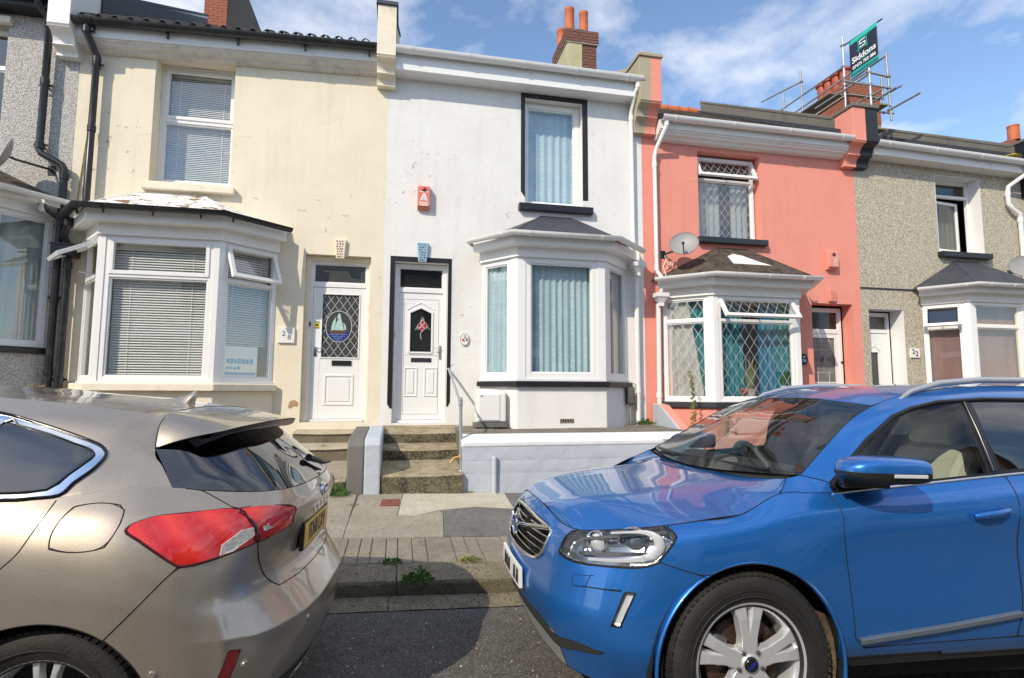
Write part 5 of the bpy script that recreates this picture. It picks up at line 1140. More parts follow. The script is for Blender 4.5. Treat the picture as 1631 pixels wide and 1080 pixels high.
    side = [ # belt, mid, frame top, gutter line
        [(.440,-.868,1.056),(.440,-.862,1.066),(.445,-.845,1.095),(.340,-.790,1.118)],
        [(.62,-.867,1.072),(.63,-.838,1.145),(.645,-.780,1.222),(.530,-.718,1.245)],
        [(.90,-.866,1.098),(.90,-.812,1.250),(.915,-.728,1.405),(.775,-.645,1.403)],
        [(1.16,-.866,1.125),(1.16,-.800,1.310),(1.175,-.712,1.478),(1.04,-.612,1.505)],
        [(1.45,-.866,1.153),(1.45,-.795,1.335),(1.46,-.706,1.503),(1.40,-.612,1.565)],
        [(1.80,-.866,1.180),(1.80,-.795,1.350),(1.80,-.704,1.512),(1.78,-.615,1.588)],
        [(2.40,-.864,1.225),(2.40,-.790,1.370),(2.40,-.698,1.508),(2.40,-.605,1.590)],
        [(2.95,-.835,1.260),(2.95,-.765,1.385),(2.94,-.672,1.485),(2.92,-.580,1.560)],
        [(3.25,-.770,1.280),(3.22,-.715,1.385),(3.20,-.630,1.455),(3.18,-.540,1.520)],
        [(3.44,-.64,1.280),(3.40,-.600,1.380),(3.36,-.530,1.440),(3.32,-.460,1.490)],
        [(3.53,-.30,1.280),(3.48,-.300,1.380),(3.43,-.300,1.450),(3.38,-.300,1.510)],
        [(3.54,0,1.280),(3.49,0,1.380),(3.44,0,1.455),(3.39,0,1.520)],
    ]
    Z['side'] = patch(side, 8, 6)
    g = [r[3] for r in side]
    ws = [[g[0], (.270,-.55,1.100), (.215,-.28,1.084), (.195,0,1.076)],
          [g[1], (.470,-.50,1.242), (.425,-.26,1.248), (.410,0,1.250)],
          [g[2], (.725,-.44,1.408), (.695,-.23,1.418), (.683,0,1.421)],
          [(.880,-.625,1.452), (.850,-.42,1.474), (.838,-.22,1.490), (.832,0,1.495)]]
    Z['screen'] = patch(ws, 8, 6)
    roof = [[(.880,-.625,1.452), (.850,-.42,1.474), (.838,-.22,1.490), (.832,0,1.495)],
            [(1.04,-.612,1.505), (1.02,-.42,1.528), (1.01,-.22,1.540), (1.01,0,1.544)],
            [(1.40,-.612,1.565), (1.40,-.42,1.585), (1.40,-.22,1.594), (1.40,0,1.597)],
            [(1.78,-.615,1.588), (1.78,-.42,1.608), (1.78,-.22,1.617), (1.78,0,1.620)],
            [(2.40,-.605,1.590), (2.40,-.42,1.607), (2.40,-.22,1.616), (2.40,0,1.618)],
            [(2.92,-.580,1.560), (2.94,-.40,1.575), (2.95,-.20,1.583), (2.96,0,1.585)],
            [(3.18,-.540,1.520), (3.21,-.37,1.535), (3.23,-.19,1.543), (3.24,0,1.545)],
            [(3.32,-.460,1.490), (3.36,-.32,1.505), (3.385,-.16,1.515), (3.39,0,1.520)]]
    Z['roof'] = patch(roof, 6, 6)
    return Z
# --- bronze hatchback: x back (+) from the REAR axle, near side y < 0
def hatch_patches():
    Z = {}
    band = [
        [(.690,0,.235),(.745,0,.36),(.765,0,.46),(.760,0,.545),(.700,0,.625),(.655,0,.69),(.648,0,.80),(.682,0,.905),(.693,0,.965),(.655,0,1.035)],
        [(.680,-.30,.235),(.735,-.30,.36),(.754,-.30,.46),(.749,-.30,.545),(.690,-.30,.625),(.645,-.30,.69),(.638,-.30,.80),(.672,-.30,.905),(.682,-.30,.965),(.642,-.29,1.037)],
        [(.640,-.52,.235),(.692,-.53,.36),(.710,-.53,.46),(.705,-.53,.548),(.648,-.52,.628),(.610,-.52,.69),(.604,-.52,.80),(.635,-.515,.905),(.640,-.51,.965),(.590,-.49,1.042)],
        [(.575,-.665,.235),(.622,-.69,.36),(.636,-.695,.46),(.630,-.695,.555),(.585,-.675,.635),(.560,-.665,.69),(.560,-.655,.80),(.578,-.640,.900),(.575,-.625,.965),(.500,-.590,1.050)],
        [(.495,-.755,.24),(.528,-.785,.36),(.536,-.795,.46),(.530,-.797,.57),(.508,-.785,.645),(.490,-.775,.69),(.488,-.760,.80),(.485,-.735,.900),(.470,-.705,.975),(.395,-.650,1.062)],
        [(.40,-.80,.25),(.415,-.835,.36),(.420,-.848,.46),(.415,-.852,.58),(.408,-.852,.665),(.402,-.848,.71),(.390,-.835,.81),(.375,-.805,.905),(.345,-.765,.985),(.270,-.698,1.078)],
        [(.26,-.83,.26),(.27,-.868,.37),(.272,-.885,.47),(.270,-.893,.59),(.266,-.896,.68),(.262,-.895,.74),(.250,-.882,.83),(.235,-.855,.915),(.215,-.818,.99),(.150,-.742,1.085)],
        [(.05,-.855,.26),(.05,-.885,.37),(.05,-.902,.48),(.05,-.910,.60),(.05,-.912,.69),(.05,-.911,.76),(.048,-.900,.85),(.042,-.878,.925),(.030,-.848,.99),(.000,-.795,1.062)],
        [(-.20,-.855,.25),(-.20,-.885,.37),(-.20,-.902,.48),(-.20,-.910,.60),(-.20,-.913,.69),(-.20,-.912,.77),(-.20,-.905,.86),(-.20,-.888,.93),(-.20,-.865,.99),(-.205,-.825,1.050)],
        [(-.55,-.845,.24),(-.55,-.875,.36),(-.55,-.892,.48),(-.55,-.902,.60),(-.55,-.908,.69),(-.55,-.910,.77),(-.55,-.905,.86),(-.55,-.892,.93),(-.55,-.872,.98),(-.55,-.838,1.040)],
        [(-1.30,-.84,.23),(-1.30,-.87,.36),(-1.30,-.888,.48),(-1.30,-.90,.60),(-1.30,-.908,.69),(-1.30,-.910,.77),(-1.30,-.905,.85),(-1.30,-.89,.92),(-1.30,-.87,.97),(-1.30,-.84,1.015)],
        [(-2.10,-.84,.23),(-2.10,-.87,.36),(-2.10,-.888,.48),(-2.10,-.90,.60),(-2.10,-.905,.69),(-2.10,-.905,.77),(-2.10,-.895,.85),(-2.10,-.875,.91),(-2.10,-.85,.95),(-2.10,-.82,.985)],
        [(-2.70,-.84,.23),(-2.70,-.88,.36),(-2.70,-.90,.48),(-2.70,-.905,.58),(-2.70,-.90,.66),(-2.70,-.89,.73),(-2.70,-.87,.79),(-2.70,-.84,.85),(-2.70,-.80,.89),(-2.70,-.74,.92)],
        [(-3.15,-.76,.22),(-3.20,-.80,.34),(-3.22,-.81,.44),(-3.21,-.81,.54),(-3.20,-.80,.61),(-3.18,-.79,.67),(-3.15,-.77,.73),(-3.12,-.74,.78),(-3.09,-.70,.81),(-3.05,-.64,.84)],
        [(-3.45,-.45,.20),(-3.52,-.46,.32),(-3.54,-.46,.42),(-3.53,-.46,.50),(-3.51,-.45,.57),(-3.49,-.45,.63),(-3.46,-.44,.69),(-3.42,-.43,.74),(-3.38,-.42,.77),(-3.33,-.40,.79)],
        [(-3.53,0,.20),(-3.61,0,.32),(-3.63,0,.42),(-3.62,0,.50),(-3.60,0,.57),(-3.58,0,.63),(-3.55,0,.69),(-3.51,0,.74),(-3.47,0,.77),(-3.42,0,.79)],
    ]
    b2 = crease(band, 0, 4, .22, lambda j: 1.0 if j <= 4 else .35 if j == 5 else 0.0)
    b2 = crease(b2, 1, 3, .16)
    Z['band'] = patch(b2, 7, 4, True, True)
    top = [r[-1] for r in band]
    hood = [[top[15],(-3.42,0,.79)][0:1]*1]
    hr = lambda e, cx, cz: [e, (e[0]*.5+cx*.5, e[1]*.6, e[2]*.4+cz*.6), (cx, e[1]*.25, cz), (cx, 0, cz)]
    Z['hood'] = patch([hr(top[14], -3.42, .80), hr(top[13], -3.15, .86), hr(top[12], -2.70, .94), hr((-2.35,-.79,.955), -2.3, .985), hr(top[11], -2.12, 1.0)], 5, 5)
    side = [
        [(-2.10,-.82,.985),(-2.08,-.80,.995),(-2.02,-.76,1.02),(-2.05,-.70,1.02)],
        [(-1.75,-.83,1.0),(-1.72,-.79,1.08),(-1.62,-.715,1.18),(-1.62,-.645,1.19)],
        [(-1.30,-.84,1.015),(-1.28,-.77,1.17),(-1.20,-.675,1.345),(-1.15,-.585,1.375)],
        [(-.90,-.840,1.026),(-.90,-.765,1.185),(-.88,-.668,1.355),(-.88,-.575,1.412)],
        [(-.55,-.838,1.040),(-.54,-.762,1.185),(-.52,-.664,1.335),(-.51,-.572,1.393)],
        [(-.205,-.825,1.050),(-.19,-.755,1.180),(-.16,-.658,1.310),(-.15,-.562,1.372)],
        [(.000,-.795,1.062),(.02,-.735,1.170),(.04,-.645,1.280),(.05,-.545,1.350)],
        [(.150,-.742,1.085),(.125,-.695,1.165),(.110,-.635,1.252),(.105,-.540,1.341)],
        [(.270,-.698,1.078),(.215,-.668,1.150),(.165,-.632,1.216),(.145,-.535,1.334)],
    ]
    Z['side'] = patch(side, 8, 6)
    g = [r[3] for r in side]
    rf = lambda e, cx, cz: [e, (e[0]*.6+cx*.4, e[1]*.70, e[2]*.35+cz*.65), (cx, e[1]*.35, cz-.004), (cx, 0, cz)]
    Z['roof'] = patch([rf(g[2], -1.10, 1.405), rf(g[3], -.86, 1.438), rf(g[4], -.50, 1.418), rf(g[5], -.14, 1.400), rf(g[6], .05, 1.380), rf(g[8], .145, 1.371)], 8, 6)
    ws = [[g[0],(-2.12,-.4,1.0),(-2.16,0,.998)],[g[1],(-1.68,-.35,1.22),(-1.70,0,1.23)],[g[2],(-1.12,-.32,1.395),(-1.10,0,1.405)]]
    Z['screen'] = patch(ws, 8, 8)
    # spoiler top: from the roof cut back to its trailing edge; near edge -> centre
    sp = [[(.165,-.632,1.216),(.150,-.590,1.290),(.145,-.535,1.334),(.145,-.36,1.360),(.145,-.18,1.369),(.145,0,1.371)],
          [(.235,-.618,1.243),(.230,-.580,1.287),(.235,-.520,1.322),(.245,-.35,1.346),(.250,-.18,1.355),(.250,0,1.358)],
          [(.310,-.590,1.266),(.320,-.560,1.279),(.335,-.500,1.302),(.355,-.34,1.325),(.365,-.17,1.334),(.370,0,1.337)],
          [(.345,-.575,1.274),(.370,-.545,1.281),(.400,-.480,1.292),(.445,-.33,1.308),(.470,-.17,1.317),(.480,0,1.319)]]
    Z['spoiler'] = patch(sp, 6, 5)
    # tailgate glass: from under the spoiler down to the waist; near edge -> centre
    rg = [[(.165,-.632,1.214),(.235,-.570,1.245),(.330,-.40,1.262),(.375,-.20,1.270),(.385,0,1.272)],
          [(.222,-.664,1.142),(.320,-.585,1.175),(.420,-.41,1.195),(.465,-.20,1.202),(.478,0,1.204)],
          [(.272,-.697,1.076),(.410,-.600,1.108),(.515,-.43,1.118),(.560,-.21,1.122),(.575,0,1.124)],
          [(.395,-.650,1.062),(.500,-.590,1.050),(.590,-.49,1.042),(.642,-.29,1.037),(.655,0,1.035)]]
    Z['glass'] = patch(rg, 6, 6)
    return Z
# ------------------------------------------------------------------ parked cars
def car_matrix(o, yaw, sx=.035, sy=.02):
    ex = Vector((math.cos(yaw), math.sin(yaw), -sx)).normalized(); ey = Vector((-math.sin(yaw), math.cos(yaw), -sy)); ey = (ey-ex*ex.dot(ey)).normalized(); ez = ex.cross(ey)
    m_ = Matrix((ex, ey, ez)).transposed().to_4x4(); m_.translation = o; return m_
def grid_bm(bm, G, tag_fn, flip):
    """adds a dense patch and its mirror; tag_fn(i, j) -> region id kept as material index"""
    I, J = G.shape[:2]
    for s in (1, -1):
        vs = [[bm.verts.new((p[0], p[1]*s, p[2])) for p in row] for row in G]
        for i in range(I-1):
            for j in range(J-1):
                q = [vs[i][j], vs[i+1][j], vs[i+1][j+1], vs[i][j+1]]
                if (s < 0) != flip: q.reverse()
                try: f = bm.faces.new(q); f.material_index = tag_fn(i, j); f.smooth = True
                except ValueError: pass
def fit_frame(poly):
    P_ = np.array(poly, float); c = P_.mean(0); u, s_, vt = np.linalg.svd(P_-c); return c, vt[0], vt[1], vt[2]
def inside(pt, poly):
    x, y = pt; r = False; n = len(poly); j = n-1
    for i in range(n):
        xi, yi = poly[i]; xj, yj = poly[j]
        if (yi > y) != (yj > y) and x < (xj-xi)*(y-yi)/(yj-yi)+xi: r = not r
        j = i
    return r
def smooth_poly(poly, n=3, closed=True):
    P_ = [np.array(p, float) for p in poly]; out = []; m = len(P_)
    for i in range(m if closed else m-1):
        p0, p1, p2, p3 = (P_[(i-1) % m], P_[i], P_[(i+1) % m], P_[(i+2) % m]) if closed else (P_[max(i-1, 0)], P_[i], P_[i+1], P_[min(i+2, m-1)])
        for k in range(n):
            t = k/n; out.append(.5*((2*p1)+(-p0+p2)*t+(2*p0-5*p1+4*p2-p3)*t*t+(-p0+3*p1-3*p2+p3)*t**3))
    if not closed: out.append(P_[-1])
    return out
def carve(bm, poly, region, only=None, depth=.16, closed=True, n=0):
    """cuts the outline poly (3D, near side) into the skin and marks the faces inside it"""
    if n: poly = smooth_poly(poly, n, closed)
    c, u, v, w_ = fit_frame(poly); Q = [((np.array(p)-c) @ u, (np.array(p)-c) @ v) for p in poly]
    c_, u_, v_, n_ = Vector(c), Vector(u), Vector(v), Vector(w_)
    def pr(co): d = co-c_; return d.dot(u_), d.dot(v_), d.dot(n_)
    bb = (min(q[0] for q in Q)-.02, max(q[0] for q in Q)+.02, min(q[1] for q in Q)-.02, max(q[1] for q in Q)+.02)
    pool = {}
    def put(f):
        if only is not None and f.material_index not in only: return
        x, y, z = pr(f.calc_center_median())
        if bb[0]-.06 < x < bb[1]+.06 and bb[2]-.06 < y < bb[3]+.06 and abs(z) < depth:
            p = [pr(vv.co) for vv in f.verts]; xs = [q[0] for q in p]; ys = [q[1] for q in p]; pool[f] = (min(xs), max(xs), min(ys), max(ys))
    for f in bm.faces: put(f)
    m = len(Q)
    for i in range(m if closed else m-1):
        a, b_ = Q[i], Q[(i+1) % m]; e = .004
        x0, x1 = min(a[0], b_[0])-e, max(a[0], b_[0])+e; y0, y1 = min(a[1], b_[1])-e, max(a[1], b_[1])+e
        fs = [f for f, t in pool.items() if not (t[1] < x0 or t[0] > x1 or t[3] < y0 or t[2] > y1)]
        if not fs: continue
        d = (b_[0]-a[0], b_[1]-a[1]); nn = u_*(-d[1])+v_*d[0]; L_ = nn.length
        if L_ < 1e-7: continue
        for f in fs: del pool[f]
        geo = list({x for f in fs for x in (*f.verts, *f.edges)})+fs
        r = bmesh.ops.bisect_plane(bm, geom=geo, dist=1e-6, plane_co=c_+u_*a[0]+v_*a[1], plane_no=nn/L_)
        for g in r['geom']+r['geom_cut']:
            if isinstance(g, bmesh.types.BMFace) and g.is_valid: put(g)
        for f in fs:
            if f.is_valid: put(f)
    if closed and region is not None:
        for f in pool:
            if not f.is_valid: continue
            x, y, z = pr(f.calc_center_median())
            if inside((x, y), Q): f.material_index = region
def mirror(poly): return [(p[0], -p[1], p[2]) for p in poly]
def both(bm, poly, region, **k): carve(bm, poly, region, **k); carve(bm, mirror(poly), region, **k)
def split_regions(bm):
    out = {}
    for f in bm.faces: out.setdefault(f.material_index, []).append(f)
    res = {}
    for k, fs in out.items():
        nb = bmesh.new(); mp = {}
        for f in fs:
            vs = []
            for v in f.verts:
                if v not in mp: mp[v] = nb.verts.new(v.co)
                vs.append(mp[v])
            try: g = nb.faces.new(vs); g.smooth = True
            except ValueError: pass
        bmesh.ops.remove_doubles(nb, verts=nb.verts, dist=.0012); nb.normal_update(); res[k] = nb
    return res
def islands(bm):
    """splits one region into left / right / connected pieces"""
    bm.faces.ensure_lookup_table(); seen = set(); out = []
    for f in bm.faces:
        if f in seen: continue
        st = [f]; comp = []
        seen.add(f)
        while st:
            q = st.pop(); comp.append(q)
            for e in q.edges:
                for g in e.link_faces:
                    if g not in seen: seen.add(g); st.append(g)
        if len(comp) < 3: continue
        nb = bmesh.new(); mp = {}
        for q in comp:
            vs = [mp.setdefault(v, None) or mp.__setitem__(v, nb.verts.new(v.co)) or mp[v] for v in q.verts]
            try: g = nb.faces.new(vs); g.smooth = True
            except ValueError: pass
        nb.normal_update(); out.append(nb)
    return out
from mathutils.bvhtree import BVHTree
from mathutils.interpolate import poly_3d_calc
class Skin:
    """the uncut surfaces: keeps their smooth normals for the cut panels"""
    def __init__(s, bms):
        s.t = []
        for b in bms:
            b.normal_update(); b.faces.ensure_lookup_table(); b.verts.ensure_lookup_table()
            s.t.append((BVHTree.FromBMesh(b), [[(v.co.copy(), v.normal.copy()) for v in f.verts] for f in b.faces]))
    def normal(s, co, ref):
        best = None
        for tr, fv in s.t:
            p, n, i, d = tr.find_nearest(co)
            if p is not None and n.dot(ref) > .3 and (best is None or d < best[0]-1e-5): best = (d, p, fv[i])
        if best is None: return ref
        w_ = poly_3d_calc([q[0] for q in best[2]], best[1]); r = Vector()
        for k, q in zip(w_, best[2]): r += q[1]*k
        return r.normalized()
    def apply(s, o):
        me = o.data; ns_ = [Vector() for _ in me.vertices]
        for v in me.vertices: ns_[v.index] = tuple(s.normal(v.co, v.normal))
        me.normals_split_custom_set_from_vertices(ns_)
def loops_of(bm):
    adj = {}
    for e in bm.edges:
        if e.is_boundary:
            a, b_ = e.verts; adj.setdefault(a, []).append(b_); adj.setdefault(b_, []).append(a)
    seen = set(); out = []
    for v in adj:
        if v in seen: continue
        lp = [v]; seen.add(v); cur = v
        while True:
            nx = [q for q in adj[cur] if q not in seen]
            if not nx: break
            cur = nx[0]; seen.add(cur); lp.append(cur)
        closed = v in adj[cur] and len(lp) > 2
        pts = [lp[0].co.copy()]
        for q in lp[1:]:
            if (q.co-pts[-1]).length > .008: pts.append(q.co.copy())
        for it in range(3):
            n_ = len(pts); old = [p.copy() for p in pts]
            for i in range(0 if closed else 1, n_ if closed else n_-1):
                a, b_, c_ = old[i-1], old[i], old[(i+1) % n_]
                if (b_-a).angle(c_-b_, 0) < .55: pts[i] = b_*.5+(a+c_)*.25
        if closed: pts.append(pts[0].copy())
        if len(pts) > 3: out.append(pts)
    return out
def shut_lines(bm, parent, r=.0022, name='shut_line', skip=None):
    lps = loops_of(bm)
    if skip:
        cut_ = []
        for p in lps:
            cur = []
            for q in p:
                if skip(q):
                    if len(cur) > 3: cut_.append(cur)
                    cur = []
                else: cur.append(q)
            if len(cur) > 3: cut_.append(cur)
        lps = cut_
    if not lps: return
    m = MB()
    for p in lps: m.tube(p, r, 5, cap=False)
    return obj(name, m, MT['shell'], parent, smooth=180)
def shell_of(bms, mat, root, d=.016, name='body_shell'):
    m = bmesh.new()
    for b in bms:
        mp = {v: m.verts.new(v.co-v.normal*d) for v in b.verts}
        for f in b.faces:
            try: m.faces.new([mp[v] for v in f.verts])
            except ValueError: pass
    return obj(name, m, mat, root)
def arch_poly(cx, cz, r, y, n=40, flat=None): return [(cx+r*math.cos(2*math.pi*k/n), y, cz+r*math.sin(2*math.pi*k/n)) for k in range(n)]
def orient_out(bm):
    bmesh.ops.recalc_face_normals(bm, faces=bm.faces)
def region_from(bm, fn):
    for f in bm.faces:
        r = fn(f.calc_center_median(), f.material_index)
        if r is not None: f.material_index = r
def tyre(root, x, y, z, r, wd, rim, side, name='wheel'):
    """tyre lathed round the axle with moulded tread blocks; side=-1 faces the camera"""
    w_ = bpy.data.objects.new(name, None)
    m = MB(); hw = wd/2; k = side
    prof = [(rim-.012, -hw*.80), (rim+.010, -hw*.93), (rim+.03, -hw*1.0), (r-.055, -hw*1.04), (r-.030, -hw*1.0), (r-.012, -hw*.88), (r-.003, -hw*.66), (r, -hw*.3), (r, hw*.3), (r-.003, hw*.66), (r-.012, hw*.88), (r-.03, hw), (rim+.01, hw*.93), (rim-.012, hw*.8)]
    m.lathe([(a, b_*1.0) for a, b_ in prof], 72, (x, y, z), 'y'); t_ = obj('tyre', m, MT['tyre'], root, smooth=45)
    m = MB()
    for i in range(76):
        a = 2*math.pi*i/76; T = at(x, y, z) @ Matrix.Rotation(a, 4, 'Y'); m.T = T
        m.box(-.009, .009, k*hw*.70 if k < 0 else hw*.70, (k*hw*.99 if k < 0 else hw*.99), r-.03, r-.002) if False else m.add([(-.010, k*hw*.60, r-.006), (.010, k*hw*.60, r-.006), (.010, k*hw*.92, r-.018), (-.010, k*hw*.92, r-.018), (-.010, k*hw*.60, r+.003), (.010, k*hw*.60, r+.003), (.009, k*hw*.955, r-.010), (-.009, k*hw*.955, r-.010), ], [(4, 5, 6, 7), (0, 1, 5, 4), (1, 2, 6, 5), (2, 3, 7, 6), (3, 0, 4, 7)])
    obj('tread_blocks', m, MT['tyre'], t_, kind='stuff')
    for rr in (rim+.035, r-.07):
        m = MB(); m.lathe([(rr-.003, k*hw*1.0), (rr, k*(hw*1.03+.003)), (rr+.003, k*hw*1.0)], 60, (x, y, z), 'y'); obj('sidewall_rib', m, MT['tyre'], t_, smooth=60)
    return t_
def bars_to(m, T, u0, u1, w0, w1, y0f, y0b, h):
    pass

# ================= blue crossover
XM = Matrix.Translation((0, 0, 0)); hub = Vector((1.45, -6.88, .377)); XB = car_matrix(Vector(), R(-2)); XM = car_matrix(hub-XB.to_3x3() @ Vector((0, -.934, .365)), R(-2))
X = thing('parked_car', 'blue metallic crossover car parked on the right, facing left, with silver roof rails', 'car', group='cars parked along the kerb', mat=XM)
S = suv_patches(); bm = bmesh.new()
BODY, HEAD, GRILLE, DRL, STRIP, SKID, ARCH, FDOOR, RDOOR, BUMPER, FGLASS, RGLASS, FRAME, PILLAR, SCREEN, FRIT, HOOD, ROOF, TRIM, FEND, REARQ = range(21)
grid_bm(bm, S['band'], lambda i, j: BODY, True)
nh = bmesh.new(); grid_bm(nh, S['hood'], lambda i, j: HOOD, False)
ns = bmesh.new(); grid_bm(ns, S['side'], lambda i, j: PILLAR if j >= 12 else FRAME, True)
nw = bmesh.new(); grid_bm(nw, S['screen'], lambda i, j: FRIT, True)
nr = bmesh.new(); grid_bm(nr, S['roof'], lambda i, j: ROOF, True)
for b in (bm, nh, ns, nw, nr): bmesh.ops.remove_doubles(b, verts=b.verts, dist=.0008)
def outward(b, c=Vector((1.4, 0, .7))):
    b.normal_update()
    s_ = sum((f.calc_center_median()-c).dot(f.normal)*f.calc_area() for f in b.faces)
    if s_ < 0: bmesh.ops.reverse_faces(b, faces=b.faces[:])
    b.normal_update()
for b in (bm, nh, ns, nw, nr): outward(b)
SK = Skin([bm, nh, ns, nw, nr])
headlight = [(-.738,-.578,.724),(-.728,-.57,.755),(-.695,-.563,.809),(-.651,-.597,.834),(-.552,-.666,.862),(-.418,-.753,.893),(-.363,-.80,.899),(-.333,-.845,.895),(-.314,-.885,.88),(-.323,-.902,.858),(-.359,-.908,.817),(-.394,-.907,.779),(-.419,-.901,.758),(-.483,-.873,.739),(-.592,-.789,.724),(-.694,-.673,.711)]
gr_n = [(-.76,0,.838),(-.75,-.20,.825),(-.72,-.40,.800),(-.735,-.438,.775),(-.765,-.432,.70),(-.795,-.36,.65),(-.815,-.20,.636),(-.82,0,.634)]
grille = gr_n+[(p[0], -p[1], p[2]) for p in gr_n[-2:0:-1]]
# door and wheel outlines
both(bm, arch_poly(0, .355, .418, -.93), ARCH, depth=.2); both(bm, arch_poly(2.77, .355, .418, -.93), ARCH, depth=.2)
both(bm, headlight, HEAD, n=2, depth=.14, only={BODY}); carve(bm, grille, GRILLE, n=2, depth=.14, only={BODY})
drl = [(-.528,-.862,.642),(-.492,-.882,.645),(-.548,-.866,.510),(-.580,-.846,.508)]
both(bm, drl, DRL, depth=.08, only={BODY})
fdoor = [(.44,-.93,.99),(.437,-.93,.893),(.452,-.93,.76),(.468,-.93,.65),(.495,-.915,.45),(.55,-.9,.405),(1.34,-.9,.425),(1.36,-.93,.60),(1.335,-.942,.80),(1.333,-.942,.90),(1.347,-.92,1.088),(1.372,-.86,1.17),(1.2,-.86,1.30),(.6,-.86,1.30),(.405,-.87,1.085)]
rdoor = [(1.342,-.9,.425),(1.362,-.93,.60),(1.337,-.942,.80),(1.335,-.942,.90),(1.349,-.92,1.088),(1.374,-.86,1.17),(1.5,-.86,1.4),(2.35,-.86,1.4),(2.52,-.87,1.24),(2.50,-.93,.95),(2.36,-.93,.72),(2.30,-.92,.55),(2.28,-.9,.44)]
both(bm, fdoor, FDOOR, depth=.2, only={BODY}); both(bm, rdoor, RDOOR, depth=.2, only={BODY})
bl = [(-.36,-.912,.80),(-.395,-.909,.772),(-.301,-.929,.745),(-.206,-.942,.722),(-.1,-.94,.70)]
both(bm, bl, None, closed=False, depth=.2, only={BODY})
bc2 = lambda x: .772+(x+.395)*(.722-.772)/.19
region_from(bm, lambda c, k: (BUMPER if c.x < -.33 and abs(c.y) < .905 or (c.x < -.15 and c.z < bc2(c.x)) else None) if k == BODY and c.x < -.1 else None)
strip_n = [(-.83,0,.435),(-.822,-.17,.432),(-.806,-.338,.428),(-.775,-.517,.428),(-.704,-.690,.418),(-.612,-.80,.398),(-.605,-.80,.375),(-.688,-.69,.362),(-.75,-.53,.352),(-.79,-.336,.345),(-.81,-.17,.342),(-.815,0,.34)]
carve(bm, strip_n+[(p[0], -p[1], p[2]) for p in strip_n[-2:0:-1]], STRIP, n=2, depth=.3, only={BUMPER})
region_from(bm, lambda c, k: SKID if k == BUMPER and c.z < .40 and abs(c.y) < .60 and c.x < -.6 else None)
region_from(bm, lambda c, k: STRIP if k == BODY and c.z < .355 and .3 < c.x < 2.4 else None)
fglass = [(.501,-.851,1.097),(.569,-.809,1.166),(.731,-.76,1.282),(.893,-.738,1.384),(1.009,-.724,1.434),(1.115,-.712,1.466),(1.278,-.708,1.487),(1.30,-.75,1.42),(1.272,-.793,1.333),(1.28,-.85,1.178),(1.27,-.86,1.148),(.9,-.863,1.112),(.60,-.86,1.085)]
rglass = [(1.362,-.855,1.165),(1.356,-.793,1.336),(1.376,-.716,1.487),(1.8,-.71,1.497),(2.25,-.71,1.488),(2.32,-.78,1.38),(2.28,-.85,1.232),(1.8,-.86,1.195)]
qg = [(2.36,-.855,1.243),(2.40,-.78,1.385),(2.34,-.715,1.485),(2.75,-.70,1.46),(3.0,-.74,1.37),(2.9,-.80,1.29)]
both(ns, fglass, FGLASS, n=0, depth=.2, only={FRAME}); both(ns, rglass, RGLASS, depth=.2, only={FRAME}); both(ns, qg, RGLASS, depth=.2, only={FRAME})
region_from(ns, lambda c, k: PILLAR if k == FRAME and c.x > 2.95 else None)
wsn = [(.335,-.72,1.135),(.52,-.665,1.252),(.76,-.592,1.395),(.845,-.57,1.440),(.812,-.2,1.478),(.806,0,1.482)]
wsb = [(.245,0,1.118),(.262,-.28,1.125),(.31,-.55,1.136)]
scr = wsn+[(p[0], -p[1], p[2]) for p in wsn[-2::-1]]+[(p[0], -p[1], p[2]) for p in wsb[::-1]]+wsb[1:]
carve(nw, scr, SCREEN, depth=.3)
for b in (bm, nh, ns, nw, nr): b.normal_update()
RG = {}
for b in (bm, nh, ns, nw, nr):
    for k, q in split_regions(b).items():
        if k in RG:
            me = bpy.data.meshes.new('t'); q.to_mesh(me); RG[k].from_mesh(me); bpy.data.meshes.remove(me)
        else: RG[k] = q
for q in RG.values(): q.normal_update()
shell_of([RG[k] for k in (BODY, BUMPER, FDOOR, RDOOR, HOOD, ROOF, PILLAR, FRAME, FRIT) if k in RG], MT['shell'], X)
P_ = MT['suv_paint']
def panels(k, name, mat, drop=True, parent=X, **kw):
    r = []
    for q in islands(RG[k]):
        q2 = q.copy(); o_ = obj(name, q, mat, parent, **kw); SK.apply(o_); r.append(o_)
        if drop: shut_lines(q2, o_)
        q2.free()
    return r
bumper = panels(BUMPER, 'front_bumper', P_); body = panels(BODY, 'wing', P_); bonnet = panels(HOOD, 'bonnet', P_); fd = panels(FDOOR, 'front_door', P_); rdn = panels(RDOOR, 'rear_door', P_)
roofp = panels(ROOF, 'roof', P_); panels(PILLAR, 'pillar', P_); panels(FRAME, 'window_frame', MT['trim_black'], False); panels(FRIT, 'windscreen_surround', MT['black_glass'], False)
panels(SCREEN, 'windscreen', MT['screen_glass'], False); panels(FGLASS, 'side_window', MT['car_glass'], False); panels(RGLASS, 'side_window', MT['privacy'], False, label='dark tinted rear side window')
panels(STRIP, 'lower_cladding', MT['rough_black']); panels(SKID, 'skid_plate', MT['silver_trim'])
def nearest_on(bms, p):
    pass
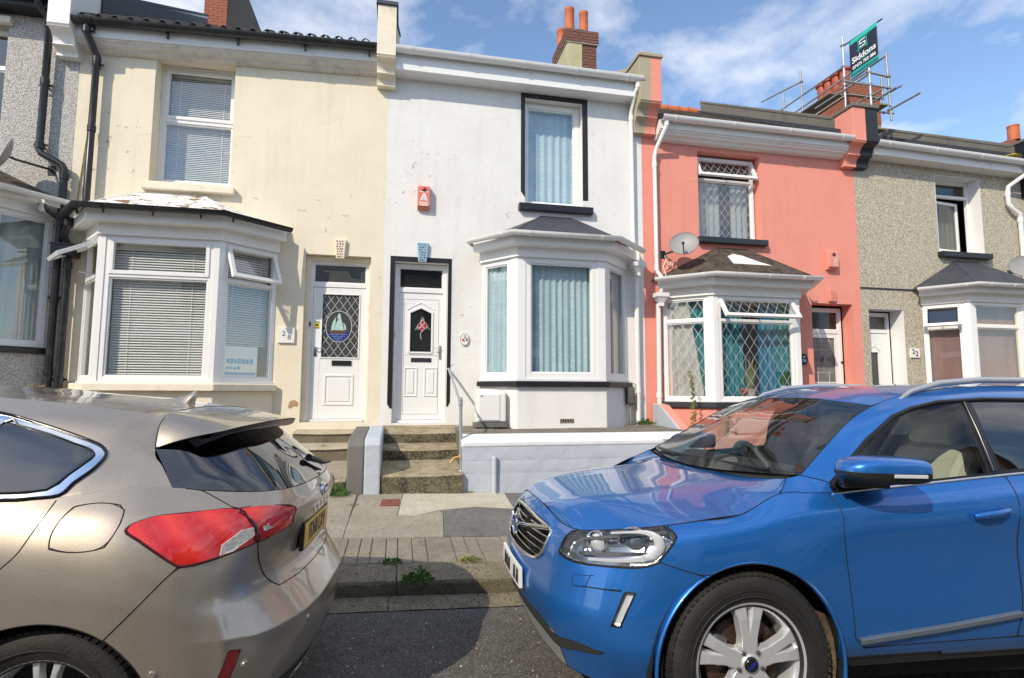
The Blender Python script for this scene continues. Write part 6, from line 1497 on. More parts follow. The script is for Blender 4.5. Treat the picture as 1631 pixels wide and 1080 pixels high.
# grille: recessed black well with bright horizontal blades, diagonal bar and round badge
def inset_copy(q, d, mat, name, parent):
    m = bmesh.new(); mp = {v: m.verts.new(v.co-v.normal*d) for v in q.verts}
    for f in q.faces:
        try: m.faces.new([mp[v] for v in f.verts]).smooth = True
        except ValueError: pass
    for e in q.edges:      # side walls of the well
        if e.is_boundary:
            a, b_ = e.verts; a2, b2 = m.verts.new(a.co), m.verts.new(b_.co)
            m.faces.new([a2, b2, mp[b_], mp[a]])
    return obj(name, m, mat, parent)
g_o = inset_copy(RG[GRILLE], .045, MT['plastic_black'], 'grille', X)
G = S['band']; Gf = G.reshape(-1, 3)
def front_x(y, z):
    d = (Gf[:, 1]+abs(y))**2+(Gf[:, 2]-z)**2; d = np.where(Gf[:, 0] < -.2, d, 9); k = np.argsort(d)[:4]; w_ = 1/(d[k]+1e-5); return float((Gf[k, 0]*w_).sum()/w_.sum())
def grille_half(z): 
    pts = sorted([(p[2], -p[1]) for p in gr_n[2:7]]); 
    for a, b_ in zip(pts, pts[1:]):
        if a[0] <= z <= b_[0]: t_ = (z-a[0])/(b_[0]-a[0]); return a[1]+(b_[1]-a[1])*t_
    return .0
for z in (.665, .697, .729, .761, .790):
    ghw = grille_half(z)-.012; n = 20; m = MB(); top = []; 
    for i in range(n+1):
        y = -ghw+2*ghw*i/n; bow = .012*(y/.43)**2; x = front_x(y, z)+.010; zz = z-bow*.4
        top.append((x, y, zz))
    for a, dd, zz in ((0, 0, 0),):
        v = []
        for x, y, z_ in top: v += [(x-.004, y, z_-.004), (x-.004, y, z_+.003), (x+.026, y, z_+.007), (x+.026, y, z_-.001)]
        m.add(v, [(i*4+k, (i+1)*4+k, (i+1)*4+(k+1) % 4, i*4+(k+1) % 4) for i in range(n) for k in range(4)])
    obj('grille_blade', m, MT['chrome'], g_o, smooth=40)
m = MB(); rimp = smooth_poly(grille, 2); m.tube([(front_x(p[1], p[2])-.004, p[1], p[2]) for p in rimp+rimp[:1]], .009, 6); obj('grille_surround', m, MT['chrome'], g_o, smooth=60)
m = MB(); m.tube([(front_x(.36, .655)-.004, .36, .655), (front_x(0, .735)-.012, 0, .735), (front_x(-.40, .800)-.004, -.40, .800)], .013, 8); obj('diagonal_bar', m, MT['chrome'], g_o, smooth=60)
bx = front_x(0, .735)-.020
m = MB(); m.lathe([(.034, .008), (.050, .004), (.058, -.004), (.056, -.012), (.048, -.014), (.044, -.006), (.034, -.006)], 28, (bx, 0, .735), 'x'); m.tube([(bx-.004, -.036, .772), (bx-.006, -.062, .798)], .008, 6); m.prism([(-.050, .812), (-.082, .818), (-.076, .786)], 'x', bx-.012, bx-.002); em = obj('badge', m, MT['chrome'], g_o, smooth=40)
m = MB(); m.box(bx-.016, bx-.004, -.052, .052, .722, .748); obj('badge_band', m, MT['emblem_blue'], em)
# headlamps: clear cover over a black bowl, chrome inner frame, projector, reflector and daytime strip
for k, q in enumerate(islands(RG[HEAD])):
    side = -1 if sum(v.co.y for v in q.verts) < 0 else 1
    well = inset_copy(q, .055, MT['lamp_bowl'], 'headlight', X)
    cv = q.copy(); SK.apply(obj('lens_cover', cv, MT['clear'], well))
    def hp_(p, d): # point behind the lens: p on outline interpolation
        return p
    sgn = lambda p: (p[0], p[1]*-side, p[2])
    ctr = Vector((-.50, -.76, .80))
    nrm = Vector((-.62, -.78, .08)).normalized()
    def LP(u_, z_, d): # u along the lamp from the grille end, d behind the lens
        a, b_ = Vector((-.725, -.60, 0)), Vector((-.345, -.895, 0)); p = a.lerp(b_, u_); bow = .038*math.sin(math.pi*u_); p = p+Vector((nrm.x, nrm.y, 0))*bow*.9; p = p-nrm*d; return sgn((p.x, p.y, z_+.03*(u_-.5)+.0))
    rimp = smooth_poly(headlight, 2)
    m = MB(); cc = np.array([-.52, -.77, .80])
    m.tube([sgn(tuple(np.array(p)*.985+cc*.015+np.array([.004, .006, 0]))) for p in rimp+rimp[:1]], .0055, 6); obj('lamp_seal', m, MT['trim_black'], well, smooth=60)
    def ribbon(name, us, z0, z1, d, mat):
        m = MB(); v = []
        for u_ in us: v += [LP(u_, z0(u_), d), LP(u_, z1(u_), d), LP(u_, z1(u_), d+.02), LP(u_, z0(u_), d+.02)]
        n = len(us); m.add(v, [(i*4+q_, (i+1)*4+q_, (i+1)*4+(q_+1) % 4, i*4+(q_+1) % 4) for i in range(n-1) for q_ in range(4)]+[(0, 1, 2, 3), ((n-1)*4+3, (n-1)*4+2, (n-1)*4+1, (n-1)*4)]); return obj(name, m, mat, well, smooth=40)
    us = [i/12 for i in range(13)]
    ribbon('chrome_base', [.16+.70*u_ for u_ in us], lambda u_: .742+.035*u_, lambda u_: .756+.035*u_, .022, MT['chrome'])
    ribbon('chrome_brow', [.20+.76*u_ for u_ in us], lambda u_: .803+.065*u_, lambda u_: .813+.065*u_, .020, MT['chrome'])
    cpath = [(.26, .728, .012), (.40, .735, .014), (.55, .744, .017), (.68, .755, .022), (.78, .768, .030), (.86, .790, .040), (.90, .825, .042), (.87, .858, .034), (.78, .874, .018), (.64, .868, .010), (.48, .855, .008)]
    cp_ = smooth_poly([(a, b_, c) for a, b_, c in cpath], 4, False); m = MB(); v = []
    for i, (u_, z_, w_) in enumerate(cp_):
        a, b_ = cp_[max(i-1, 0)], cp_[min(i+1, len(cp_)-1)]; tx, tz = (b_[0]-a[0])*.47, b_[1]-a[1]; L_ = math.hypot(tx, tz) or 1; nx, nz = -tz/L_, tx/L_
        z0 = z_-.03*(u_-.5); du = nx*w_/2/.47
        v += [LP(u_+du, z0+nz*w_/2, .020), LP(u_+du*.6, z0+nz*w_*.3, .010), LP(u_-du*.6, z0-nz*w_*.3, .010), LP(u_-du, z0-nz*w_/2, .022)]
    n = len(cp_); m.add(v, [(i*4+q_, (i+1)*4+q_, (i+1)*4+q_+1, i*4+q_+1) for i in range(n-1) for q_ in range(3)]); obj('light_guide', m, MT['drl'], well, smooth=60)
    # projector and reflector bowls look forwards
    fd_ = Vector((-1, 0, 0))
    for (u_, z_, r_, d_, nm) in ((.66, .812, .058, .035, 'projector'), (.32, .805, .042, .030, 'reflector')):
        c = Vector(LP(u_, z_, d_+.02)); m = MB()
        ax = Vector((-.80, -.60*(-side) if False else .60*side*1.0, 0)).normalized()
        T = Matrix.Translation(c) @ ax.to_track_quat('Z', 'Y').to_matrix().to_4x4(); m.T = T
        m.lathe([(r_, -.05), (r_*1.05, .012), (r_*1.18, .016), (r_*1.2, -.01)], 24); ring = obj(nm, m, MT['chrome'], well, smooth=50)
        m = MB(); m.T = T; m.lathe([(0, .020), (r_*.4, .018), (r_*.75, .008), (r_*.98, -.012)], 24); obj(nm+'_lens', m, MT['drl'] if nm == 'reflector' else plain('projector_glass', (.10, .12, .14), .03, spec=1, metal=.4), well, smooth=80)
    for u_ in (.20,):
        ribbon('chrome_step', [u_, u_+.02], lambda q_: .768, lambda q_: .815, .016, MT['chrome'])
# vertical running lamps in the bumper with a dark line beside them painted as the recess's shade
for q in islands(RG[DRL]):
    side = -1 if sum(v.co.y for v in q.verts) < 0 else 1
    w0 = inset_copy(q, .012, MT['drl'], 'running_lamp', X); cv = q.copy(); obj('lens_cover', cv, MT['clear'], w0)
    s = lambda p: (p[0], p[1]*-side, p[2]); m = MB(); pp = [s(p) for p in drl]; m.tube(pp+pp[:1], .005, 6); obj('lamp_bezel', m, MT['trim_black'], w0, smooth=60)
    m = MB(); pts = [s(p) for p in ((-.70, -.71, .626), (-.665, -.746, .632), (-.60, -.812, .640), (-.545, -.857, .648))]; m.tube(pts, [.0008, .0018, .0026, .003], 6); obj('crease_shade', m, MT['shell'], X, smooth=60)
# number plate, sensor cover, chrome and trim lines
m = MB(); n = 12; v = []
for i in range(n+1):
    y = -.26+.52*i/n; x = -.862+.10*(y*y); v += [(x, y, .474), (x-.004, y, .574), (x+.012, y, .574), (x+.016, y, .474)]
m.add(v, [(i*4+k, (i+1)*4+k, (i+1)*4+(k+1) % 4, i*4+(k+1) % 4) for i in range(n) for k in range(4)]+[(0, 1, 2, 3), (n*4+3, n*4+2, n*4+1, n*4)]); pl = obj('number_plate', m, MT['white_plate'], X)
m = MB()
for y0 in (-.235, -.165, -.02, .05, .12):      # only the strokes of the characters read at this angle
    for (a, b_, c, d) in ((0, .007, .492, .558), (.030, .037, .492, .558), (.007, .030, .551, .558), (.007, .030, .52, .526)):
        y = y0+a; xx = -.862+.10*((y0+.02)**2)-.0065; m.box(xx, xx+.004, y0+a, y0+b_, c, d)
obj('plate_characters', m, MT['ink'], pl)
m = MB(); q = [(-.700,-.685,.664),(-.645,-.752,.678),(-.662,-.748,.630),(-.706,-.692,.622)]; m.tube([(p[0]+.0006, p[1]+.0006, p[2]) for p in q+q[:1]], .0014, 4); obj('washer_cover', m, MT['shell'], X)
def yline(pts, r, mat, name, parent=X, n=8, flat=None):
    for s in (1, -1):
        m = MB(); m.tube([(p[0], p[1]*s, p[2]) for p in pts], r, n); o_ = obj(name, m, mat, parent, smooth=60)
yline([(.44,-.872,1.050),(.62,-.872,1.070),(.90,-.871,1.096),(1.16,-.871,1.123),(1.45,-.871,1.151),(1.80,-.871,1.178),(2.40,-.868,1.223)], .0075, MT['chrome'], 'waist_trim')
yline([(.44,-.866,1.075),(.55,-.815,1.16),(.72,-.765,1.285),(.90,-.735,1.402),(1.02,-.722,1.446),(1.175,-.714,1.482),(1.46,-.708,1.507),(1.80,-.706,1.516),(2.40,-.700,1.512),(2.94,-.674,1.487)], .011, MT['trim_black'], 'window_seal')
yline([(1.318,-.86,1.158),(1.316,-.797,1.335),(1.332,-.72,1.485)], .012, MT['trim_black'], 'centre_pillar_trim')
yline([(1.00,-.632,1.462),(1.12,-.622,1.535),(1.30,-.618,1.585),(1.55,-.618,1.612),(1.9,-.616,1.625),(2.5,-.606,1.622),(2.95,-.582,1.588),(3.1,-.562,1.55)], [.006,.014,.017,.017,.017,.017,.015,.006], MT['silver_trim'], 'roof_rail')
for s in (1, -1):
    m = MB(); v = []
    for x, z, yy in ((.515, .438, -.916), (.93, .483, -.922), (1.34, .535, -.926)): v += [(x, yy*-s-.0, z-.017), (x, (abs(yy)+.008)*s, z-.012), (x, (abs(yy)+.008)*s, z+.008), (x, (abs(yy)-.012)*s, z+.014)]
    v = [(a, abs(b_)*s, c) for a, b_, c in v]; m.add(v, [(i*4+k, (i+1)*4+k, (i+1)*4+(k+1) % 4, i*4+(k+1) % 4) for i in range(2) for k in range(4)]+[(0, 1, 2, 3), (11, 10, 9, 8)]); dd = min(fd, key=lambda o_: abs(sum(v_.co.y for v_ in o_.data.vertices)/len(o_.data.vertices)-.92*s)); obj('sill_trim', m, MT['sill_steel'], dd, bevel=.003)
    m = MB(); pts = [(1.085, .955*s, .968), (1.12, .972*s, .975), (1.20, .976*s, .987), (1.265, .960*s, .997)]; m.tube(pts, [.010, .015, .014, .010], 8); obj('handle', m, P_, dd, smooth=60)
    m = MB(); m.lathe([(0, .0), (.030, .001), (.048, .004), (.056, .006)], 20, (1.16, .931*s, .985), 'y'); obj('handle_cup', m, P_, dd, smooth=60)
# door mirrors
def mirror_unit(root, c, s, paint_m, sc=1.0):
    T = at(*c) @ Matrix.Diagonal((sc, s*sc, sc, 1)); t_ = MB(); t_.T = T
    st = [(-.115, .018, .036), (-.100, .052, .052), (-.05, .080, .062), (.02, .092, .066), (.06, .094, .066), (.082, .09, .062)]
    n = 20; v = []
    for x, w_, hh in st:
        for k in range(n):
            a = 2*math.pi*k/n; ca, sa = math.cos(a), math.sin(a); e = .62
            v.append((x, .10+.0+(abs(ca)**e*(1 if ca > 0 else -1))*(w_+.035), .014+(abs(sa)**e*(1 if sa > 0 else -1))*hh*.80+.012))
    f = [(i*n+k, (i+1)*n+k, (i+1)*n+(k+1) % n, i*n+(k+1) % n) for i in range(len(st)-1) for k in range(n)]+[list(range(n))]
    return T, v, f, st, n
for s in (1, -1):
    # housing sweeps back from a rounded nose; upper half painted, lower half black
    secs = [(.385, .010, .012), (.40, .055, .032), (.44, .085, .052), (.52, .102, .062), (.62, .106, .064), (.70, .104, .060), (.735, .098, .055)]
    for lower in (False, True):
        m = MB(); n = 14; v = []
        for x, hy, hz in secs:
            cy, cz = (-.985-.02*(x-.4) if s > 0 else -.885), 1.165+.010*(x-.5)
            if s < 0: x += .12; hy *= .45
            for k in range(n+1):
                a = (math.pi*k/n) if not lower else (math.pi+math.pi*k/n)
                ca, sa = math.cos(a), math.sin(a); e = .6
                py = cy+(abs(ca)**e)*math.copysign(1, ca)*hy; pz = cz+(abs(sa)**e)*math.copysign(1, sa)*hz*(1.0 if not lower else .85)
                v.append((x, py*-s if False else py*(1 if s > 0 else -1)*1.0, pz))
        f = [(i*(n+1)+k, (i+1)*(n+1)+k, (i+1)*(n+1)+k+1, i*(n+1)+k+1) for i in range(len(secs)-1) for k in range(n)]
        f += [list(range((len(secs)-1)*(n+1), len(secs)*(n+1))), list(range(n+1))]
        m.add(v, f)
        if lower: 
            m.prism([(.47, -.86), (.62, -.86), (.66, -.95), (.43, -.95)] if s > 0 else [(.47, .86), (.62, .86), (.66, .95), (.43, .95)], 'z', 1.085, 1.125)
            obj('mirror_base', m, MT['plastic_black'], mo, smooth=50)
        else: mo = obj('door_mirror', m, P_, X, smooth=50)
    m = MB(); yy = -1.098*(1 if s > 0 else -1); m.box(.54, .70, min(yy, yy*1.004), max(yy, yy*1.004), 1.148, 1.163); obj('indicator_lens', m, MT['drl'], mo, bevel=.004)
for s in (1, -1):     # painted gusset between wing, bonnet and windscreen pillar
    m = MB(); p = [(.205, -.840, 1.045), (.30, -.857, 1.052), (.44, -.868, 1.056), (.445, -.845, 1.095), (.34, -.790, 1.118), (.285, -.765, 1.100)]; c_ = (.33, -.822, 1.080)
    m.add([(a, b_*s, c-.001) for a, b_, c in p]+[(c_[0], c_[1]*s, c_[2])], [(i, (i+1) % 6, 6) for i in range(6)]); obj('pillar_base', m, P_, X, smooth=80)
# wipers, antenna-free scuttle
m = MB(); m.tube([(.30,-.62,1.125),(.27,-.30,1.122),(.262,.02,1.120)], .009, 6); m.tube([(.262,-.05,1.120),(.245,.35,1.122),(.29,.62,1.128)], .009, 6); obj('wiper', m, MT['plastic_black'], X, smooth=60)
m = MB(); v = []
for y in [-.74+.148*i for i in range(11)]: x0 = .215+.085*(abs(y)/.75)**2; v += [(x0, y, 1.068+.03*(abs(y)/.75)**2), (x0+.07, y, 1.085+.03*(abs(y)/.75)**2)]
m.add(v, [(i*2, i*2+2, i*2+3, i*2+1) for i in range(10)]); obj('scuttle_panel', m, MT['plastic_black'], X)
# cabin
m = MB(); m.prism([(.33, 1.0), (.42, 1.10), (.62, 1.12), (.74, 1.06), (.80, .90), (.78, .5), (.3, .5)], 'y', -.76, .76); obj('dashboard', m, MT['dash'], X, bevel=.02)
m = MB(); m.box(.5, 3.0, -.80, .80, .38, .44); m.box(2.95, 3.0, -.75, .75, .44, 1.2); obj('cabin_floor', m, MT['dash'], X)
rp = bmesh.new(); grid_bm(rp, S['roof']-np.array([0, 0, .03]), lambda i, j: 0, True); obj('headlining', rp, MT['lining'], X)
m = MB(); c = Vector((.86, .38, 1.02)); Tw = Matrix.Translation(c) @ Matrix.Rotation(R(68), 4, 'Y'); m.T = Tw; m.tube([(.185*math.cos(2*math.pi*k/28), .185*math.sin(2*math.pi*k/28), 0) for k in range(29)], .016, 8); m.box(-.05, .05, -.17, .17, -.02, .005); m.box(-.18, .0, -.03, .03, -.02, .005); obj('steering_wheel', m, MT['dash'], X, smooth=50)
def car_seat(x, y, mat):
    m = MB(); m.prism([(x-.05, .62), (x+.02, .72), (x+.42, .70), (x+.50, .60), (x+.45, .46), (x, .46)], 'y', y-.24, y+.24); so_ = obj('seat', m, mat, X, bevel=.05)
    m = MB(); m.prism([(x+.40, .66), (x+.36, .80), (x+.50, 1.12), (x+.57, 1.24), (x+.66, 1.24), (x+.66, 1.10), (x+.56, .66)], 'y', y-.23, y+.23); obj('seat_back', m, mat, so_, bevel=.06)
    m = MB(); m.prism([(x+.55, 1.255), (x+.56, 1.40), (x+.61, 1.45), (x+.67, 1.43), (x+.66, 1.255)], 'y', y-.135, y+.135); obj('headrest', m, mat, so_, bevel=.035)
for xx, yy in ((.92, -.36), (.92, .38), (1.78, -.40), (1.78, .40)): car_seat(xx, yy, MT['seat'])
m = MB(); m.box(.90, .93, -.12, .12, 1.36, 1.43); obj('rear_view_mirror', m, MT['plastic_black'], X, bevel=.012)
# wheels: five twin-spoke alloys
def alloy(root, x, y, z, R_, side, twin=True, parent=None, n=5, dark=False):
    m = MB(); k = side
    m.lathe([(R_, k*.0), (R_+.010, k*.004), (R_+.012, k*-.006), (R_-.012, k*-.02), (R_-.022, k*-.03), (R_-.03, k*-.12)], 60, (x, y, z), 'y'); rim = obj('rim', m, MT['alloy'], root, smooth=40)
    for i in range(n):
        a0 = 2*math.pi*i/n+math.pi/2
        for d in ((-.155, .155) if twin else (-.05, .05)):
            m = MB(); a = a0+d; a1 = a0+d*.72
            T = at(x, y, z); m.T = T
            def pt(r_, an, yo): return (r_*math.cos(an), yo*k, r_*math.sin(an))
            rs = [.050, R_*.45, R_*.75, R_*.965]; ws_ = [.040, .026, .026, .036] if twin else [.03, .017, .015, .016]; yo = [-.012, -.010, -.008, -.014]; an_ = [a0+d*.55, a0+d*.95, a0+d*1.08, a0+d*1.15]
            v = []
            for r_, w_, y_, an in zip(rs, ws_, yo, an_):
                c = Vector(pt(r_, an, 0)); tg = Vector((-math.sin(an), 0, math.cos(an)))
                for uu, yy in ((-1, -.035), (-.75, 0), (.75, 0), (1, -.035)): q = c+tg*w_*uu; v.append((q.x, (y_+yy)*k, q.z))
            m.add(v, [(i_*4+j, i_*4+j+1, (i_+1)*4+j+1, (i_+1)*4+j) for i_ in range(3) for j in range(3)]); obj('spoke', m, MT['alloy'], rim, bevel=.004)
        m = MB(); m.lathe([(0, k*.0), (.009, k*-.002), (.010, k*-.02)], 8, (x+.056*math.cos(a0+.63), y, z+.056*math.sin(a0+.63)), 'y'); obj('wheel_bolt', m, MT['alloy_dark'], rim, smooth=40)
    m = MB(); m.lathe([(.0, k*-.004), (.034, k*-.005), (.040, k*-.012), (.075, k*-.014), (.080, k*-.05)], 28, (x, y, z), 'y'); obj('hub', m, MT['alloy'], rim, smooth=40)
    m = MB(); m.lathe([(0, k*.004), (.026, k*.003), (.031, k*-.002), (.032, k*-.01)], 24, (x, y, z), 'y'); cp = obj('centre_cap', m, MT['trim_black'] , rim, smooth=40)
    m = MB(); m.T = at(x, y+k*.0055, z) @ Matrix.Rotation(R(-40), 4, 'Y'); m.box(-.024, .024, -.001, .001, -.007, .007); obj('cap_bar', m, MT['emblem_blue'], cp)
    m = MB(); m.lathe([(.05, k*-.07), (R_*.70, k*-.07), (R_*.72, k*-.075), (R_*.70, k*-.09), (.05, k*-.09)], 36, (x, y, z), 'y'); obj('brake_disc', m, MT['disc'], rim, smooth=40)
    m = MB(); m.T = at(x, y, z) @ Matrix.Rotation(R(20), 4, 'Y'); m.box(-R_*.74, -R_*.46, .035 if k < 0 else -.11, .11 if k < 0 else -.035, -.06, .06); obj('brake_caliper', m, MT['alloy_dark'], rim, bevel=.01)
    m = MB(); m.lathe([(0, k*-.13), (R_, k*-.13)], 36, (x, y, z), 'y'); obj('wheel_back', m, MT['shell'], rim)
    return rim
def wheel_well(root, x, z, r, y0, y1):
    m = MB(); m.lathe([(r, y0), (r, y1), (0, y1)], 30, (x, 0, z), 'y', arc=2*math.pi); obj('wheel_well', m, MT['shell'], root)
for wx in (0, 2.77):
    for s in (-1, 1):
        ty = tyre(X, wx, s*(.934-.1175), .365, .368, .235, .238, s)
        alloy(X, wx, s*.922, .365, .238, s)
        wheel_well(X, wx, .355, .44, s*.938-s*.012, s*.55)
        m = MB(); pts = [(wx+.421*math.cos(a), s*.934, .355+.421*math.sin(a)) for a in [R(-18)+R(216)*i/36 for i in range(37)]]; m.tube(pts, .009, 6); obj('arch_lip', m, P_, X, smooth=60)
m = MB(); v = []
for i in range(9):
    a = R(-35+8*i); v += [(.395*math.cos(a)+.012, -.90, .355+.395*math.sin(a)), (.395*math.cos(a)+.012, -.60, .355+.395*math.sin(a))]
m.add(v, [(i*2, i*2+2, i*2+3, i*2+1) for i in range(8)]); obj('muddy_arch_liner', m, plain('dried_mud', (.17, .125, .08), .9, var=.4, vs=18, bs=.6, bscale=80), X)
m = MB(); m.box(-.6, 3.3, -.72, .72, .20, .30); obj('underbody', m, MT['shell'], X)
# ================= bronze hatchback
hub = Vector((-1.13, -6.847, .39)); HB = car_matrix(Vector(), R(-4)); HM = car_matrix(hub-HB.to_3x3() @ Vector((0, -.877, .325)), R(-4))
K = thing('parked_car', 'bronze metallic hatchback parked on the left with its tail towards the gap', 'car', group='cars parked along the kerb', mat=HM)
S2 = hatch_patches()
BODY, TAIL, TAILG, DOOR, FUEL, BUMPER, GATE, FRAME, QGLASS, CHROME, PILLAR, ROOF, SPOIL, RGLASS, HOOD, SCREEN, ARCH, REFL, DGLASS, LOWER, WHITE = range(21)
bm = bmesh.new(); grid_bm(bm, S2['band'], lambda i, j: BODY, True)
ns = bmesh.new(); grid_bm(ns, S2['side'], lambda i, j: PILLAR, True)
nr = bmesh.new(); grid_bm(nr, S2['roof'], lambda i, j: ROOF, True)
nsp = bmesh.new(); grid_bm(nsp, S2['spoiler'], lambda i, j: SPOIL, True)
ng = bmesh.new(); grid_bm(ng, S2['glass'], lambda i, j: RGLASS, True)
nh = bmesh.new(); grid_bm(nh, S2['hood'], lambda i, j: HOOD, True)
nw = bmesh.new(); grid_bm(nw, S2['screen'], lambda i, j: SCREEN, True)
for b in (bm, ns, nr, nsp, ng, nh, nw): bmesh.ops.remove_doubles(b, verts=b.verts, dist=.0008); outward(b, Vector((-1.3, 0, .6)))
SK2 = Skin([bm, ns, nr, nsp, ng, nh, nw])
tail_body = [(.196,-.844,.957),(.252,-.801,.988),(.355,-.747,.995),(.497,-.664,.996),(.542,-.663,.956),(.567,-.652,.914),(.573,-.646,.873),(.469,-.769,.841),(.39,-.828,.831),(.359,-.84,.843),(.307,-.848,.879),(.246,-.849,.921)]
tail_gate = [(.503,-.660,.996),(.624,-.521,.986),(.66,-.444,.964),(.656,-.451,.929),(.648,-.456,.897),(.579,-.643,.873),(.573,-.648,.914),(.548,-.659,.956)]
qouter = [(-1.95,-.80,1.01),(-1.62,-.715,1.18),(-1.24,-.675,1.335),(-.88,-.665,1.365),(-.52,-.660,1.348),(-.378,-.653,1.336),(-.234,-.674,1.304),(-.094,-.691,1.265),(-.006,-.699,1.235),(.022,-.704,1.218),(.036,-.711,1.199),(.034,-.726,1.177),(.016,-.751,1.144),(-.022,-.78,1.103),(-.050,-.802,1.064),(-.129,-.817,1.054),(-.218,-.827,1.048),(-.55,-.838,1.042),(-1.3,-.838,1.02)]
qglass = [(-.335,-.684,1.302),(-.287,-.688,1.293),(-.173,-.699,1.265),(-.078,-.711,1.234),(-.025,-.716,1.218),(-.0,-.722,1.201),(-.002,-.734,1.182),(-.049,-.773,1.128),(-.095,-.802,1.081),(-.228,-.817,1.069),(-.43,-.82,1.062)]
dglass = [(-.375,-.684,1.309),(-.52,-.676,1.326),(-.85,-.676,1.340),(-.90,-.74,1.22),(-.93,-.82,1.055),(-.48,-.82,1.062)]
fuel = [(.012,-.822,1.029),(.038,-.81,1.036),(.075,-.804,1.039),(.112,-.799,1.039),(.146,-.798,1.032),(.167,-.808,1.017),(.177,-.832,.984),(.164,-.862,.932),(.151,-.875,.906),(.126,-.882,.896),(.071,-.888,.891),(.016,-.892,.892),(-.010,-.89,.903),(-.021,-.882,.928),(-.019,-.868,.961),(-.006,-.846,1.0)]
refl = [(.55,-.786,.528),(.587,-.755,.519),(.561,-.774,.437),(.548,-.79,.40),(.510,-.812,.40),(.529,-.799,.449)]
both(bm, arch_poly(0, .325, .352, -.90), ARCH, depth=.2); both(bm, arch_poly(-2.70, .325, .352, -.88), ARCH, depth=.2)
both(bm, tail_body, TAIL, n=3, depth=.12, only={BODY}); both(bm, tail_gate, TAILG, n=2, depth=.10, only={BODY})
both(bm, fuel, FUEL, depth=.1, only={BODY}); both(bm, refl, REFL, depth=.06, only={BODY})
rear_door = [(-.040,-.80,1.10),(-.051,-.807,1.055),(-.056,-.836,1.02),(-.064,-.859,.985),(-.098,-.898,.887),(-.136,-.906,.845),(-.22,-.91,.77),(-.33,-.91,.66),(-.40,-.90,.50),(-.42,-.89,.38),(-.95,-.88,.37),(-.98,-.90,.60),(-.96,-.905,.85),(-.95,-.87,.98),(-.95,-.82,1.10)]
front_door_p = [(-.965,-.82,1.10),(-.965,-.87,.98),(-.975,-.905,.85),(-.995,-.90,.60),(-.965,-.88,.37),(-1.9,-.88,.35),(-1.98,-.90,.6),(-2.02,-.89,.9),(-1.9,-.83,1.08)]
both(bm, rear_door, DOOR, depth=.2, only={BODY}); both(bm, front_door_p, DOOR, depth=.2, only={BODY})
bl = [(.45,-.80,.835),(.378,-.834,.829),(.368,-.842,.822),(.342,-.862,.794),(.299,-.885,.74),(.21,-.903,.637),(.12,-.91,.54)]
def bcut(x):
    for a, b_ in zip(bl, bl[1:]):
        if b_[0] <= x <= a[0]: return b_[2]+(a[2]-b_[2])*(x-b_[0])/(a[0]-b_[0])
    return .876 if x > .3 else .5
gate = [(.385,-.665,1.075),(.482,-.669,1.001),(.503,-.66,.996),(.579,-.643,.873),(.580,-.618,.80),(.580,-.600,.766),(.589,-.571,.727),(.601,-.546,.700),(.635,-.49,.662),(.655,-.30,.648),(.668,0,.645)]
gp = gate+[(p[0], -p[1], p[2]) for p in gate[-2::-1]]
carve(bm, gp, GATE, depth=.3, only={BODY})
both(bm, smooth_poly(bl, 3, False)+[np.array(p) for p in ((.12,-.93,.15),(.64,-.80,.15),(.64,-.72,.835))], BUMPER, depth=.3, only={BODY})
region_from(bm, lambda c, k: BUMPER if k == BODY and c.x > .40 and c.z < .876 else None)
region_from(bm, lambda c, k: LOWER if k == BUMPER and c.z < .335 and c.x > .3 else None)
region_from(bm, lambda c, k: GATE if k == BODY and c.x > .52 and abs(c.y) < .60 and c.z > .88 else None)
both(ns, qouter, CHROME, depth=.25, only={PILLAR})
both(ns, qglass, QGLASS, depth=.15, only={CHROME}); both(ns, dglass, QGLASS, depth=.15, only={CHROME})
fg = [(-1.0,-.82,1.05),(-.96,-.74,1.22),(-.93,-.676,1.338),(-1.22,-.690,1.318),(-1.60,-.735,1.165),(-1.83,-.80,1.02)]
both(ns, fg, QGLASS, depth=.2, only={CHROME})
def half(name): pass
RG = {}
for b in (bm, ns, nr, nsp, ng, nh, nw):
    b.normal_update()
    for k, q in split_regions(b).items():
        if k in RG:
            me = bpy.data.meshes.new('t'); q.to_mesh(me); RG[k].from_mesh(me); bpy.data.meshes.remove(me)
        else: RG[k] = q
for q in RG.values(): q.normal_update()
shell_of([RG[k] for k in (BODY, BUMPER, GATE, DOOR, PILLAR, ROOF, HOOD, FUEL) if k in RG], MT['shell'], K)
P2 = MT['hatch_paint']
TE = np.concatenate([S2['band'][:, -1], S2['band'][:, -1]*np.array([1, -1, 1])])
def top_edge(c): return float(((TE-np.array(c))**2).sum(1).min()) < .006**2
def panels2(k, name, mat, drop=True, **kw):
    r = []
    for q in islands(RG[k]):
        q2 = q.copy(); o_ = obj(name, q, mat, K, **kw); SK2.apply(o_); r.append(o_)
        if drop: shut_lines(q2, o_, skip=lambda c: c.x > -.06 and c.x < .30 and top_edge(c))
        q2.free()
    return r
panels2(BODY, 'rear_wing', P2); bmp = panels2(BUMPER, 'rear_bumper', P2); gt = panels2(GATE, 'tailgate', P2); panels2(DOOR, 'door', P2); panels2(FUEL, 'fuel_flap', P2); panels2(LOWER, 'lower_valance', MT['rough_black'])
panels2(PILLAR, 'pillar', P2, False); panels2(ROOF, 'roof', P2, False); panels2(SPOIL, 'spoiler', P2); panels2(HOOD, 'bonnet', P2, False); panels2(SCREEN, 'windscreen', MT['black_glass'], False)
panels2(CHROME, 'window_trim', MT['chrome']); panels2(QGLASS, 'side_window', MT['privacy'], False); rgl = panels2(RGLASS, 'rear_window', MT['privacy'], False, label='dark tinted tailgate window with wiper')
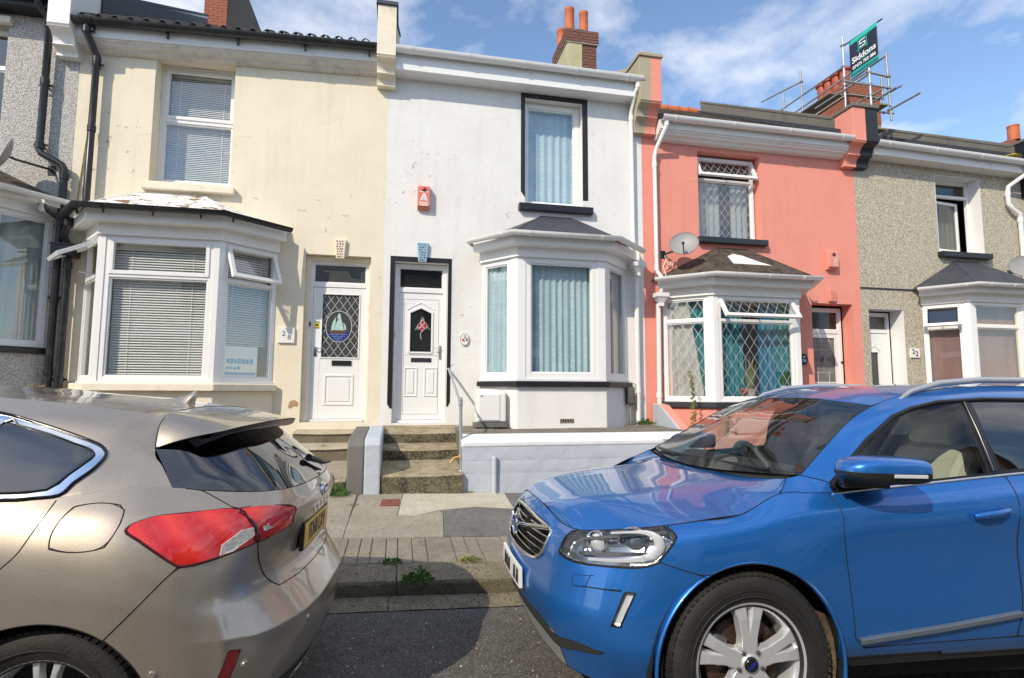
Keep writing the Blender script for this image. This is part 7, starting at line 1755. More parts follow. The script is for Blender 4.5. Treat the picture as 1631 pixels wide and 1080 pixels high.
# tail lamps
for k, nm in ((TAIL, 'tail_lamp'), (TAILG, 'tail_lamp')):
    for q in islands(RG[k]):
        s = -1 if sum(v.co.y for v in q.verts) < 0 else 1
        well = inset_copy(q, .016, MT['red_plastic2'], nm, K); cv = q.copy(); cv.normal_update()
        for v in cv.verts: v.co += v.normal*.003
        SK2.apply(obj('lens', cv, MT['lamp_red'], well))
        rim_ = smooth_poly(tail_body if k == TAIL else tail_gate, 3)
        m = MB(); m.tube([(p[0], p[1]*-s, p[2]) for p in rim_+rim_[:1]], .0055, 6); obj('lamp_seal', m, plain('deep_red_rim', (.06, .004, .004), .2), well, smooth=60)
Gb = S2['band'].reshape(-1, 3)
def rear_x(y, z):
    d = (Gb[:, 1]+abs(y))**2+(Gb[:, 2]-z)**2; d = np.where(Gb[:, 0] > .12, d, 9); k = np.argsort(d)[:4]; w_ = 1/(d[k]+1e-5); return float((Gb[k, 0]*w_).sum()/w_.sum())
for s in (1, -1):
    sg = lambda p, o=.0: (p[0]+o*.8, (p[1]-o*.6)*s, p[2])
    # clear reversing lamp and the folded light pattern within the red lens
    wp = [(.478,-.747,.884),(.527,-.688,.926),(.556,-.656,.928),(.562,-.656,.899),(.512,-.724,.857),(.478,-.757,.850)]
    m = MB(); m.add([sg(p, .009) for p in wp]+[sg(p, .002) for p in wp], [list(range(6)), list(range(6, 12))[::-1]]+[(i, (i+1) % 6, 6+(i+1) % 6, 6+i) for i in range(6)]); obj('reversing_lamp', m, MT['reverse_lens'], K, label='clear reversing section of the tail lamp')
    wp = [(.586,-.630,.925),(.646,-.478,.938),(.648,-.470,.926),(.592,-.626,.908)]
    m = MB(); m.add([(p[0]+.008, p[1]*s, p[2]) for p in wp]+[(p[0]-.002, p[1]*s, p[2]) for p in wp], [(0, 1, 2, 3), (7, 6, 5, 4)]+[(i, (i+1) % 4, 4+(i+1) % 4, 4+i) for i in range(4)]); obj('reversing_lamp', m, MT['reverse_lens'], K)
m = MB(); pts = [(-.36,-.684,1.306),(-.40,-.74,1.19),(-.455,-.822,1.062)]
for s in (1, -1):
    m = MB(); m.tube([(a, (b_-.004)*s, c) for a, b_, c in pts], .012, 8); obj('window_divider', m, MT['chrome'], K, smooth=60)
    m = MB(); m.tube([(p[0], (p[1]-.003)*s, p[2]) for p in smooth_poly(qouter, 3)+smooth_poly(qouter, 3)[:1]], .006, 6); obj('window_seal', m, MT['trim_black'], K, smooth=60)
    m = MB(); m.tube([(p[0], (p[1]-.001)*s, p[2]) for p in smooth_poly(qglass, 2)+smooth_poly(qglass, 2)[:1]], .004, 6); obj('glass_seal', m, MT['trim_black'], K, smooth=60)
for q in islands(RG[REFL]): obj('reflector', q, plain('red_reflector', (.36, .012, .010), .15, coat=1), K, label='narrow red reflector low on the bumper')
# spoiler underside, brake lamp, aerial fin
sp = S2['spoiler']; I, J = sp.shape[:2]
low = sp[-1]; m = MB(); v = []
n = J
for s in (1, -1):
    m = MB(); v = []
    for j in range(J): p = low[j]; v += [(p[0], p[1]*s, p[2]), (p[0]-.006, p[1]*s, p[2]-.018), (p[0]-.10, p[1]*s*.985, p[2]-.028)]
    m.add(v, [(j*3+k, (j+1)*3+k, (j+1)*3+k+1, j*3+k+1) for j in range(J-1) for k in range(2)]); obj('spoiler_lip', m, MT['trim_black'], K, smooth=40)
m = MB(); v = []
for i in range(13):
    y = -.56+1.12*i/12; e = (abs(y)/.56)**2; v += [(.39-.09*e, y, 1.292-.035*e), (.37-.09*e, y, 1.220-.03*e), (.28-.06*e, y, 1.235), (.28-.06*e, y, 1.30-.03*e)]
m.add(v, [(i*4+k, (i+1)*4+k, (i+1)*4+(k+1) % 4, i*4+(k+1) % 4) for i in range(12) for k in range(4)]+[(0, 1, 2, 3), (51, 50, 49, 48)]); obj('spoiler_underside', m, MT['trim_black'], K, smooth=40)
m = MB(); v = []
for i in range(9):
    y = -.15+.30*i/8; x = .479-.05*(y/.3)**2; v += [(x, y, 1.312), (x-.004, y, 1.298), (x-.03, y, 1.298), (x-.03, y, 1.312)]
m.add(v, [(i*4+k, (i+1)*4+k, (i+1)*4+(k+1) % 4, i*4+(k+1) % 4) for i in range(8) for k in range(4)]+[(0, 1, 2, 3), (35, 34, 33, 32)]); obj('brake_lamp', m, plain('brake_lens', (.30, .02, .018), .15), K)
m = MB(); secs = [(-.115, .004, 1.396, .002), (-.08, .030, 1.392, .012), (-.03, .036, 1.388, .030), (.005, .036, 1.384, .052), (.022, .030, 1.382, .066), (.030, .020, 1.381, .064), (.026, .018, 1.380, .03)]
n = 10; v = []
for x, w_, z, hh in secs:
    for k in range(n): a = 2*math.pi*k/n; v.append((x+(.012 if math.sin(a) > .5 else 0), w_*math.cos(a)*(1-.72*max(0, math.sin(a))), z+hh*max(-.05, math.sin(a))))
m.add(v, [(i*n+k, (i+1)*n+k, (i+1)*n+(k+1) % n, i*n+(k+1) % n) for i in range(len(secs)-1) for k in range(n)]+[list(range(n)), list(range((len(secs)-1)*n, len(secs)*n))]); obj('roof_aerial', m, P2, K, smooth=50)
# wiper, badge, lettering and plate
m = MB(); m.tube([(.600, .02, 1.128), (.640, .20, 1.085), (.655, .33, 1.075)], [.018, .012, .006], 8); m.tube([(.56, -.05, 1.160), (.628, .02, 1.10)], .016, 8) if False else None; obj('wiper', m, MT['plastic_black'], K, smooth=60)
xb = rear_x(0, .975)
m = MB(); m.lathe([(.0, .012), (.028, .011), (.034, .008), (.036, .0)], 28, (0, 0, 0), 'x'); 
mm = MB(); mm.T = at(xb, 0, .975) @ Matrix.Diagonal((1, 1.7, 1, 1)); mm.lathe([(0, .012), (.026, .012), (.033, .007), (.034, -.004)], 28, (0, 0, 0), 'x'); bd = obj('badge', mm, MT['chrome'], K, smooth=40)
mm = MB(); mm.T = at(xb+.0125, 0, .975) @ Matrix.Diagonal((1, 1.75, 1, 1)); mm.lathe([(0, .001), (.026, .0008), (.026, -.002)], 28, (0, 0, 0), 'x'); obj('badge_oval', mm, plain('badge_blue', (.03, .07, .20), .2, metal=.3), bd)
m = MB(); m.T = at(xb+.0142, 0, .975); m.tube([(0, -.032, -.008), (0, -.020, .010), (0, -.012, -.008), (0, 0, .004), (0, .012, -.006), (0, .024, .008), (0, .034, -.004)], .0018, 4); obj('badge_script', m, MT['chrome'], bd)
REAR = Matrix(((0, 0, 1, 0), (1, 0, 0, 0), (0, 1, 0, 0), (0, 0, 0, 1)))
for ch, y in zip('FOCUS', (-.16, -.08, 0, .08, .16)):
    xx = rear_x(y, .905)+.004; me = text_mesh(ch, .052, at(xx, y, .905) @ REAR, depth=.002, bold=.0012); obj('lettering', me, MT['chrome'], K)
xp = .667
m = MB(); m.box(xp, xp+.004, -.26, .26, .745, .856); pl = obj('number_plate', m, MT['yellow_plate'], K, bevel=.002)
m = MB(); m.box(xp-.018, xp-.0005, -.268, .268, .737, .864); obj('plate_holder', m, MT['plastic_black'], K)
me = text_mesh('FD68 LXV', .105, at(xp+.0052, 0, .799) @ REAR, depth=.0006, bold=.0016, sx=.80); obj('plate_characters', me, MT['ink'], pl)
m = MB()
for y, z, x in ((-.741, .465, .598), (-.40, .50, rear_x(-.40, .50)), (.40, .50, rear_x(.4, .5)), (.741, .465, .598)):
    ax = Vector((.7, -.7 if y < -.6 else .7 if y > .6 else 0, 0)).normalized(); m.T = Matrix.Translation((x, y, z)) @ ax.to_track_quat('Z', 'Y').to_matrix().to_4x4(); m.lathe([(0, .004), (.010, .0035), (.012, .001), (.0125, -.001), (.017, -.0005), (.018, -.006)], 16)
obj('parking_sensor', m, P2, K, smooth=40)
m = MB(); m.T = Matrix.Translation((.342, -.874, .496)) @ Vector((.15, -1, 0)).to_track_quat('Z', 'Y').to_matrix().to_4x4(); m.lathe([(0, .004), (.010, .0035), (.012, .001), (.0125, -.001), (.017, -.0005), (.018, -.006)], 16); obj('parking_sensor', m, P2, K, smooth=40)
m = MB(); v = []
pts = [(.50, -.79, .262), (.585, -.67, .258), (.65, -.52, .256), (.69, -.30, .255), (.70, 0, .255), (.69, .30, .255), (.65, .52, .256), (.585, .67, .258)]
m.tube(pts, .009, 6); obj('valance_trim', m, MT['chrome'], K, smooth=60)
# cabin and running gear
m = MB(); m.box(-2.1, .35, -.74, .74, .30, .36); obj('cabin_floor', m, MT['dash'], K)
m = MB(); m.prism([(-.20, .62), (-.30, .70), (-.05, 1.10), (.02, 1.10), (.06, .62)], 'y', -.62, .62); obj('rear_seat', m, MT['dash'], K, bevel=.04)
for yy in (-.36, 0, .36):
    m = MB(); m.prism([(-.03, 1.11), (-.02, 1.22), (.03, 1.24), (.06, 1.22), (.05, 1.11)], 'y', yy-.11, yy+.11); obj('headrest', m, MT['dash'], K, bevel=.03)
for wx in (0, -2.70):
    for s in (-1, 1):
        ty = tyre(K, wx, s*(.877-.105), .325, .326, .212, .222, s)
        rim = None
        m = MB(); k = s; y = s*.862
        m.lathe([(.218, 0), (.229, k*.005), (.231, k*-.006), (.212, k*-.016), (.205, k*-.03), (.198, k*-.12)], 60, (wx, y, .325), 'y'); rim = obj('rim', m, MT['alloy'], K, smooth=40)
        for i in range(5):
            for d in (-.20, .20):
                an = 2*math.pi*i/5+.31+d*.8; m = MB(); tg = Vector((-math.sin(an), 0, math.cos(an))); v = []
                for r_, w_, yo in ((.045, .020, -.02), (.12, .013, -.016), (.17, .012, -.014), (.214, .016, -.018)):
                    c = Vector((wx+r_*math.cos(an), y, .325+r_*math.sin(an)))
                    for uu, yy in ((-1, -.03), (-.7, 0), (.7, 0), (1, -.03)): q = c+tg*w_*uu; v.append((q.x, y+(yo+yy)*k, q.z))
                m.add(v, [(i_*4+j, i_*4+j+1, (i_+1)*4+j+1, (i_+1)*4+j) for i_ in range(3) for j in range(3)]); obj('spoke', m, MT['alloy'], rim, bevel=.003)
        m = MB(); m.lathe([(0, k*-.008), (.03, k*-.009), (.06, k*-.018), (.065, k*-.05)], 24, (wx, y, .325), 'y'); obj('hub', m, MT['alloy'], rim, smooth=40)
        m = MB(); m.lathe([(0, k*-.13), (.215, k*-.13)], 36, (wx, y, .325), 'y'); obj('wheel_back', m, MT['shell'], rim)
        wheel_well(K, wx, .325, .365, s*.868, s*.5)
m = MB(); m.box(-3.1, .45, -.70, .70, .17, .26); obj('underbody', m, MT['shell'], K)
# ------------------------------------------------------------------ chimneys (parts of their houses), scaffold, banner
MT['sooty'] = render_wall('sooty_render', (.12, .10, .085), (.07, .06, .05), 50, .8, .5)
def chimney(h, x0, x1, y0, y1, z0, z1, brick, flank=None, oversail=.05, zo=None, courses_from=None, back=True):
    """stack with a mortar core and single bricks on the street face; flanks rendered or bricked"""
    m = MB(); m.box(x0+.012, x1-.012, y0+.012, y1-.012, z0, z1-.02)
    if zo: m.box(x0-oversail+.012, x1+oversail-.012, y0-oversail+.012, y1+oversail-.012, zo, z1)
    c = obj('chimney', m, MT['mortar'], h)
    rn = random.Random(int(x0*10)); k = 0; z = courses_from or z0
    meshes = {}
    def put(ax, a0, a1, fixed, z, dep, sgn):
        L_ = a1-a0
        key = (ax, round(L_, 3), sgn)
        if key not in meshes:
            m = MB()
            if ax == 'x': m.box(0, L_, -.004*sgn if sgn < 0 else -.001, .03, 0, .066)
            else: m.box(-.001, .03, 0, L_, 0, .066)
            o = obj('brick', m, MT[brick], c, bevel=.004); me = o.data; meshes[key] = me; oo = o
            # authored at the origin: parent offset must not shift it
            off = OFF.get(c.name, Vector()); 
            for v in me.vertices: v.co += off
        else:
            oo = bpy.data.objects.new('brick', meshes[key]); COL.objects.link(oo); oo.parent = c
        off = OFF.get(c.name, Vector()); j = rn.uniform(-.004, .004)
        if ax == 'x': oo.location = Vector((a0, fixed+j, z))-off
        else: oo.location = Vector((fixed+(j if sgn < 0 else -.03+j), a0, z))-off
    cnt = 0
    while z < z1-.04:
        big = zo and z >= zo; xa, xb = (x0-oversail, x1+oversail) if big else (x0, x1); ya, yb = (y0-oversail, y1+oversail) if big else (y0, y1)
        x = xa-(.0 if k % 2 else .1075)
        while x < xb-.02:
            a, b_ = max(x+.005, xa), min(x+.21, xb)
            if b_-a > .03: put('x', a, b_, ya, z+.004, 0, 1); cnt += 1
            x += .215
        if not flank or big:
            y = ya+.012-(.1075 if k % 2 else 0)
            while y < yb-.02 and cnt < 290:
                a, b_ = max(y+.005, ya+.012), min(y+.21, yb)
                if b_-a > .03: put('y', a, b_, xa, z+.004, 0, -1); cnt += 1
                y += .215
        z += .075; k += 1
    if flank:
        m = MB(); m.box(x0-.012, x0+.02, y0+.035, y1, z0, (zo or z1)); m.box(x1-.02, x1+.012, y0+.035, y1, z0, (zo or z1)); obj('rendered_flank', m, MT[flank], c, bevel=.01)
    m = MB(); e = oversail if zo else 0; m.box(x0-e, x1+e, y0-e, y1+e, z1-.02, z1+.015); m.prism([(x0-e+.06, z1+.015), (x1+e-.06, z1+.015), ((x0+x1)/2+.05, z1+.10), ((x0+x1)/2-.05, z1+.10)], 'y', y0-e+.06, y1+e-.06); obj('flaunching', m, MT['old_render'], c, bevel=.01)
    return c
def pot(c, x, y, z, hgt, r, mat, flare=False):
    if flare: pr = [(r*.86, 0), (r*.92, .06), (r*.9, hgt*.55), (r*.98, hgt*.62), (r*.9, hgt*.66), (r*.92, hgt*.86), (r*1.22, hgt*.90), (r*1.25, hgt), (r*1.02, hgt), (r*.8, hgt*.86), (r*.8, .3)]
    else: pr = [(r*1.04, 0), (r*1.02, hgt*.5), (r*.98, hgt*.90), (r*1.06, hgt*.92), (r*1.04, hgt), (r*.84, hgt), (r*.82, hgt*.6)]
    m = MB(); m.lathe(pr, 24, (x, y, z)); obj('chimney_pot', m, MT[mat], c, smooth=50)
    m = MB(); m.lathe([(0, 0), (r*.9, 0)], 16, (x, y, z+hgt*.62)); obj('pot_bore_disc', m, MT['shell'], c)  # flat black disc closes the pot's bore
cw = chimney(hw, 3.74, 4.46, 2.85, 3.95, 8.2, 9.99, 'brick', flank='lichen_buff', zo=9.69, oversail=.045, courses_from=8.82)
m = MB(); m.box(3.735, 4.10, 2.835, 2.87, 8.2, 9.688); obj('rendered_face', m, MT['lichen_buff'], cw, bevel=.008)
pot(cw, 3.88, 3.12, 10.03, .70, .115, 'terracotta'); pot(cw, 4.24, 3.12, 10.03, .66, .105, 'terracotta'); pot(cw, 3.86, 3.72, 10.03, .55, .115, 'terracotta')
cg = chimney(hg, 13.18, 14.34, 4.65, 5.95, 9.0, 10.84, 'brick_red', zo=10.46, oversail=.06, courses_from=9.6)
for y in (4.98, 5.30, 5.62, 5.92): pot(cg, 13.42, y, 10.88, .62, .155, 'redpot', True)
cl = chimney(hl, -5.0, -4.47, 5.4, 8.8, 8.8, 12.7, 'brick_red', flank='sooty', courses_from=10.2)
pot(cl, -4.75, 7.7, 12.75, .6, .15, 'redpot', True)
cn = chimney(hn, 19.2, 19.9, 4.6, 5.4, 8.0, 9.62, 'brick_red'); pot(cn, 19.5, 4.7, 9.66, .5, .16, 'terracotta')
# scaffold round the far red brick stack
t = thing('scaffold', 'steel tube scaffold round the red brick chimney above the grey house', 'scaffold', (12.2, 3.0, 8.2)); TU = MT['galv_dull']
def tube(a, b_, name='standard', mat=None, r=.027): m = MB(); m.tube([a, b_], r, 8); return obj(name, m, mat or TU, t, smooth=60)
tube((12.2, 3.73, 9.40), (12.2, 3.72, 11.58), mat=MT['galv']); tube((12.2, 2.32, 8.4), (12.2, 2.36, 10.22)); tube((11.6, 2.3, 8.05), (11.59, 2.3, 9.72), mat=MT['galv'])
tube((12.2, 5.38, 10.2), (12.2, 5.4, 11.57)); tube((12.2, 6.2, 10.4), (12.2, 6.2, 11.22)); tube((12.2, 2.52, 8.9), (12.2, 2.54, 9.75))
Lg = 'ledger'
tube((12.2, 6.6, 10.75), (12.2, 3.70, 10.69), Lg); tube((12.2, 6.2, 10.35), (12.2, 3.65, 10.34), Lg); tube((12.2, 3.66, 10.36), (12.2, 3.3, 10.36), Lg); tube((12.2, 7.3, 11.54), (12.2, 5.32, 11.17), Lg)
tube((12.23, 3.78, 11.31), (12.23, 2.44, 11.24), Lg, MT['plastic_black'], .02); tube((12.23, 3.76, 10.17), (12.23, 2.34, 10.19), Lg)
tube((11.50, 2.33, 9.63), (12.25, 2.33, 9.57), Lg); tube((10.82, 2.33, 9.29), (12.25, 2.33, 9.27), Lg); tube((12.1, 3.75, 10.05), (12.1, 2.9, 10.0), Lg)
tube((11.64, 3.1, 9.06), (11.64, 2.0, 8.98), Lg); tube((11.95, 3.2, 9.0), (11.95, 1.9, 9.02), Lg); tube((12.2, 2.55, 8.70), (12.2, 1.5, 8.69), Lg); tube((11.62, 4.2, 9.62), (11.62, 2.28, 9.58), Lg); tube((12.23, 3.0, 9.2), (12.23, 2.0, 9.16), Lg)
tube((11.5, 2.34, 8.62), (12.3, 2.34, 8.60), Lg)
for p in ((12.2, 3.73, 10.69), (12.2, 3.73, 10.34), (12.2, 3.73, 11.32), (12.2, 2.34, 9.60), (12.2, 2.34, 9.28), (11.6, 2.31, 9.60), (11.6, 2.31, 9.28), (12.2, 5.39, 11.18), (12.2, 2.34, 8.70), (11.62, 2.3, 9.0)):
    m = MB(); m.box(p[0]-.045, p[0]+.045, p[1]-.045, p[1]+.045, p[2]-.035, p[2]+.035); m.box(p[0]-.06, p[0]+.06, p[1]-.02, p[1]+.02, p[2]-.015, p[2]+.015); obj('coupler', m, MT['galv_dull'], t, bevel=.012)
for (x0, x1, y0, y1, z) in ((11.7, 12.15, 3.75, 6.3, 9.86), (11.0, 11.24, 2.0, 3.6, 8.56), (11.26, 11.50, 2.05, 3.6, 8.565), (11.52, 11.75, 1.95, 3.6, 8.57), (11.3, 11.8, 2.1, 2.34, 8.02)):
    m = MB(); m.box(x0, x1, y0, y1, z-.02, z+.02); obj('scaffold_board', m, MT['wood_board'], t, bevel=.004)
# banner
t = thing('banner', 'dark navy banner with teal edges and white lettering hanging from the scaffold tubes', 'banner', (12.17, 3.0, 10.7))
LEFT = Matrix(((0, 0, -1, 0), (-1, 0, 0, 0), (0, 1, 0, 0), (0, 0, 0, 1)))       # facing -x, reading towards the viewer
yA, yB, zT, zB = 3.47, 2.55, 11.24, 10.19; OFb = OFF[t.name]
m = MB(); nseg = 14; v = []; f = []
def wob(y): return .018*math.sin((y-yB)*9)+.012*math.sin((y-yB)*23)
for i in range(nseg+1):
    y = yA+(yB-yA)*i/nseg
    for z in (zB, zB+.13, zT-.12, zT): k = 1-abs((z-(zT+zB)/2)/((zT-zB)/2)); v.append((12.17+wob(y)*k, y, z))
for i in range(nseg):
    for j in range(3): f.append((i*4+j, i*4+j+1, (i+1)*4+j+1, (i+1)*4+j))
m.add(v, f); m.mi = [1 if (q % 3) != 1 else 0 for q in range(len(f))]; bo = obj('cloth', m, [MT['banner_navy'], MT['banner_teal']], t, smooth=60); sd = bo.modifiers.new('thick', 'SOLIDIFY'); sd.thickness = .004
def btext(name, body, size, y, z, mat, **k): me = text_mesh(body, size, Matrix.Translation(-OFb) @ at(12.150, y, z) @ LEFT, depth=.001, **k); return obj(name, me, mat, t)
yc = (yA+yB)/2
btext('lettering', 'Siddons', .225, yc-.02, 10.61, MT['white_print'], bold=.006, sx=1.12); btext('phone_number', '07475 753 086', .125, yc-.02, 10.405, MT['white_print'], bold=.004, sx=1.0); btext('strapline', 'SCAFFOLDING', .05, yc-.10, 10.505, MT['banner_teal'], sx=1.1)
m = MB(); xx = 12.150
for a, b_, c, d in ((-.185, .185, 1.075, 1.095), (-.185, .185, .80, .82), (-.15, -.125, .75, 1.13), (.125, .15, .75, 1.13)): m.box(xx-.001, xx+.001, yc-b_+.0, yc-a, 10+c-.0, 10+d)
obj('emblem_frame', m, MT['banner_teal'], t)
m = MB()
for a, b_, c, d in ((-.10, .10, 1.02, 1.05), (-.10, -.07, .95, 1.02), (-.10, .10, .93, .96), (.07, .10, .86, .93), (-.10, .10, .845, .875)): m.box(xx-.0022, xx-.0002, yc-b_, yc-a, 10+c, 10+d)
obj('emblem_letter', m, MT['white_print'], t)
# ------------------------------------------------------------------ things fixed to the fronts
def alarm(label, x, z, w_, h_, d, mat, lamp):
    t = thing('alarm_box', label, 'alarm box', (x, -d/2, z), 'burglar alarm boxes')
    m = MB(); m.prism([(-.0, z-h_/2), (-d*.55, z-h_/2), (-d, z-h_/2+.05), (-d, z+h_/2-.03), (-d*.6, z+h_/2), (0, z+h_/2)], 'x', x-w_/2, x+w_/2); obj('case', m, mat, t, bevel=.008)
    m = MB(); m.lathe([(0, -.03), (.022, -.026), (.036, -.012), (.038, 0)], 16, (x+.0, -d+.002, z+h_/2-.075), 'y'); obj('strobe', m, lamp, t, smooth=60)
    return t
t = alarm('pale red alarm box with white print on the white house wall', .345, 4.64, .20, .40, .11, MT['red_plastic'], MT['red_plastic2'])
for a, b_ in ((4.715, 4.735), (4.525, 4.55), (4.49, 4.515)): m = MB(); m.box(.275, .415, -.1115, -.1085, a, b_); obj('printed_band', m, MT['sticker_pink'], t)
m = MB(); A_ = lambda pts: m.prism(pts, 'y', -.113, -.1095)
A_([(.285, 4.575), (.315, 4.575), (.35, 4.675), (.335, 4.70)]); A_([(.405, 4.575), (.375, 4.575), (.335, 4.70), (.36, 4.70)]); A_([(.318, 4.60), (.375, 4.60), (.368, 4.622), (.326, 4.622)]); obj('printed_letter', m, MT['white_print'], t)
m = MB(); A_([(.335, 4.575), (.352, 4.575), (.362, 4.60), (.345, 4.60)]); obj('printed_stroke', m, MT['white_print'], t)
t = alarm('pink painted alarm box on the pink house wall', 8.07, 3.99, .21, .36, .12, MT['pink'], plain('maroon_lens', (.16, .03, .035), .25))
m = MB(); m.box(8.06, 8.15, -.1215, -.118, 3.86, 4.10); obj('faded_label', m, plain('faded_label', (.70, .38, .32), .6, var=.1), t)
def keystone(label, x, z0, z1, w0, w1, mat, hole):
    t = thing('keystone', label, 'keystone', (x, -.03, (z0+z1)/2), 'decorative keystones over the doors')
    m = MB(); m.prism([(x-w0, z0), (x+w0, z0), (x+w1, z1), (x-w1, z1)], 'y', -.055, .01); obj('block', m, mat, t, bevel=.008)
    m = MB(); rn = random.Random(int(x*100)); n = 7
    for j in range(n):
        zz = z0+(z1-z0)*(j+.7)/(n+.6); hw = w0+(w1-w0)*(zz-z0)/(z1-z0)-.016
        for i in range(3):
            xx = x-hw+2*hw*(i+.5+.25*(j % 2))/3.4+rn.uniform(-.004, .004); q = rn.uniform(.6, 1.0); r_ = rn.uniform(.012, .019); a0 = rn.uniform(0, 6)
            m.prism([(xx+r_*math.cos(a0+k*1.2566)*q, zz+r_*math.sin(a0+k*1.2566)*.8) for k in range(5)], 'y', -.0575, -.05)
    obj('pit_shade', m, hole, t, kind='stuff')  # flat dark patches on the block face stand in for shaded pits
keystone('cream pitted keystone over the cream front door', -.945, 3.56, 3.87, .062, .088, MT['cream_paint'], MT['pit_shade_brown'])
keystone('pale blue pitted keystone over the white front door', .345, 3.57, 3.89, .066, .094, MT['blue_key'], MT['slate_paint'])
keystone('pink pitted keystone over the pink front door', 8.07, 3.20, 3.43, .07, .085, MT['pink'], plain('pink_pit_shade', (.50, .17, .13), .9))
def plaque(label, x, z): return thing('number_plaque', label, 'number plaque', (x, -.02, z), 'house number plaques')
t = plaque('square white tile with the number 28 beside the cream bay', -1.70, 2.32)
m = MB(); m.box(-1.825, -1.58, -.035, .01, 2.205, 2.44); obj('tile', m, MT['plastic_white'], t, bevel=.005)
text('numeral', '2', .11, -1.735, -.0352, 2.345, MT['ink_grey'], t, bold=.0008); text('numeral', '8', .11, -1.655, -.0352, 2.29, MT['ink_grey'], t, bold=.0008)
t = plaque('oval white plaque with poppies and the number 26 beside the white bay', 1.05, 2.325)
m = MB(); m.prism([(1.05+.078*math.cos(k*.2618), 2.325+.108*math.sin(k*.2618)) for k in range(24)], 'y', -.025, .01); obj('oval', m, MT['plastic_white'], t, bevel=.004)
m = MB(); m.tube([(1.05+.071*math.cos(k*.2618), -.026, 2.325+.100*math.sin(k*.2618)) for k in range(25)], .004, 4); obj('rim_line', m, MT['ink_grey'], t)
text('numeral', '2', .075, 1.055, -.0262, 2.36, MT['ink'], t, bold=.001); text('numeral', '6', .075, 1.088, -.0262, 2.315, MT['ink'], t, bold=.001)
m = MB()
for a, b_, r_ in ((1.022, 2.315, .022), (1.04, 2.295, .018)): m.prism([(a+r_*math.cos(k*1.05)*(.8 if k % 2 else 1), b_+r_*math.sin(k*1.05)) for k in range(6)], 'y', -.0275, -.024)
obj('poppy', m, plain('poppy_red', (.62, .07, .04), .4), t)
t = plaque('oval black plaque with a white flower and the number 24 on the pink house', 7.41, 2.09)
m = MB(); m.prism([(7.41+.075*math.cos(k*.2618), 2.09+.105*math.sin(k*.2618)) for k in range(24)], 'y', -.022, .01); obj('oval', m, MT['ink'], t, bevel=.004)
text('numeral', '24', .075, 7.41, -.0225, 2.065, MT['white_print'], t, bold=.002)
m = MB(); m.prism([(7.41+.026*math.cos(k*.628)*(1 if k % 2 else .5), 2.135+.026*math.sin(k*.628)*(1 if k % 2 else .5)) for k in range(10)], 'y', -.0235, -.02); obj('flower', m, MT['white_print'], t)
t = plaque('square white tile with the number 22 on the grey pebbledash', 9.89, 2.25)
m = MB(); m.box(9.79, 10.0, -.03, .01, 2.16, 2.345); obj('tile', m, MT['plastic_white'], t, bevel=.004); text('numeral', '2', .13, 9.855, -.0305, 2.27, MT['ink'], t, bold=.003); text('numeral', '2', .13, 9.93, -.0305, 2.235, MT['ink'], t, bold=.003)
# gas meter box
t = thing('meter_box', 'white plastic gas meter box standing under the white bay window', 'meter box', (1.42, -.4, .95))
m = MB(); m.prism([(-.30, 1.0), (-.58, 1.0), (-.60, 1.03), (-.60, 1.44), (-.585, 1.475), (-.30, 1.52)], 'x', 1.19, 1.635); obj('case', m, MT['plastic_white'], t, bevel=.018)
m = MB(); m.box(1.215, 1.535, -.612, -.595, 1.035, 1.43); obj('lid', m, MT['plastic_white'], t, bevel=.006)
m = MB(); m.box(1.235, 1.27, -.616, -.61, 1.40, 1.412); obj('lock', m, MT['plastic_black'], t)
m = MB(); m.box(1.16, 1.66, -.62, -.28, .93, .995); obj('plinth', m, MT['wall_grime'], t, bevel=.006)
# handrail
t = thing('handrail', 'short galvanised tube handrail beside the white front steps', 'handrail', (.84, -1.5, .42))
m = MB(); m.tube([(.845, -1.57, .435), (.825, -1.57, 1.40)], .024, 12); obj('post', m, MT['galv'], t, smooth=60)
m = MB(); m.tube([(.824, -1.66, 1.305), (.822, -1.57, 1.335), (.79, -.16, 1.82), (.79, -.06, 1.835), (.79, .01, 1.835)], .019, 10); obj('rail', m, MT['galv'], t, smooth=60)
m = MB(); m.tube([(.826, -1.57, 1.28), (.825, -1.57, 1.38)], .031, 10); m.lathe([(0, -.045), (.018, -.042), (.018, -.02)], 10, (.826, -1.57, 1.36), 'y'); obj('clamp', m, MT['galv'], t, smooth=50)
m = MB(); m.lathe([(.0, .016), (.045, .014), (.055, 0)], 14, (.845, -1.57, .428)); obj('foot_flange', m, MT['galv'], t, smooth=50)
m = MB(); m.tube([(.842, -1.57, .62), (.74, -1.60, .60), (.70, -1.62, .555), (.695, -1.62, .54)], .017, 6); m.tube([(.842, -1.57, .60), (.842, -1.57, .65)], .033, 8); obj('yellowed_bracket', m, plain('ochre_tape', (.46, .32, .10), .6), t, smooth=60)
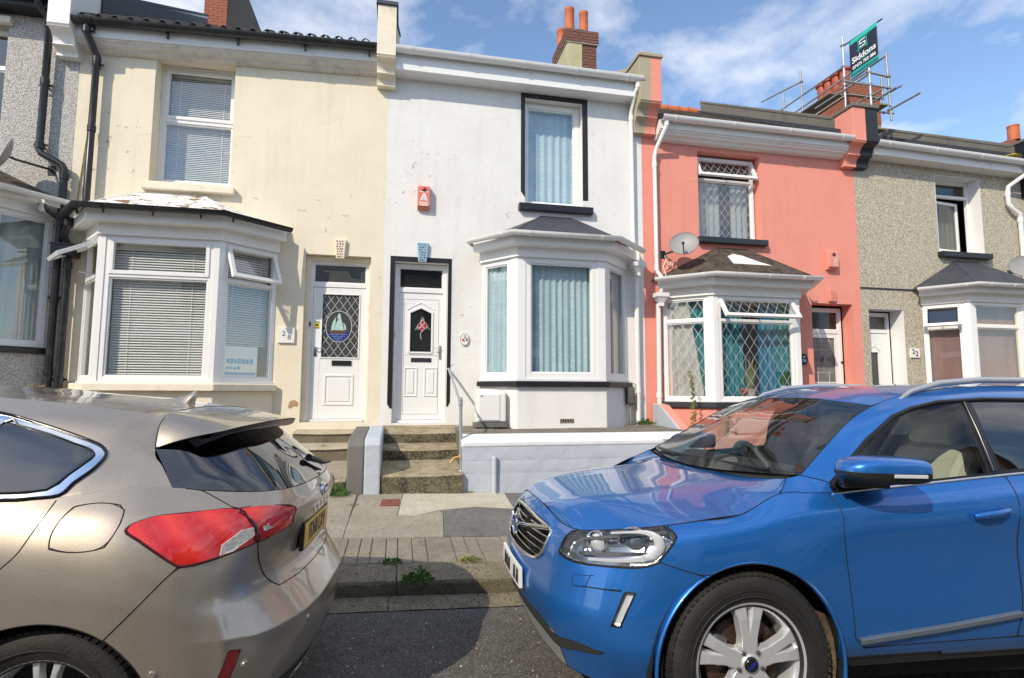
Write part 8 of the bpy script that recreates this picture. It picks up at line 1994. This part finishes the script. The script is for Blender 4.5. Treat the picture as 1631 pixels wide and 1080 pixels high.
# satellite dishes
def dish(label, c, r, nrm, wall, group='satellite dishes', rust=False):
    t = thing('satellite_dish', label, 'satellite dish', c, group); nrm = Vector(nrm).normalized(); T = Matrix.Translation(c) @ nrm.to_track_quat('Z', 'Y').to_matrix().to_4x4() @ Matrix.Diagonal((1, .9, 1, 1))
    m = MB(); m.T = T; pr = [(r*k/8, .22*r*(k/8)**2) for k in range(9)]; m.lathe(pr+[(r*1.01, .22*r+.004), (r*1.01, .22*r-.012)]+[(r*k/8, .22*r*(k/8)**2-.012) for k in range(8, -1, -1)], 36); obj('dish', m, MT['dish'], t, smooth=60)
    arm = T @ Vector((0, -r*.95, .05)); fd = T @ Vector((0, -r*.62, r*1.05)); m = MB(); m.tube([arm, fd], .010, 6); obj('feed_arm', m, MT['plastic_black'], t)
    m = MB(); ax = (T @ Vector((0, 0, .25*r))-fd).normalized(); m.tube([fd-ax*.02, fd+ax*.07], .025, 10); obj('feed_horn', m, MT['plastic_black'], t, smooth=60)
    m = MB(); b_ = T @ Vector((0, -.02, -.015)); w_ = Vector(wall); m.tube([b_, b_-nrm*.05, w_+Vector((0, -.05, 0)), w_], .017, 8); m.box(w_.x-.05, w_.x+.05, -.008, .004, w_.z-.07, w_.z+.07); obj('wall_bracket', m, MT['black_iron'], t)
    return t
t = dish('grey satellite dish with rust streaks above the pink bay roof', (4.83, -.36, 4.03), .245, (-.55, -.85, .36), (4.62, 0, 3.93))
m = MB(); m.tube([(4.62, -.03, 3.92), (4.68, -.05, 3.74), (4.76, -.04, 3.72), (4.80, -.05, 3.82), (4.74, -.04, 3.78), (4.66, -.02, 3.66)], .007, 5); obj('cable', m, MT['upvc_cream'], t)
dish('grey satellite dish seen edge on at the left edge of the photo', (-5.30, -.44, 4.68), .25, (-.80, -.55, .30), (-5.02, 0, 4.66))
dish('grey satellite dish at the right edge beside the grey bay roof', (12.22, -.40, 3.98), .26, (-.55, -.85, .36), (12.4, 0, 3.95))
# pot plants standing on the pink window board
def leaf_blade(m, base, tip, w_, droop=.0):
    b_, t_ = Vector(base), Vector(tip); d = t_-b_; s = d.cross(Vector((0, 1, .2))).normalized()*w_; md = b_.lerp(t_, .55)+Vector((0, 0, droop)); 
    m.add([tuple(b_-s*.4), tuple(b_+s*.4), tuple(md+s), tuple(md-s), tuple(t_)], [(0, 1, 2, 3), (3, 2, 4)])
rn = random.Random(5)
t = thing('potted_plant', 'tall spiky plant with orange flowers in a banded pot on the pink bay window board', 'pot plant', (5.98, -.40, 1.35))
m = MB(); m.lathe([(.0, 0), (.085, 0), (.10, .17), (.107, .17), (.107, .19), (.09, .19), (.085, .16)], 16, (5.98, -.40, 1.35)); obj('pot', m, MT['stone_pot'], t, smooth=40)
m = MB()
for k in range(26): a = rn.uniform(0, 6.28); h_ = rn.uniform(.3, .62); leaf_blade(m, (5.98+.03*math.cos(a), -.40+.02*math.sin(a), 1.52), (5.98+.17*math.cos(a)*rn.uniform(.2, 1), -.40+.05*math.sin(a), 1.52+h_), .014, .02)
obj('leaves', m, MT['leaf_yellow'], t, kind='stuff')
m = MB()
for k in range(16): a, b_, c = 5.85+rn.uniform(-.07, .06), -.46+rn.uniform(-.02, .02), 1.50+rn.uniform(-.05, .05); m.lathe([(0, -.012), (.018, -.004), (.02, .006), (0, .012)], 6, (a, b_, c))
obj('flowers', m, MT['orange_flower'], t, kind='stuff')
t = thing('potted_plant', 'leafy plant in a white pot on the right of the pink bay window board', 'pot plant', (6.66, -.42, 1.35))
m = MB(); m.lathe([(0, 0), (.095, 0), (.115, .24), (.105, .24), (.1, .2)], 16, (6.66, -.42, 1.35)); obj('pot', m, MT['pot_white'], t, smooth=40)
m = MB()
for k in range(40): a = rn.uniform(0, 6.28); leaf_blade(m, (6.66, -.42, 1.58), (6.66+.15*math.cos(a)*rn.uniform(.3, 1), -.42+.05*math.sin(a), 1.62+rn.uniform(0, .32)), .02)
obj('leaves', m, MT['leaf'], t, kind='stuff')
# weeds
def weed(label, c, h_, r_, n, mat, stalk=False, seed=0, tall=False):
    rn = random.Random(seed); t = thing('weed', label, 'weed', c); m = MB(); st = MB(); C = Vector(c)
    for k in range(n):
        a = rn.uniform(0, 6.28)
        if tall:
            z = rn.uniform(.02, h_); rr = r_*(1-.65*z/h_)*rn.uniform(.5, 1.1); b_ = C+Vector((rn.uniform(-.01, .01)+.05*math.sin(z*3), 0, z)); leaf_blade(m, b_, b_+Vector((rr*math.cos(a), .6*rr*math.sin(a), rn.uniform(.0, .05))), rn.uniform(.005, .011))
        else:
            rr = r_*(rn.random()**.7); q = C+Vector((rr*math.cos(a), rr*.8*math.sin(a), h_*rn.uniform(0, .8)*(1.05-rr/r_))); a2 = a+rn.uniform(-1.3, 1.3); l_ = rn.uniform(.18, .42)*r_
            leaf_blade(m, q, q+Vector((l_*math.cos(a2), l_*math.sin(a2), l_*rn.uniform(-.3, .7))), rn.uniform(.09, .2)*l_, rn.uniform(-.004, .008))
    obj('leaves', m, mat, t, kind='stuff')
    if tall: st.tube([C, C+Vector((.05*math.sin(h_*1.5), 0, h_*.5)), C+Vector((.05*math.sin(h_*3), 0, h_))], [.007, .005, .002], 5)
    else:
        for k in range(5): a = rn.uniform(0, 6.28); st.tube([C, C+Vector((r_*.6*math.cos(a), r_*.6*math.sin(a), h_*.7))], [.003, .001], 4)
    obj('stems', st, MT['dry'] if tall else mat, t); return t
weed('bushy green weed growing from the joint of the kerb stones', (.175, -4.74, .10), .12, .105, 260, MT['leaf'], seed=1)
weed('small weed in the scored paving left of the kerb joint', (-.02, -4.33, .118), .045, .085, 120, MT['leaf'], seed=2)
weed('flat tuft of grass behind the kerb to the right of the joint', (.62, -4.33, .098), .045, .085, 130, MT['leaf_yellow'], seed=3)
weed('green weed at the foot of the grimy pier behind the bronze car', (-.70, -1.86, gz(-.70, -1.86)), .18, .13, 260, MT['leaf'], seed=4)
weed('straggly dry yellow weed in the corner beside the grimy pier', (-.72, -1.60, gz(-.70, -1.66)), .28, .10, 60, MT['dry'], seed=5)
weed('tall spindly weed growing up the left edge of the pink bay', (4.66, -.75, .75), 1.05, .11, 190, MT['leaf_yellow'], tall=True, seed=6)
weed('shorter spindly weed under the pink bay window', (5.15, -.95, .72), .52, .085, 110, MT['leaf_yellow'], tall=True, seed=7)
weed('low leafy weeds on the forecourt by the white downpipe', (4.15, -.14, .93), .12, .15, 200, MT['leaf'], seed=8)
weed('sprig of weed in the white step corner', (-1.0, -.78, .70), .04, .05, 24, MT['leaf'], seed=9)
weed('dry tangled weed at the foot of the left black drainpipe', (-4.72, -.45, 1.48), .12, .14, 70, MT['dry'], seed=10)
weed('tiny weed at the road edge under the kerb joint', (-.42, -4.80, .012), .04, .05, 30, MT['leaf'], seed=11)
weed('yellow green weed by the pavement joint near the bronze car', (-.62, -3.05, .165), .03, .05, 24, MT['leaf_yellow'], seed=12)
weed('thin trailing weed hanging down the kerb face under the bushy kerb weed', (.165, -4.755, .03), .07, .05, 70, MT['leaf'], seed=14)
for i, (x, y, z, lb) in enumerate(((-1.25, -2.86, .235, 'moss in the pavement joint nearest the bronze car wheel'), (-.47, -2.35, .185, 'moss along the paving joint left of the stopcock cover'), (.95, -1.69, .165, 'moss at the foot of the low painted wall'))): weed(lb, (x, y, z), .02, .06, 60, MT['leaf_yellow'], seed=20+i)
# loose grit on the road
t = MB(); rn = random.Random(8)
for k in range(160):
    x, y = rn.uniform(-1.2, 1.6), rn.uniform(-6.4, -4.8); s = rn.uniform(.003, .009); z = gz(x, y); t.add([(x-s, y-s, z), (x+s, y-s*.6, z), (x+s*.5, y+s, z), (x, y, z+s*1.1)], [(0, 1, 3), (1, 2, 3), (2, 0, 3)])
g_ = obj('grit', t, MT['pave_light'], kind='stuff'); tag(g_, 'loose pale grit scattered on the dark road between the cars', 'grit')
# ------------------------------------------------------------------ terrace across the street, seen only in reflections
for i in range(9):
    x0 = -20+i*4.6; colr = (MT['cream'], MT['old_buff'], MT['white_wall'], MT['pale_dash'])[i % 4]; zb = SL*x0-.2
    h = thing('terraced_house', 'rendered terraced house across the street behind the photographer', 'house', (x0, -15.2, zb), 'houses across the street')
    m = MB(); m.box(x0, x0+4.59, -22, -15.2, zb-.5, zb+6.6); obj('wall', m, colr, h)
    m = MB(); m.prism([(-15.0, zb+6.5), (-18.6, zb+8.7), (-22.2, zb+6.5)], 'x', x0, x0+4.59); obj('roof', m, MT['slate'], h)
    m = MB(); m.box(x0+2.6, x0+3.5, -15.2, -15.14, zb+4.4, zb+6.0); m.box(x0+.7, x0+2.9, -15.7, -15.1, zb+1.2, zb+3.2); obj('window', m, MT['black_glass'], h)
    m = MB(); m.box(x0+.6, x0+3.0, -15.75, -15.1, zb+3.2, zb+3.5); m.box(x0+.6, x0+3.0, -15.75, -15.1, zb, zb+1.2); m.box(x0+3.5, x0+4.3, -15.22, -15.15, zb+.5, zb+3.0); obj('bay', m, MT['upvc'], h)
    m = MB(); m.box(x0-.2, x0+.3, -19.2, -17.6, zb+7.6, zb+9.8); obj('chimney', m, MT['brick'], h)
